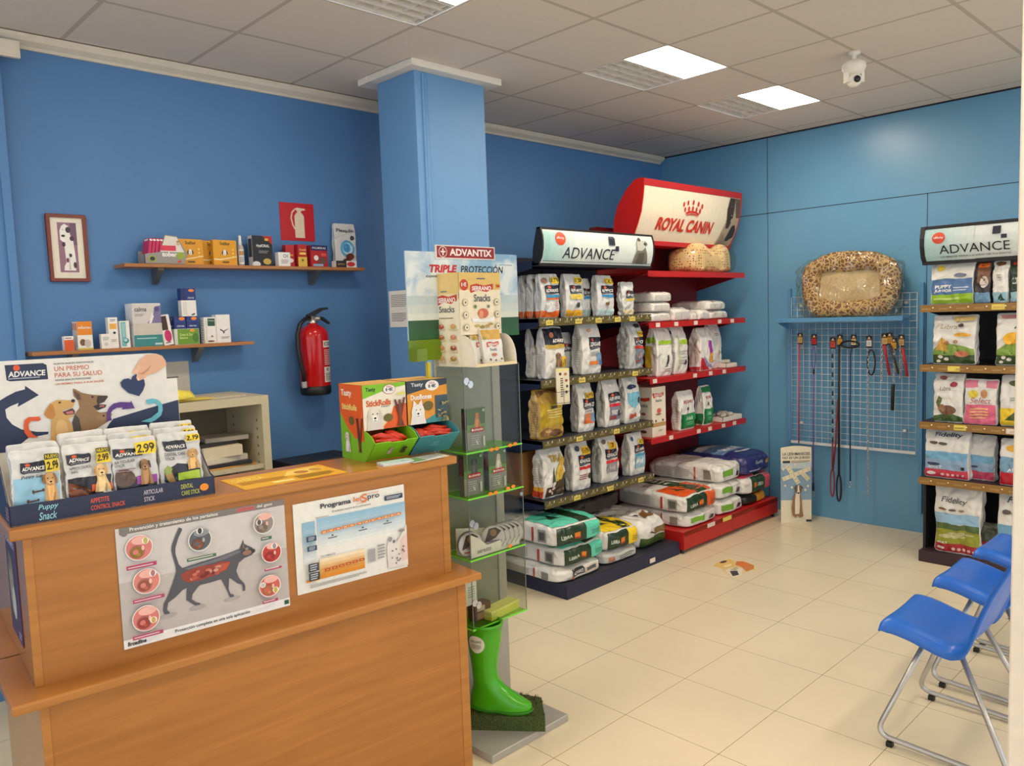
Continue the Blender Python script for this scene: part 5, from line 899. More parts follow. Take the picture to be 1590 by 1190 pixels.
crown += [('P', [(.41, .60), (.45, .64), (.51, .64), (.55, .60), (.545, .565), (.51, .60), (.45, .60), (.415, .565)], CRD), ('P', [(.42, .555), (.455, .585), (.505, .585), (.54, .555), (.538, .54), (.505, .565), (.455, .565), (.422, .54)], CRD)]
roy = [('R', 0, 0, 1, 1, (238, 226, 200)), *crown, ('T', 'ROYAL CANIN', .16, .22, .73, .47, CRD, .16, .035),
       ('P', [(.82, .0), (.84, .3), (.86, .5), (.85, .75), (.87, .98), (.99, .98), (.99, .0)], (176, 156, 128)), ('P', [(.86, .5), (.85, .75), (.87, .98), (.93, .98), (.92, .6), (.90, .38), (.87, .36)], (62, 48, 40)), ('P', [(.93, .98), (.99, .98), (.99, .6), (.955, .6), (.94, .75)], (96, 80, 66)), ('P', [(.90, .12), (.93, .42), (.96, .46), (.985, .36), (.985, .2), (.93, .1)], (50, 40, 36)), ('P', [(.83, .0), (.86, .26), (.92, .1), (.93, .0)], (150, 132, 108)), ('E', .895, .62, .014, .035, (30, 24, 22)), ('E', .90, .635, .004, .012, (210, 200, 190))]
header(t2, pf, RX0+.006, RX1-.006, 3.6, roy, RK, M((238, 226, 200), .35), 3.2)
back = [(3.512, 2.20), (3.66, 2.20), (3.669, 2.30), (3.661, 2.376), (3.626, 2.474), (3.55, 2.578), (3.469, 2.642), (3.42, 2.652), (3.392, 2.640), (3.388, 2.60)]
for x in (RX0-.004, RX1-.006):
    g = G(); g.prism(back+[(3.396, 2.53), (3.416, 2.42), (3.449, 2.335), (3.483, 2.262)], (x, 0, 0), (0, 1, 0), (0, 0, 1), (.010, 0, 0), M((204, 30, 14), .3, 'paint')); g.build('end_cap', t2)
g = G(); bk = back[1:8]; g.grid(lambda u, v: Vector((RX0+(RX1-RX0)*u, *[a+(b-a)*(v*6-min(5, int(v*6))) for a, b in zip(bk[min(5, int(v*6))], bk[min(5, int(v*6))+1])])), 2, 6, RK); g.build('drum_back', t2)
g = G(); g.prism([(3.388, 2.598), (3.386, 2.645), (3.43, 2.655), (3.43, 2.64), (3.398, 2.628), (3.398, 2.598)], (RX0, 0, 0), (0, 1, 0), (0, 0, 1), (RX1-RX0, 0, 0), RK); g.build('top_rail', t2)
g = G(); g.prism([(3.505, 2.195), (3.505, 2.228), (3.52, 2.228), (3.67, 2.215), (3.67, 2.195)], (RX0, 0, 0), (0, 1, 0), (0, 0, 1), (RX1-RX0, 0, 0), RK); g.build('bottom_rail', t2)
for x in (RX0+.06, RX1-.09): g = G(); g.box(x, 3.66, 2.20, x+.03, BKY-.02, 2.23, RK2); g.build('support_arm', t2)
# wrapped cushion bed on the red top shelf
S_ = Soft(.62, .30, .225, 'sack', 77, 4, .026); g = G(); S_.mesh(g, M((226, 198, 146), .7, 'dots'), None, 30)
t2 = thing('pet_cushion', 'cream dotted pet cushion in clear wrapping on the top red shelf', 'pet bed', (5.56, 3.545, 1.9955)); g.build('cushion', t2)
S_ = Soft(.76, .33, .235, 'sack', 78, 3.2, .03); g = G(); S_.mesh(g, M((250, 248, 240), .1, 'wrap'), None, 16); g.build('plastic_wrap', t2, loc=(.05, 0, 0))

# ================================================================== bags on the navy rack
GN, GD = 'bags on the navy rack', 'bags on the red rack'
def bagN(label, xc, W, h, d, z, prints, seed, mat=FILM, style='stand', rot=0, yf=3.375, group=GN, name='food_bag', cat='bag', amp=.006):
    r = xc/yf; w = max(.05, W-r*d*.8); x = xc+W/2-w/2
    return softbag(name, label, cat, group, w, d, h, (x, yf+d/2, z+.0005), rad(rot), mat, prints, style, seed, 8, amp)
BLU, YLW, GRY = (54, 140, 190), (240, 200, 40), (150, 152, 150)
def adv(band=None, band2=None, foot=None, tagp=None, lo=(.22, .54, 1.0, .74), pic=None, extra=()):
    o = []
    if foot: o.append(('R', .0, .02, 1, .17, foot))
    o += logo(*lo)
    if band: o.append(('R', lo[0], lo[1]-.075, 1, lo[1]-.015, band))
    if band2: o.append(('R', lo[0], lo[1]-.12, .98, lo[1]-.08, band2))
    if pic: o += pic
    if tagp: o += price(.56, .78, .98, .92, tagp, new=False)
    return o+list(extra)
side = {'L': [('Q', .2, .2, .8, .8, 14, (198, 196, 190))]}
z = NZ[0]
for k in range(4):
    bagN(('white small breed bag with an orange foot, frontmost of four in file', 'white small breed bag with an orange foot, second of four in file', 'white small breed bag with an orange foot, third of four in file', 'white small breed bag with an orange foot, rearmost of four in file')[k], 3.583+.012*k, .231, .277, .07, z,
         {'F': adv(BLU, (226, 120, 60), (226, 104, 36), '1.79', pic=[('E', .45, .24, .26, .1, (226, 226, 226)), ('Q', .75, .2, .92, .4, 5, (190, 150, 150)), ('E', .2, .85, .16, .06, (150, 110, 90))]), 'L': [('R', 0, .02, 1, .17, (220, 110, 50)), ('Q', .2, .3, .8, .8, 10, (200, 200, 198))]}, 100+k, yf=3.37+.085*k, style='pack')
bagN('white bag with a yellow band and foot on the top navy shelf', 3.813, .228, .278, .07, z, {'F': adv((236, 206, 70), (240, 214, 100), (230, 170, 50), '1.29', pic=[('E', .7, .28, .1, .06, (60, 70, 66))])}, 105, style='pack')
bagN('grey white bag set back between the yellow and the pale blue footed bags', 4.02, .16, .255, .06, z, {'F': adv(BLU, None, (170, 200, 196))}, 106, yf=3.45, style='pack')
bagN('white bag with a blue band and a small dachshund picture', 4.126, .242, .273, .07, z, {'F': adv(BLU, None, (196, 220, 220), '2.1', pic=[('E', .55, .3, .14, .04, (130, 90, 60)), ('E', .70, .34, .05, .04, (120, 80, 50)), ('E', .62, .84, .2, .06, (190, 150, 60))])}, 107, style='pack')
bagN('short crumpled white bag, last on the top navy shelf', 4.374, .20, .23, .06, z, {'F': adv((226, 200, 80), None, (226, 214, 170), None, (.3, .5, .98, .72))}, 108, style='pack', amp=.009)
z = NZ[1]
yo = [('R', .0, .66, 1, .97, (40, 38, 52)), ('R', 0, .58, 1, .66, (190, 160, 70)), ('E', .4, .84, .12, .05, (206, 120, 90)), ('T', 'ADVANCE', .42, .70, .96, .77, WH, .1, .03), *dog(.62, .44, .2, (150, 110, 76), (90, 70, 60)), ('R', .74, .22, 1, .42, (226, 180, 40)), ('T', '8.99', .78, .27, .98, .37, (120, 60, 20))]
for k in range(2): bagN(('cream bag with a black top and a terrier, front one of two', 'cream bag with a black top and a terrier, rear one of two')[k], 3.60+.025*k, .262, .325, .09, z, {'F': yo, 'L': [('R', 0, .62, 1, .95, (206, 206, 206)), ('Q', .2, .1, .8, .5, 12, (196, 190, 180))]}, 110+k, yf=3.37+.12*k, mat=FILMW)
bagN('dark labelled bag standing behind the tall white bag on the second navy shelf', 3.85, .2, .28, .07, z, {'F': adv(None, None, (60, 60, 70))}, 112, yf=3.49, mat=FILMG)
bagN('tall white bag with an orange label foot on the second navy shelf', 3.954, .298, .335, .10, z, {'F': adv(None, None, None, None, (.36, .48, 1.0, .72), extra=[('Q', .36, .34, .8, .44, 4, (110, 110, 116)), ('R', .7, .18, 1, .4, (110, 150, 190)), ('R', .34, .18, .8, .25, (226, 130, 60)), ('R', .84, .17, 1, .26, (50, 130, 190)), ('E', .42, .86, .1, .035, (206, 150, 120))]), **side}, 113, mat=FILMW)
bagN('plump bag with a yellow price and a red band under the top navy shelf', 4.425, .29, .33, .12, z, {'F': [('R', .4, .1, .98, .42, (120, 130, 144)), *adv((206, 60, 50), None, None, None, (.32, .5, 1.0, .68)), ('R', .58, .68, 1, .80, (230, 190, 40)), ('T', '899', .62, .70, .96, .78, (90, 60, 20)), ('E', .7, .92, .2, .05, (60, 60, 66)), ('T', 'ACT', .45, .24, .8, .34, (220, 170, 160), .1, .03), ('R', .36, .14, .7, .2, (150, 80, 70))], **side}, 114, mat=FILMG, amp=.009)
z = NZ[2]
bagN('gold foil bag of biscuits on the third navy shelf', 3.548, .32, .315, .11, z, {'F': [('R', .02, .25, .98, .72, (190, 160, 40)), ('E', .3, .13, .28, .09, (150, 110, 60)), ('E', .7, .1, .25, .07, (120, 80, 50)), ('E', .36, .15, .16, .04, (206, 170, 110)), ('Q', .3, .4, .9, .6, 4, (226, 206, 130)), ('R', .5, .6, .7, .65, (70, 60, 40)), ('P', [(.0, .86), (.5, .96), (1, .86), (1, .98), (0, .98)], (120, 80, 40))], 'L': [('R', .05, .05, .95, .9, (206, 176, 120)), ('Q', .15, .15, .85, .8, 14, (180, 146, 84))]}, 120, mat=M((196, 156, 74), .28, 'film'), amp=.009)
bagN('white bag with an orange band and a yellow price on the third navy shelf', 3.893, .24, .32, .09, z, {'F': adv(None, None, None, None, (.25, .46, 1.0, .68), extra=[('Q', .3, .40, .9, .45, 2, (110, 110, 116)), ('R', .28, .24, 1, .38, (206, 130, 90)), ('R', .26, .17, .9, .24, (226, 110, 50)), ('R', .75, .2, 1, .38, (110, 150, 190)), ('R', .4, .68, .95, .8, (220, 180, 50)), ('T', '899', .46, .7, .9, .78, (110, 50, 20))]), **side}, 121, mat=FILMW)
bagN('white bag with a red band and grey panel on the third navy shelf', 4.162, .262, .325, .09, z, {'F': [('R', .26, .14, .96, .44, (136, 140, 152)), *adv((206, 40, 60), None, None, None, (.22, .50, 1.0, .72)), ('T', '980', .36, .26, .8, .36, (230, 220, 220), .1, .03), ('R', .3, .16, .7, .24, (170, 70, 70)), ('E', .86, .28, .08, .06, (60, 64, 76))], **side}, 122, mat=FILMW)
bagN('white bag with a broad sky blue chest on the third navy shelf', 4.383, .269, .325, .09, z, {'F': [('R', .12, .42, 1, .66, (120, 184, 206)), ('P', [(.2, .42), (.9, .42), (.6, .30)], (120, 184, 206)), ('E', .46, .78, .3, .045, (44, 56, 90)), ('E', .86, .48, .08, .07, (60, 60, 70)), ('P', [(.24, .14), (.3, .2), (.55, .17), (.62, .22), (.68, .12), (.55, .12), (.3, .08)], (190, 80, 60))], **side}, 123, mat=FILMW)
z = NZ[3]
bagN('cream bag with orange flowers and a dark foot on the lowest navy shelf', 3.56, .30, .315, .11, z, {'F': [('P', [(.1, .02), (1, .02), (1, .5), (.7, .4), (.5, .2), (.1, .22)], (70, 58, 40)), ('P', [(.6, .3), (.85, .35), (1, .75), (.85, .8), (.6, .5)], (206, 170, 60)), ('P', [(.35, .3), (.45, .62), (.55, .3)], (60, 84, 54)), ('E', .3, .14, .07, .035, (226, 200, 190)), ('E', .48, .17, .07, .035, (226, 200, 190)), ('E', .42, .09, .07, .035, (226, 200, 190)), ('T', 'TIRA', .3, .72, .9, .86, (190, 160, 60), .3, .04)], 'L': [('R', 0, .02, 1, .16, (206, 70, 40)), ('R', 0, .16, 1, .24, (230, 170, 50)), ('Q', .15, .3, .85, .8, 12, (196, 190, 172))]}, 130, mat=FILMW, amp=.01)
bagN('white bag with a large yellow price above a black band, lowest navy shelf', 3.83, .262, .33, .09, z, {'F': adv((196, 40, 44), None, None, None, (.3, .48, 1.0, .70), extra=[('R', .55, .70, 1, .86, (240, 190, 40)), ('T', '19,95', .6, .72, .96, .83, (70, 50, 20), 0, .03), ('E', .3, .84, .12, .06, (60, 66, 90)), ('Q', .3, .2, .8, .32, 3, (150, 80, 80)), ('E', .88, .26, .07, .06, (50, 44, 44))]), **side}, 131, mat=FILMW)
bagN('white bag with a red band and a yellow price, third on the lowest navy shelf', 4.117, .287, .318, .10, z, {'F': [('R', .24, .2, .9, .42, (150, 150, 152)), *adv((206, 44, 48), None, None, None, (.2, .5, .86, .72)), ('R', .46, .72, .86, .86, (236, 186, 40)), ('T', '17', .54, .75, .78, .84, (70, 50, 20), 0, .03), ('E', .24, .88, .1, .05, (120, 100, 96)), ('T', 'HH', .42, .26, .7, .36, (220, 200, 200))], **side}, 132, mat=FILMW)
bagN('grey bag mostly hidden behind the red banded bag on the lowest navy shelf', 4.20, .2, .27, .08, z, {'F': adv(BLU, None, (90, 96, 120))}, 133, yf=3.50, mat=FILMG)
bagN('white bag with a pale blue band, last on the lowest navy shelf', 4.424, .266, .298, .09, z, {'F': [('R', .3, .16, 1, .46, (150, 190, 206)), *adv((70, 150, 180), None, None, None, (.28, .52, 1.0, .72)), ('R', .62, .72, .96, .84, (236, 200, 50)), ('T', '6.75', .66, .74, .92, .82, (70, 50, 20)), ('E', .24, .88, .09, .05, (70, 90, 130)), ('T', 'Med', .36, .26, .8, .4, (220, 230, 236), .1, .03)], **side}, 134, mat=FILMW)
bx('shipping_carton', 'plain brown carton standing at the back of the lowest navy shelf', .16, .20, .28, M((164, 116, 64), .6), {'F': [('R', .46, 0, .54, 1, (150, 104, 56))]}, 3.56, z+.0005, 3.56)
# leaflet holder hanging from the rail
t2 = thing('leaflet_holder', 'wire holder with a tall white leaflet hooked on the navy price rail', 'holder', (3.64, 3.318, 1.13), rad(-12)); WR = M((60, 56, 54), .4, 'paint')
g = G(); g.box(-.05, -.004, .02, .05, .004, .245, M((228, 218, 190), .5)); g.ink(lambda u, v, o: Vector((-.05+.1*u, -.004-o, .02+.225*v)), .44, [('R', .0, .93, 1, 1, (230, 220, 140)), ('E', .3, .85, .1, .04, (70, 50, 40)), ('E', .7, .84, .12, .04, (170, 120, 90)), ('Q', .3, .2, .5, .75, 9, (70, 64, 60)), ('E', .75, .66, .1, .04, (150, 70, 60)), ('E', .8, .5, .08, .04, (60, 54, 50)), ('E', .74, .34, .1, .04, (60, 54, 50))]); g.build('leaflet', t2)
g = G()
for zz in (.03, .10): g.tube([(-.056, -.012, zz), (.056, -.012, zz), (.056, .010, zz), (-.056, .010, zz)], .0016, WR, 6, closed=True)
for x in (-.056, 0, .056): g.tube([(x, -.012, .01), (x, -.012, .12)], .0014, WR, 6)
g.build('wire_frame', t2)

# ================================================================== red rack goods
z = RZ[1]
def lying(label, w, d, h, x, y, z, prints, seed, mat=FILMW, rot=0, name='food_bag', group=GD, amp=.006, n=7, cat='bag', res=22):
    return softbag(name, label, cat, group, w, d, h, (x, y+d/2, z+.001), rad(rot), mat, prints, 'sack', seed, n, amp, 0, res, .0045)
lab = lambda c: {'T': [('R', .2, .1, .8, .4, (232, 230, 224)), ('R', .3, .2, .7, .32, c)], 'F': [('R', .1, .2, .9, .8, (206, 204, 198))]}
for k in range(3): lying(('white pouch of litter, lowest of a stack of three on the red shelf', 'white pouch of litter, middle of a stack of three on the red shelf', 'white pouch of litter, topmost of a stack of three on the red shelf')[k], .24, .30, .075, 4.83+.008*k, 3.40, z+.074*k, lab((140, 190, 210) if k != 1 else (190, 190, 190)), 200+k, amp=.004)
lying('white pouch with a blue label beside the stack of three', .23, .28, .10, 5.09, 3.40, z, lab((90, 170, 206)), 204)
lying('narrow white pouch between two labelled ones on the red shelf', .09, .2, .06, 5.265, 3.41, z, {}, 205, amp=.003)
lying('small white printed pouch beside the stack of two', .15, .2, .08, 5.40, 3.40, z, lab((160, 150, 150)), 206)
for k in range(2): lying(('white pouch, lower of a stack of two near the shelf end', 'white pouch, upper of a stack of two near the shelf end')[k], .28, .42-.05*k, .075, 5.62-.03*k, 3.40, z+.074*k, lab((190, 160, 160)), 207+k, amp=.005)
bx('storage_box', 'grey white box standing at the back of the second red shelf', .16, .06, .225, (190, 184, 176), None, 4.99, z+.0005, 3.74)
softbag('food_bag', 'small pale bag at the back of the second red shelf', 'bag', GD, .10, .06, .10, (5.28, 3.76, z+.001), 0, FILMW, {}, 'brick', 212, 7, .004)
z = RZ[2]
rb = dict(group=GD, yf=3.405)
bagN('white bag with an ochre side and a lime band, half hidden by the navy rack', 4.80, .33, .365, .12, z, {'F': [('R', .1, .64, 1, .72, (160, 196, 50)), ('R', .1, .1, .95, .62, (232, 230, 224)), ('P', [(.5, .18), (.6, .42), (.7, .44), (.66, .2)], (70, 64, 60)), ('Q', .5, .08, .9, .16, 2, (180, 150, 140))], 'L': [('R', 0, .12, .5, .62, (206, 176, 50)), ('R', .1, .68, .9, .8, (150, 190, 60))]}, 220, mat=FILMW, **rb)
bagN('tall white bag with a lime band and a dark label near its top', 5.013, .31, .365, .12, z, {'F': [('R', .3, .62, 1, .72, (160, 196, 60)), ('Q', .3, .2, .9, .5, 5, (190, 186, 180)), ('E', .75, .24, .1, .06, (70, 70, 74)), ('R', .2, .1, .3, .8, (190, 200, 150))], 'L': [('R', .1, .84, .9, .9, (50, 54, 80)), ('Q', .2, .1, .9, .6, 12, (206, 196, 190))]}, 221, mat=FILMW, **rb)
bagN('white bag with red and violet panels and a round yellow price', 5.36, .34, .34, .12, z, {'F': [('P', [(0, .02), (.7, .02), (.5, .12), (.2, .3), (0, .32)], (190, 40, 60)), ('P', [(.2, .3), (.45, .1), (.9, .06), (.9, .12), (.5, .2), (.3, .34)], (150, 140, 170)), ('R', .68, .2, .9, .7, (150, 60, 160)), ('C', .86, .3, .22, (240, 170, 40)), ('T', '15', .78, .25, .94, .34, (120, 60, 20), 0, .03)], 'L': [('R', 0, .02, 1, .1, (190, 50, 60)), ('Q', .1, .15, .9, .62, 12, (226, 190, 184))]}, 222, mat=FILMW, **rb)
bagN('white bag with a faint dog picture, last upright bag on the third red shelf', 5.60, .29, .37, .11, z, {'F': [('E', .6, .3, .16, .1, (206, 190, 170)), ('E', .66, .36, .07, .06, (150, 110, 80)), ('Q', .3, .7, .8, .78, 2, (190, 150, 150)), ('P', [(0, .06), (.3, .12), (1, .04), (1, .12), (0, .2)], (220, 206, 206))]}, 223, mat=FILMW, group=GD, yf=3.46)
def goods_tray(label, w, d, h, x, y, z, seed):
    t2 = thing('goods_tray', label, 'tray', (x, y, z+.0005)); g = G()
    g.box(-w/2, -d/2, 0, w/2, d/2, .003, CARD)
    for q in ((-w/2, -d/2, w/2, -d/2+.003), (-w/2, d/2-.003, w/2, d/2), (-w/2, -d/2, -w/2+.003, d/2), (w/2-.003, -d/2, w/2, d/2)): g.box(q[0], q[1], 0, q[2], q[3], h, CARD)
    g.build('tray', t2); random.seed(seed)
    n = 5 if w < .2 else 8
    for k in range(n):
        s = Soft(.08, .05, .03, 'sack', seed*9+k, 4, .004); g = G(); s.mesh(g, M(((210, 204, 190), (190, 184, 170), (224, 220, 212))[k % 3], .25, 'film'), None, 5)
        o = tag(g.build('sachet', loc=(x+random.uniform(-.5, .5)*(w-.11), y+random.uniform(-.5, .5)*(d-.08), z+.006+.028*(k*2//n)), rotz=random.uniform(0, 3)), 'small shiny sachet lying in the %s' % ('little tray on the third red shelf' if w < .2 else 'white tray on the lowest red shelf'), 'sachet', 'sachets in the %s tray' % ('small' if w < .2 else 'large'))
goods_tray('little white cardboard tray of sachets at the end of the third red shelf', .17, .14, .035, 5.79, 3.47, RZ[2], 3)
goods_tray('white cardboard tray of sachets at the end of the lowest red shelf', .30, .2, .04, 5.77, 3.485, RZ[3], 4)
flat('flat_carton', 'flat reddish carton under the edge of the white sachet tray', 'box', .0+.12, .1, .012, M((196, 120, 100), .5), (5.56, 3.50, RZ[3]+.0005), .1, GD)
z = RZ[3]
t2 = thing('snack_carton', 'white upright carton with red ribbon lettering on the lowest red shelf', 'box', (4.775, 3.50, z+.0005)); g = G()
carton(g, .17, .19, .365, M((232, 222, 204), .5), {'F': [('R', 0, .2, 1, .28, (190, 150, 96)), wave(.1, .85, .78, .88), ('T', 'SERRANO', .16, .81, .78, .86, WH), ('T', 'Snacks', .25, .70, .7, .76, (80, 84, 90)), ('C', .1, .86, .06, RR), ('E', .5, .52, .16, .05, (206, 100, 80)), ('E', .45, .45, .2, .02, (150, 110, 80)), *dog(.25, .32, .1, (110, 80, 54), body=False), *dog(.75, .32, .1, (90, 74, 60), body=False), ('Q', .4, .1, .7, .14, 2, (150, 140, 130))], 'L': [wave(.1, .9, .7, .8), ('T', 'Snacks', .2, .6, .8, .67, (80, 84, 90)), ('E', .6, .46, .1, .03, (170, 90, 70)), ('E', .6, .1, .14, .03, (90, 70, 54))]}); g.build('box', t2)
for k, (xc, W, h) in enumerate(((5.10, .32, .30), (5.385, .25, .315))):
    bagN(('white bag with a green foot, nearer the red lettered carton', 'white bag with a green foot and green top beside the sachet tray')[k], xc, W, h, .09, z, {'F': [('R', .06, .04, 1, .42, (40, 140, 76)), ('R', .08, .06, .24, .40, (26, 100, 54)), ('T', 'Adult', .36, .26, .8, .36, (200, 226, 200), 0, .03), ('Q', .36, .12, .8, .22, 2, (120, 190, 140)), ('T', 'PICART', .2, .68, .9, .76, (150, 60, 50), .1, .02), ('E', .5, .55, .1, .04, (110, 90, 80)), *([('R', 0, .84, 1, .98, (36, 120, 66))] if k else [])], 'L': [('R', 0, .04, 1, .3, (40, 120, 70))] if k else [('Q', .2, .2, .8, .7, 8, (206, 200, 194))]}, 230+k, mat=FILMW, **rb)

# ================================================================== big sacks lying on the rack bases
TEAL, DGRN = (96, 206, 180), (34, 58, 34)
def tira(c, w=.44):
    return {'T': [('R', .02, .02, .98, .50, c), ('P', [(.56, .0), (.80, .0), (.74, .25), (.70, .5), (.70, .8), (.48, .8), (.50, .5), (.54, .25)], DGRN), ('P', [(.22, .26), (.34, .40), (.44, .22)], DGRN), ('R', .06, .62, .4, .66, (200, 200, 194)), ('Q', .1, .72, .4, .9, 5, (190, 186, 180))],
            'F': [('R', .04, .02, .62, .98, DGRN), ('R', .62, .02, .97, .98, c), ('T', 'LIBRA', .12, .42, .34, .62, (206, 214, 200), 0, .03), ('R', .38, .34, .50, .66, (226, 130, 40)), ('R', .38, .34, .50, .42, (190, 50, 36)), ('Q', .72, .3, .9, .6, 3, tuple(int(x*.7) for x in c))],
            'L': [('Q', .12, .2, .52, .82, 9, (170, 166, 158)), ('R', .66, .15, .69, .85, (190, 60, 50)), ('R', .76, .2, .88, .8, (150, 146, 138)), ('R', .78, .28, .86, .7, (90, 86, 80))]}
wside = {'L': [('Q', .1, .2, .6, .8, 8, (180, 172, 160)), ('R', .66, .1, .68, .9, (190, 90, 70)), ('R', .78, .2, .88, .8, (140, 134, 124))]}
GS = 'sacks on the navy base'
b0 = .09
lying('white lettered sack, lowest of the pile beside the showcase', .43, .62, .085, 3.59, 3.155, b0, {'F': [('R', .3, .4, .55, .95, (30, 30, 36)), ('T', 'ADVANCE', .32, .5, .53, .8, WH), ('R', .56, .3, .85, .9, (206, 190, 176)), ('C', .3, .25, .03, (190, 110, 80)), ('R', .6, .5, .8, .8, (90, 90, 96))], **wside}, 300, group=GS, name='food_sack', cat='sack', rot=-1)
lying('teal and green sack in the middle of the pile beside the showcase', .43, .62, .125, 3.635, 3.165, b0+.083, tira(TEAL), 301, group=GS, name='food_sack', cat='sack', rot=1)
lying('teal and green sack on top of the pile beside the showcase', .44, .60, .14, 3.61, 3.165, b0+.213, tira(TEAL), 302, group=GS, name='food_sack', cat='sack', rot=-3)
lying('plain whitish sack under the yellow one on the navy base', .36, .6, .08, 4.01, 3.165, b0, {'F': [('Q', .4, .3, .8, .7, 2, (120, 116, 110)), ('R', .1, .3, .25, .7, (190, 120, 90))], **wside}, 303, group=GS, name='food_sack', cat='sack', mat=FILMG)
lying('yellow and green sack in the middle of the navy base', .345, .58, .14, 4.04, 3.165, b0+.078, tira((240, 208, 44)), 304, group=GS, name='food_sack', cat='sack', rot=-2)
lying('white sack with a green underside at the end of the navy base', .34, .55, .20, 4.395, 3.20, b0, {'T': [('E', .4, .25, .1, .03, (60, 60, 56)), ('P', [(.4, .1), (.8, .1), (.8, .3), (.55, .25)], (120, 84, 44)), ('R', .1, .4, .9, .98, (222, 218, 208))], 'F': [('R', 0, 0, 1, .45, (60, 84, 36)), ('R', .5, .5, .9, .8, (130, 110, 60)), ('Q', .3, .6, .5, .7, 1, (60, 60, 50))]}, 305, group=GS, name='food_sack', cat='sack', rot=4, amp=.012)
lying('dark sack lying across the back of the navy base', .62, .26, .12, 4.15, 3.52, b0+.23, {}, 306, group=GS, name='food_sack', cat='sack', mat=M((58, 48, 46), .35, 'film'), amp=.01)
GS = 'sacks on the red base'; b0 = .155
LG = {'F': [('R', .12, .4, .5, .8, (120, 176, 50)), ('P', [(.62, .3), (.7, .6), (.8, .55), (.76, .3)], (60, 54, 50)), ('Q', .5, .75, .9, .9, 1, (206, 190, 180))], **wside}
lying('white sack with a lime label under the orange one on the red base', .43, .66, .11, 4.90, 3.115, b0, LG, 310, group=GS, name='food_sack', cat='sack')
o_ = tira((228, 92, 36)); o_['T'] = [('R', .02, .02, .98, .42, (228, 92, 36)), ('P', [(.46, .0), (.76, .0), (.74, .5), (.72, .95), (.42, .95), (.44, .5)], (40, 70, 36)), ('T', 'LIBRA', .50, .46, .70, .92, (232, 232, 226), 0, .04) if 0 else ('Q', .5, .48, .68, .9, 5, (226, 226, 214)), ('P', [(.18, .2), (.28, .34), (.38, .18)], DGRN), ('Q', .8, .12, .94, .3, 3, (244, 180, 150)), ('Q', .1, .56, .3, .66, 2, (150, 140, 134))]
lying('orange and green sack on top of the pile at the near red base end', .44, .64, .14, 4.885, 3.115, b0+.108, o_, 311, group=GS, name='food_sack', cat='sack', rot=1)
for k in range(3): lying(('white sack with a lime label, lowest of three on the red base', 'white sack with a lime label, second of three on the red base', 'white sack with a lime label, topmost of three on the red base')[k], .37, .655, .12+.02*(k == 2), 5.31+.01*k, 3.125+.012*k, b0+.118*k, LG, 312+k, group=GS, name='food_sack', cat='sack', rot=(0, 2, 4)[k], amp=.009)
lying('dark and amber sack, lowest at the far end of the red base', .36, .6, .085, 5.69, 3.135, b0, {'F': [('R', 0, 0, .5, 1, (30, 32, 30)), ('R', .5, 0, 1, 1, (214, 150, 40))], 'T': [('R', .5, 0, 1, 1, (206, 144, 40))]}, 316, group=GS, name='food_sack', cat='sack', mat=M((44, 44, 42), .3, 'film'))
lying('pink and green sack in the middle at the far end of the red base', .44, .6, .155, 5.73, 3.125, b0+.083, {'F': [('R', .02, .05, .2, .95, (226, 220, 214)), ('R', .2, 0, .68, 1, (44, 74, 44)), ('R', .68, 0, 1, 1, (230, 90, 110)), ('T', 'LIBRA', .40, .45, .62, .65, (206, 214, 200), 0, .03), ('R', .27, .4, .36, .7, (226, 120, 40))], 'T': [('R', 0, 0, 1, .6, (230, 92, 112)), ('P', [(.4, 0), (.66, 0), (.62, .6), (.4, .6)], (44, 74, 44))]}, 317, group=GS, name='food_sack', cat='sack')
lying('dark blue sack on top at the far end of the red base', .42, .66, .165, 5.725, 3.13, b0+.235, {'F': [('R', 0, .0, 1, 1, (44, 48, 110)), ('T', 'Fidelity', .36, .52, .64, .76, (206, 206, 226), .1, .01), ('C', .8, .62, .06, (226, 160, 50)), ('Q', .14, .2, .56, .32, 1, (190, 190, 214))], 'T': [('R', 0, 0, 1, .30, (44, 48, 110)), ('R', 0, .30, 1, .62, (110, 146, 186)), ('R', 0, .62, 1, .74, (206, 212, 220)), ('R', 0, .74, 1, 1, (60, 66, 70)), ('T', 'SENIOR', .2, .34, .8, .48, (222, 228, 236), 0, .03), ('Q', .25, .18, .9, .26, 1, (206, 210, 226))]}, 318, group=GS, name='food_sack', cat='sack', mat=M((52, 56, 112), .3, 'film'))

# ================================================================== right-hand wall: grid panel, shelf, leads, bed, board
t = thing('wire_grid', 'white wire mesh panel hung on the blue wall with dog leads on it', 'display grid', (6.146, 2.565, .60))
WG = M((222, 224, 226), .4, 'paint'); BG3 = M((88, 146, 190), .35, 'paint'); L_ = .96
g = G()
for k in range(20): yy = -.48+k*.0505; g.tube([(-.03, yy, 0), (-.03, yy, 1.18)], .0021, WG, 5)
for k in range(24): g.tube([(-.034, -.48, k*.0513), (-.034, .48, k*.0513)], .0021, WG, 5)
g.build('mesh', t)
g = G(); g.box(-.042, -.482, -.008, -.028, .482, .012, WG); g.build('bottom_bar', t)
for yy in (-.51, .50): g = G(); g.box(-.03, yy-.012, -.45 if yy < 0 else .0, 0, yy+.012, 1.25, BG3); g.build('upright', t)
for yy in (-.4, .4):
    for zz in (.15, 1.1): g = G(); g.box(-.03, yy-.01, zz, 0, yy+.01, zz+.02, WG); g.build('wall_clip', t)
t = thing('metal_shelf', 'narrow blue metal shelf hooked on the wire mesh panel', 'shelf', (6.11, 2.605, 1.615))
g = G(); g.box(-.17, -.485, -.02, 0, .485, 0, BG3); g.box(-.172, -.485, -.034, -.168, .485, .0, BG3); g.build('board', t, bevel=.002)
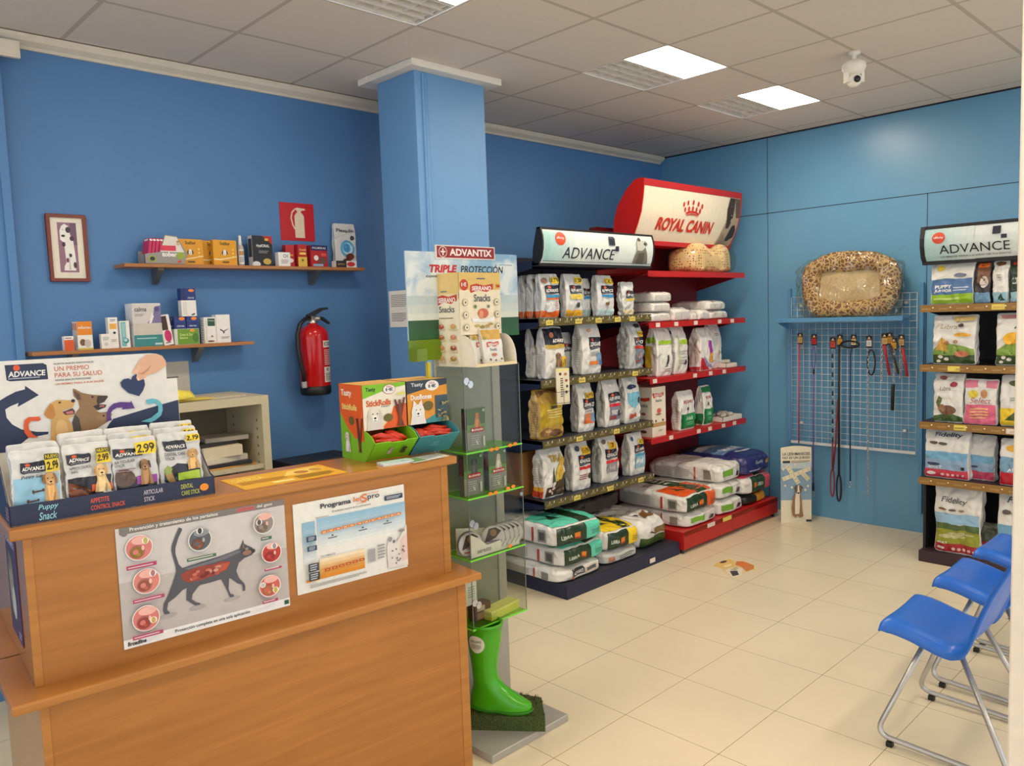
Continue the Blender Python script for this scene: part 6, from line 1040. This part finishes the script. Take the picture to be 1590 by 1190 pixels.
for yy in (-.47, .47): g = G(); g.prism([(0, 0), (-.16, -.02), (0, -.07)], (0, yy-.002, -.02), (1, 0, 0), (0, 0, 1), (0, .004, 0), BG3); g.build('bracket', t)
# leopard pet bed standing on edge, wrapped in plastic
t = thing('pet_bed', 'brown leopard print pet bed in clear plastic standing on the blue shelf', 'pet bed', (6.035, 2.535, 1.6155))
LEO = M((206, 176, 124), .8, 'leopard'); INN = M((206, 186, 146), .8, 'cloth')
ww, hh = .37, .235
def ring(a):
    ex = .55; c, s_ = math.cos(a), math.sin(a)
    top = 1.03+.04*c if s_ > 0 else 1
    return (math.copysign(abs(c)**ex, c)*(ww-.075)*(1.0+.07*(s_ < 0)*0), math.copysign(abs(s_)**ex, s_)*(hh-.06)*top)
def rim(u, v):
    a = 2*math.pi*u; b = 2*math.pi*v; cy, cz = ring(a); rr = .078*(.92+.08*math.sin(5*a)); rx = .062
    n_ = Vector((0, math.cos(a)*.8, math.sin(a))).normalized()
    p = Vector((-.01, cy, cz+hh))+n_*rr*math.cos(b)+Vector((-1, 0, 0))*rx*math.sin(b)
    p += noise.noise_vector(p*9)*.008; p.z = max(p.z, .0); return p
g = G(); g.grid(rim, 56, 14, LEO); g.build('bolster', t)
g = G(); g.grid(lambda u, v: Vector((-.012+.025*math.sin(math.pi*u)*math.sin(math.pi*v)*-1+.006*math.sin(17*u+9*v), (ww-.09)*(2*u-1), .07+(2*hh-.14)*v)), 18, 14, INN); g.grid(lambda u, v: Vector((.03, (ww-.09)*(2*u-1), .07+(2*hh-.14)*v)), 4, 4, LEO); g.build('mattress', t)
S_ = Soft(.16, .80, .475, 'brick', 91, 5, .022); g = G(); S_.mesh(g, M((250, 249, 244), .1, 'wrap'), None, 22); g.build('plastic_wrap', t, loc=(-.03, 0, 0))
g = G(); g.grid(lambda u, v: Vector((-.02+.01*math.sin(9*u), -.30-.11*u-.02*v, .44+.05*u+.03*v*(1-.3*u))), 8, 3, M((250, 249, 244), .1, 'wrap')); g.build('plastic_tail', t)
# leads and collars on hooks; each with its hang card
CH_ = M((196, 196, 198), .25, 'paint', .9)
def lead(name, label, yc, ztop, card, strap):
    """card: colour of the hang card; strap(g): adds the strap geometry in wall coordinates relative to (yc, ztop)"""
    t = thing(name, label, 'lead', (6.085, yc, ztop), 0, 'leads on the wire mesh')
    g = G(); g.tube([(.033, 0, .012), (-.05, 0, .008), (-.055, 0, .016)], .0022, CH_, 6); g.build('hook', t)
    g = G(); g.box(-.033, -.022, -.085, -.030, .022, .004, M((30, 28, 28), .5)); P = lambda u, v, o: Vector((-.033-o, .022-.044*u, -.085+.089*v))
    g.ink(P, .5, [('R', .08, .12, .92, .62, card), ('E', .5, .82, .16, .08, (226, 220, 210)), ('R', .2, .68, .8, .76, (210, 140, 50)), ('Q', .2, .2, .8, .5, 3, tuple(int(c*.7) for c in card))]); g.build('hang_card', t)
    strap(t); return t
def cord(t, nm, pts, r, col, n=8, rough=.55):
    g = G(); g.tube([(-.04, y, z) for y, z in pts], r, M(col, rough, 'ink'), n); return g.build(nm, t)
def clasp(t, y, z, s=1):
    g = G(); g.tube([(-.04, y, z), (-.04, y, z-.02*s)], .005*s, CH_, 8); g.tube([(-.04, y+.009*s*math.cos(a*math.pi/6), z-.034*s+.015*s*math.sin(a*math.pi/6)) for a in range(12)], .0022*s, CH_, 6, closed=True); g.build('clasp', t)
def chain(t, y, z0, z1, s=.008):
    g = G(); n = int((z0-z1)/(s*1.5))
    for k in range(n):
        zc_ = z0-k*s*1.5; 
        g.tube([(-.04+(0 if k % 2 else s*.45*math.cos(a*math.pi/4)), y+(s*.45*math.cos(a*math.pi/4) if k % 2 else 0), zc_+s*math.sin(a*math.pi/4)) for a in range(8)], s*.24, CH_, 5, closed=True)
    g.build('chain', t)
def flatloop(t, nm, y, z, wdt, hgt, col, r=.006):
    g = G(); g.tube([(-.04+.0*k, y+wdt*math.sin(2*math.pi*k/20), z-hgt/2+hgt/2*math.cos(2*math.pi*k/20)) for k in range(20)], r, M(col, .5, 'ink'), 6, closed=True); g.build(nm, t)
RDL, PUR, BKL, NVL = (196, 30, 50), (110, 60, 130), (22, 22, 24), (44, 54, 100)
lead('dog_lead', 'thin bright red lead, first from the corner on the wire mesh', 2.94, 1.49, (206, 176, 110), lambda t: (cord(t, 'strap', [(.005, -.08), (.008, -.4), (.011, -.885)], .005, RDL), clasp(t, -.02, -.085)))
lead('dog_lead', 'violet lead with a red hang card and a steel clasp near the floor', 2.825, 1.48, (196, 40, 46), lambda t: (flatloop(t, 'hand_loop', 0, -.09, .014, .19, PUR, .0035), cord(t, 'strap', [(0, -.28), (.004, -.7), (.005, -1.2)], .005, PUR), cord(t, 'stitched_end', [(0, -.27), (0, -.31)], .008, BKL), cord(t, 'strap_end', [(.005, -1.19), (.005, -1.25)], .009, BKL), clasp(t, .005, -1.25)))
lead('dog_lead', 'chequered black and blue rope lead with a red hang card', 2.675, 1.455, (206, 70, 50), lambda t: ([cord(t, 'rope_section', [(.0-.002*k/20, -.085-.0365*k), (-.002*(k+1)/20, -.085-.0365*(k+1))], .0068, (36, 40, 50) if k % 2 else (130, 160, 176), 7) for k in range(20)], cord(t, 'rope_end', [(-.002, -.815), (0, -1.02)], .007, (130, 40, 46))))
lead('dog_lead', 'thick black lead with a twisted red one and long loops almost to the floor', 2.62, 1.475, (226, 160, 40), lambda t: (cord(t, 'strap', [(.0, -.07), (.004, -.6), (.003, -1.1)], .009, BKL), flatloop(t, 'end_loop', .003, -1.09, .018, .21, BKL, .007), cord(t, 'red_strap', [(.012, -.5), (.03, -.85), (.05, -1.06)], .007, (120, 30, 40)), flatloop(t, 'red_loop', .055, -1.05, .016, .22, (140, 36, 50), .006), flatloop(t, 'hand_loop', -.08, -.045, .07, .05, BKL, .007)))
lead('dog_lead', 'navy blue flat lead hanging in a straight line with a small hook', 2.515, 1.475, (230, 206, 150), lambda t: (cord(t, 'strap', [(.01, -.1), (.02, -.14), (.022, -.6), (.02, -1.13)], .006, NVL), clasp(t, .02, -1.13)))
lead('chain_lead', 'long steel chain lead with a black loop handle and a white card', 2.40, 1.465, (232, 226, 214), lambda t: (flatloop(t, 'handle_loop', -.02, -.10, .028, .19, BKL, .006), chain(t, .003, -.10, -1.2, .013), clasp(t, .0, -1.18)))
lead('dog_collar', 'short red collar and chain with a pale card', 2.288, 1.482, (220, 190, 120), lambda t: (cord(t, 'strap', [(.0, -.08), (-.016, -.16), (-.04, -.305)], .010, (186, 30, 36)), chain(t, .014, -.08, -.36, .013)))
lead('dog_collar', 'brown collar strap behind the chain with the black handle', 2.252, 1.488, (206, 150, 60), lambda t: cord(t, 'strap', [(-.01, -.09), (-.04, -.2), (-.07, -.30)], .009, (70, 48, 40)))
lead('chain_lead', 'short steel chain ending in a black leather handle', 2.222, 1.448, (226, 170, 50), lambda t: (chain(t, -.004, -.08, -.34, .013), cord(t, 'handle', [(0, -.335), (.002, -.42), (.004, -.53)], .013, BKL)))
lead('dog_collar', 'red collar and chain last in the row beside the blue upright', 2.168, 1.472, (206, 170, 110), lambda t: (chain(t, .006, -.08, -.34, .013), cord(t, 'strap', [(-.01, -.09), (-.03, -.2), (-.045, -.30)], .010, (190, 34, 38))))
# leishmaniosis board
t = thing('advert_board', 'tall cardboard floor board with dominoes and a sitting dog beside the red rack', 'board', (5.862, 2.884, 0), rad(-46.5))
g = G(); n = 12; w2, H = .119, .612
out = [(-w2, 0), (w2, 0), (w2, H-.012)]+[(w2*(1-2*k/n), H-.012+.014*math.sin(math.pi*k/n)) for k in range(1, n)]+[(-w2, H-.012)]
g.prism(out, (0, 0, 0), (1, 0, 0), (0, 0, 1), (0, .006, 0), M((230, 222, 198), .5))
CRD_ = (232, 224, 200); pr = [('R', 0, .30, 1, .72, (134, 166, 190)), ('R', 0, .72, 1, .8, (190, 204, 208)), ('T', 'LA LEISHMANIOSIS', .06, .895, .95, .935, (60, 60, 70), 0, .02), ('T', 'NO ES UN JUEGO', .06, .84, .95, .88, (60, 60, 70), 0, .02), ('R', .06, .795, .3, .825, (40, 40, 46)), ('Q', .33, .795, .95, .828, 3, (140, 130, 110))]
def domino(u0, v0, u1, v1, wd=.028):
    du, dv = u1-u0, v1-v0; L = math.hypot(du*.39, dv); nx, ny = -dv/L*wd, du*.39/L*wd; nx /= .39
    o = [('P', [(u0+nx, v0+ny), (u0-nx, v0-ny), (u1-nx, v1-ny), (u1+nx, v1+ny)], (226, 218, 186))]
    for k in range(6): f = (k+.5)/6; o += [('C', u0+du*f+nx*.4, v0+dv*f+ny*.4, .012, (120, 104, 70)), ('C', u0+du*f-nx*.4, v0+dv*f-ny*.4, .012, (120, 104, 70))]
    return o
pr += domino(.2, .76, .58, .52)+domino(.05, .58, .95, .72)+domino(.66, .67, .90, .57)
for u, v in ((.12, .50), (.34, .475), (.78, .44), (.86, .49), (.44, .78), (.06, .72)): pr.append(('P', [(u-.045, v), (u, v+.022), (u+.045, v), (u, v-.022)], (226, 218, 186)))
pr += [('P', [(.36, .10), (.33, .2), (.38, .34), (.46, .40), (.6, .40), (.66, .3), (.68, .16), (.72, .09), (.6, .07), (.52, .1), (.46, .07)], (150, 112, 78)), ('P', [(.44, .12), (.44, .3), (.47, .40), (.58, .40), (.6, .26), (.58, .12)], (232, 224, 206)), ('P', [(.44, .42), (.46, .50), (.64, .50), (.66, .42), (.58, .375), (.52, .375)], (120, 92, 68)), ('P', [(.51, .38), (.53, .50), (.57, .50), (.60, .38), (.555, .365)], (232, 224, 210)), ('P', [(.46, .50), (.42, .46), (.45, .44)], (70, 56, 46)), ('P', [(.64, .50), (.70, .47), (.66, .44)], (70, 56, 46)), ('E', .555, .40, .035, .012, (40, 34, 32)), ('E', .50, .445, .014, .006, (30, 26, 24)), ('E', .61, .445, .014, .006, (30, 26, 24)), ('R', .8, .015, .97, .045, (50, 52, 60))]
g.ink(lambda u, v, o: Vector((w2*(2*u-1), -o, (H-.01)*v)), .39, pr); g.build('printed_board', t)
g = G(); g.prism([(0, 0), (.16, 0), (0, .45)], (-.002, .006, 0), (0, 1, 0), (0, 0, 1), (.004, 0, 0), M((190, 170, 130), .6)); g.build('strut', t)
# floor sticker
t = G(); FS = [(4.41, 2.63), (4.37, 2.57), (4.47, 2.56), (4.52, 2.585), (4.62, 2.55), (4.70, 2.60), (4.735, 2.70), (4.70, 2.735), (4.73, 2.80), (4.64, 2.805), (4.60, 2.83), (4.51, 2.80), (4.50, 2.74), (4.455, 2.70)]
t.prism([(x-4.55, y-2.69) for x, y in FS], (0, 0, 0), (1, 0, 0), (0, 1, 0), (0, 0, .0008), M((222, 200, 150), .35))
ff = lambda u, v, o: Vector((-.18+.36*u, -.14+.28*v, .0008+o)); R45 = lambda pts: ('P', pts, 0)
t.ink(ff, 1.28, [('P', [(.02, .1), (.28, .06), (.62, .3), (.5, .56), (.30, .50)], (226, 216, 196)), ('P', [(.12, .18), (.26, .12), (.44, .30), (.34, .42)], (60, 58, 70)), ('P', [(.5, .1), (.72, .08), (.9, .2), (.92, .3), (.66, .34)], (206, 130, 70)), ('P', [(.66, .34), (.92, .3), (.99, .55), (.9, .66), (.72, .56)], (216, 120, 54)), ('P', [(.4, .56), (.62, .5), (.86, .7), (.96, .9), (.72, .92), (.6, .97), (.4, .9)], (226, 190, 110)), ('E', .72, .88, .10, .06, (90, 60, 40)), ('E', .58, .66, .12, .06, (240, 222, 170)), ('Q', .4, .34, .6, .46, 2, (150, 130, 100))], off=.0003, step=.0001)
tag(t.build('floor_sticker', loc=(4.55, 2.69, .0)), 'orange and cream advert sticker worn onto the floor tiles', 'sticker')

# ================================================================== rack on the side wall
FX, Y1, Y0, BX = 5.46, 1.838, .62, 6.12; WZ = (1.688, 1.305, .932, .565)
BRZ = M((150, 112, 58), .35, 'paint', .2); PLM = M((54, 34, 44), .45, 'paint')
t = thing('side_rack', 'dark rack with bronze price rails against the side wall behind the blue chairs', 'rack', (0, 0, 0))
g = G(); g.box(BX-.02, Y0, .0, BX, Y1, 2.05, BLKP); g.build('back_panel', t)
g = G(); g.box(FX+.07, Y1-.02, .075, BX-.02, Y1-.004, .52, BLKP); g.build('side_panel', t)
g = G(); g.box(BX-.02, Y1-.03, 0, BX+.02, Y1, 2.05, BLKP); g.build('upright', t)
g = G(); g.box(FX-.0, Y0, 0, BX-.02, Y1, .075, PLM); g.build('base', t, bevel=.003)
for k, z in enumerate(WZ):
    g = G(); g.box(FX+.003, Y0, z-.02, BX-.02, Y1, z, M((40, 30, 36), .5, 'paint'))
    g.prism([(FX+.02, -.03), (BX-.02, -.11), (BX-.02, 0), (FX+.02, 0)], (0, Y1-.004, z), (1, 0, 0), (0, 0, 1), (0, .004, 0), BLKP); g.build('shelf', t)
    g = G(); g.box(FX, Y0, z-.045, FX+.003, Y1+.004, z+.002, BRZ)
    f = lambda u, v, o: Vector((FX-o, Y1-(Y1-Y0)*u, z-.045+.047*v)); pr = []
    for q in range(12): u = (q+.4)/12; pr += [('T', 'ADVANCE', u-.03, .3, u+.015, .55, (196, 160, 100), .1, .02), ('C', u+.026, .6, .004, (240, 226, 190))]
    g.ink(f, 26, pr, off=.0004); g.build('price_rail', t)
    for y in ((1.40,), (1.64,), (1.60, 1.31), ())[k]: g = G(); g.box(FX-.0016, y-.035, z-.038, FX, y+.035, z-.006, TAGY if k < 3 and y != 1.31 else TAGW); g.build('price_tag', t)
g = G(); g.box(FX-.0016, 1.50, .03, FX, 1.58, .055, TAGY); g.build('price_tag', t)
t2 = thing('brand_sign', 'black framed pale sign on top of the side wall rack', 'sign', (0, 0, 0))
pf = [(FX+.02, 1.965), (FX-.01, 2.0), (FX-.03, 2.06), (FX-.03, 2.11), (FX-.012, 2.165)]
sg = [('R', 0, 0, 1, 1, (214, 222, 220)), *[('R', .03*k, .0, .03*(k+1), 1, tuple(int(a+(b-a)*k/8) for a, b in zip((170, 206, 206), (214, 222, 220)))) for k in range(8)], ('E', .072, .72, .032, .17, (208, 74, 40)), ('T', 'affinity', .048, .68, .096, .76, WH), ('T', 'ADVANCE', .075, .24, .402, .50, (30, 32, 38), .0, .0), ('T', 'LO MEJOR PARA LA VIDA DE TU GATO', .075, .09, .402, .16, (90, 96, 104)), ('P', [(.325, .70), (.325, .93), (.362, .93), (.362, .70)], (36, 40, 56)), ('P', [(.364, .57), (.364, .68), (.39, .68), (.39, .57)], (36, 40, 56))]
header(t2, pf, Y1-.025, Y0+.01, 0, sg, BLKP, M((214, 222, 220), .3), 5.6, axis='y')
for y in (Y1-.026, Y0): g = G(); g.prism([(FX+.03, 1.945), (FX-.014, 1.99), (FX-.036, 2.06), (FX-.036, 2.11), (FX-.016, 2.185), (FX+.02, 2.185), (FX+.06, 1.945)], (0, y, 0), (1, 0, 0), (0, 0, 1), (0, .026, 0), BLKP); g.build('end_cap', t2)
for z0, z1, a in ((2.165, 2.185, FX-.016), (1.945, 1.967, FX+.015)): g = G(); g.box(a, Y0, z0, a+.05, Y1, z1, BLKP); g.build('frame_rail', t2)
g = G(); g.box(FX+.03, Y0+.02, 1.95, FX+.05, Y1-.03, 2.18, BLKP); g.build('housing', t2)
GW = 'bags on the side wall rack'
def bagW(label, yc, W, h, d, z, prints, seed, mat=FILMW, style='stand', xf=5.49, amp=.006, name='food_bag', rot=0):
    return softbag(name, label, 'bag', GW, W, d, h, (xf+d/2, yc, z+.0008), rad(-90+rot), mat, prints, style, seed, 8, amp)
z = WZ[0]
bagW('blue and white bag with a lime foot at the start of the top rack shelf', 1.668, .26, .265, .09, z, {'F': [('R', 0, .02, 1, .24, (150, 190, 50)), ('R', 0, .24, 1, .60, (84, 118, 166)), ('T', 'PUPPY', .1, .38, .5, .46, WH, 0, .03), ('T', 'JUNIOR', .1, .28, .52, .36, WH, 0, .03), ('Q', .55, .3, .9, .42, 2, (190, 206, 226)), ('E', .22, .86, .08, .07, (226, 196, 50)), ('E', .7, .68, .16, .05, (110, 120, 140)), ('Q', .1, .08, .8, .18, 1, (196, 220, 130))]}, 400)
bagW('dark bag with a dog, second on the top rack shelf', 1.495, .09, .26, .10, z, {'F': [('R', .15, .5, 1, .95, (120, 80, 60)), ('E', .6, .5, .3, .14, (206, 196, 186)), ('R', .2, .85, .9, .95, (226, 110, 40)), ('R', 0, 0, 1, .25, (110, 150, 180))]}, 401, mat=M((60, 54, 56), .35, 'film'))
bagW('white bag with a pale blue foot and green cone, top rack shelf', 1.40, .088, .255, .10, z, {'F': [('R', 0, .0, 1, .26, (160, 200, 214)), ('P', [(.35, .06), (.85, .06), (.6, .24)], (40, 80, 60)), ('E', .5, .93, .3, .06, (120, 90, 60)), ('Q', .3, .5, .6, .7, 3, (190, 186, 180))]}, 402)
bagW('dark green lettered bag on the top rack shelf', 1.305, .088, .25, .10, z, {'F': [('T', 'LIBRA', .15, .45, .95, .6, (206, 210, 200), 0, .03), ('R', 0, 0, 1, .25, (160, 200, 214)), ('R', .1, .9, .9, .98, (190, 60, 50))]}, 403, mat=M((42, 62, 48), .35, 'film'))
bagW('pale blue bag beyond the green lettered one on the top rack shelf', 1.205, .088, .25, .10, z, {}, 404)
z = WZ[1]
dg = [('R', 0, .02, 1, .3, (56, 76, 40)), ('P', [(0, .3), (.3, .45), (1, .32), (1, .2), (0, .2)], (130, 160, 70)), ('E', .2, .16, .06, .035, (226, 220, 206)), ('E', .34, .12, .06, .035, (226, 220, 206)), ('E', .16, .07, .05, .03, (226, 220, 206)), ('E', .70, .22, .16, .06, (196, 120, 90)), ('P', [(.1, .3), (.2, .55), (.3, .5), (.36, .28)], (206, 160, 70)), *dog(.34, .44, .09, (150, 100, 60), body=False), *dog(.56, .46, .09, (190, 160, 120), body=False)]
bagW('white bag with a grassy foot and hounds at the start of the second rack shelf', 1.653, .26, .315, .10, z, {'F': dg+[('T', 'Libra', .2, .72, .6, .82, (150, 140, 110), .2, .0), ('E', .72, .60, .2, .04, (226, 170, 60)), ('R', .5, .88, 1, .98, (206, 180, 110)), ('E', .68, .8, .07, .04, (70, 50, 40))]}, 410)
bagW('white bag with a grassy foot and an orange badge on the second rack shelf', 1.31, .22, .32, .10, z, {'F': [*dg[:6], ('E', .42, .52, .26, .11, (236, 180, 50)), ('T', 'ALL', .44, .7, .9, .8, (60, 90, 76), 0, .03), ('R', .1, .9, .5, .97, (206, 140, 140))]}, 411)
z = WZ[2]
bagW('white bag with a leafy brown picture at the start of the third rack shelf', 1.681, .18, .315, .10, z, {'F': [('P', [(0, .02), (1, .02), (1, .12), (.5, .2), (0, .12)], (70, 96, 50)), ('E', .5, .26, .3, .1, (120, 84, 64)), ('E', .3, .3, .12, .08, (150, 110, 80)), ('P', [(.1, .4), (.2, .56), (.3, .5), (.2, .3)], (96, 110, 60)), ('E', .7, .78, .12, .05, (160, 50, 70)), ('T', 'Libra', .2, .66, .6, .74, (150, 140, 130), .2), ('E', .3, .92, .14, .04, (150, 90, 80))]}, 420)
bagW('pink and white kitten bag in the middle of the third rack shelf', 1.497, .19, .285, .09, z, {'F': [('R', 0, .0, 1, .44, (226, 110, 140)), ('R', 0, .82, 1, .98, (222, 120, 150)), ('R', .4, .82, .66, .98, (232, 226, 224)), ('E', .3, .68, .16, .09, (220, 200, 60)), ('E', .62, .68, .1, .09, (190, 140, 90)), ('T', 'Select', .2, .47, .85, .60, (190, 130, 130), .3), ('Q', .2, .12, .75, .38, 4, (240, 190, 130))]}, 421, style='stand')
bagW('white bag with a yellow foot and green triangle on the third rack shelf', 1.30, .19, .315, .10, z, {'F': [('R', 0, .02, 1, .36, (236, 200, 50)), ('P', [(.15, .12), (.75, .12), (.45, .28)], (70, 90, 40)), ('E', .5, .84, .26, .06, (90, 90, 60)), ('Q', .3, .5, .6, .58, 2, (160, 170, 150))]}, 422)
z = WZ[3]
fd = lambda c, nm: [('R', 0, .02, 1, .2, c), ('R', 0, .2, 1, .40, (140, 170, 200)), ('R', .0, .40, 1, .56, (116, 170, 206)), ('E', .2, .3, .16, .03, (50, 56, 90)), ('R', .82, .22, .9, .28, (30, 30, 34)), ('T', nm, .2, .84, .85, .95, (50, 56, 80), .2, .02), ('E', .2, .74, .1, .03, (90, 80, 70)), ('E', .42, .73, .1, .03, (70, 64, 60)), ('T', 'ADULT', .1, .22, .4, .27, (226, 222, 220), 0, .02), ('E', .18, .11, .1, .04, (236, 226, 222)), *[('C', .42+.11*k, .10, .035, (236, 190, 190)) for k in range(5)]]
bagW('white bag with a red foot and a boat, start of the lowest rack shelf', 1.685, .27, .315, .10, z, {'F': fd((206, 60, 84), 'Fidelity')}, 430)
bagW('blue and pink bag in shade behind the boat bag on the lowest rack shelf', 1.50, .15, .29, .09, z, {'F': fd((206, 80, 110), 'Fidelity')[:4]}, 431, xf=5.56)
bagW('white bag with a deep red foot further along the lowest rack shelf', 1.28, .22, .29, .10, z, {'F': [('R', 0, .02, 1, .3, (186, 30, 50)), ('R', 0, .3, 1, .62, (120, 160, 190)), ('T', 'ADULT', .2, .32, .7, .39, WH, 0, .03), ('E', .3, .8, .14, .06, (226, 170, 40))]}, 432)
z = .0752
bagW('large white bag with a meadow picture and a dark red foot on the rack base', 1.62, .285, .46, .13, z, {'F': [('R', 0, .02, 1, .15, (170, 36, 48)), ('R', 0, .15, 1, .36, (150, 156, 50)), ('P', [(0, .36), (0, .44), (.3, .47), (.6, .42), (1, .46), (1, .34)], (84, 106, 60)), ('R', 0, .44, 1, .58, (150, 190, 220)), ('E', .4, .26, .3, .03, (200, 196, 150)), ('E', .6, .3, .3, .02, (190, 186, 140)), ('T', 'Fidelity', .16, .70, .72, .80, (70, 70, 76), .2, .01), ('E', .2, .63, .08, .015, (120, 90, 60)), ('E', .4, .63, .08, .015, (90, 80, 70)), ('E', .6, .63, .07, .015, (140, 120, 90)), ('T', 'ADULT', .06, .155, .3, .185, WH, 0, .02), ('E', .16, .085, .1, .025, (236, 220, 214)), *[('C', .44+.11*k, .075, .038, (226, 190, 186)) for k in range(5)]]}, 440, amp=.01)
bagW('crumpled dark green bag with a red foot behind the meadow bag', 1.425, .15, .22, .10, z, {'F': [('R', 0, 0, 1, .5, (140, 26, 44)), ('E', .5, .3, .1, .05, (226, 210, 200))]}, 441, mat=M((66, 74, 60), .3, 'film'), xf=5.54)
bagW('large pale bag further along the rack base', 1.27, .25, .44, .12, z, {'F': fd((186, 200, 220), 'Fidelity')[:8]}, 442)

# ================================================================== blue chairs in a row
BLC = M((38, 108, 210), .28, 'paint'); STL = M((190, 188, 186), .28, 'paint', .7)
# side profile of the shell: (distance behind the front edge, height)
PRF = [(.0, .448), (.006, .468), (.04, .474), (.10, .464), (.16, .446), (.21, .432), (.25, .428), (.285, .436), (.315, .460), (.338, .50), (.362, .56), (.395, .64), (.432, .72), (.462, .78), (.472, .80)]
def prof(v):
    q = v*(len(PRF)-1); i = min(int(q), len(PRF)-2); f = q-i
    p0, p1, p2, p3 = PRF[max(i-1, 0)], PRF[i], PRF[i+1], PRF[min(i+2, len(PRF)-1)]
    h = lambda a, b, c, d: .5*((2*b)+(-a+c)*f+(2*a-5*b+4*c-d)*f*f+(-a+3*b-3*c+d)*f**3)
    return h(p0[0], p1[0], p2[0], p3[0]), h(p0[1], p1[1], p2[1], p3[1])
def make_chair(label, x, y, rot=0):
    t = thing('plastic_chair', label, 'chair', (x, y, 0), rot, 'blue plastic chairs in a row')
    def shell(u, v):
        d, z = prof(v); s = 2*u-1
        wd = .225-.012*math.sin(math.pi*min(1, v*1.8))-(.03*max(0, (v-.72)/.28)**2)
        if v < .06: wd -= .02*(1-v/.06)**2
        e = abs(s)**6
        # edges: the rim of the seat turns down, the sides of the back turn towards the front a little
        zz = z-.046*min(1, .5+v*4)*abs(s)**12*(1 if v < .55 else max(0, 1-(v-.55)*4))+.012*(s*s)*max(0, min(1, (.62-v)*8))
        dd = d-.045*(abs(s)**2.5)*max(0, min(1, (v-.42)*3.5))+.03*abs(s)**12*max(0, min(1, (v-.5)*5))
        return Vector((s*wd, -dd, zz))
    g = G(); g.grid(shell, 20, 40, BLC); g.build('seat_shell', t, solid=.007)
    for sx in (-1, 1):
        x0_, xf_ = sx*.155, sx*.245
        pts = []; P_ = [(x0_, -.155, .425), (xf_, .0, .035), (xf_, -.47, .012), (x0_, -.265, .425)]
        def fil(a, b, c, r=.05, n=6):
            a, b, c = map(Vector, (a, b, c)); p = b+(a-b).normalized()*r; q = b+(c-b).normalized()*r
            return [p.lerp(b, k/n).lerp(b.lerp(q, k/n), k/n) for k in range(n+1)]
        pts = [P_[0]]+fil(P_[0], P_[1], P_[2], .06)+fil(P_[1], P_[2], P_[3], .06)+[P_[3]]
        g = G(); g.tube(pts, .0105, STL, 10); g.build('leg_frame', t)
        for yy in (-.055, -.40): g = G(); g.box(xf_-.012, yy-.012, .0, xf_+.012, yy+.012, .02, BK); g.build('foot_pad', t, bevel=.002)
    g = G(); g.box(-.17, -.275, .415, .17, -.145, .425, STL); g.box(-.172, -.275, .395, -.168, -.145, .425, STL); g.box(.168, -.275, .395, .172, -.145, .425, STL); g.build('seat_bracket', t)
    return t
make_chair('blue plastic chair with steel sled legs, nearest the white door post', 3.300, 1.185, rad(1))
make_chair('blue plastic chair in the middle of the row before the side rack', 3.945, 1.195, rad(0))
make_chair('blue plastic chair farthest along the row, next to the side rack', 4.50, 1.185, rad(-1))
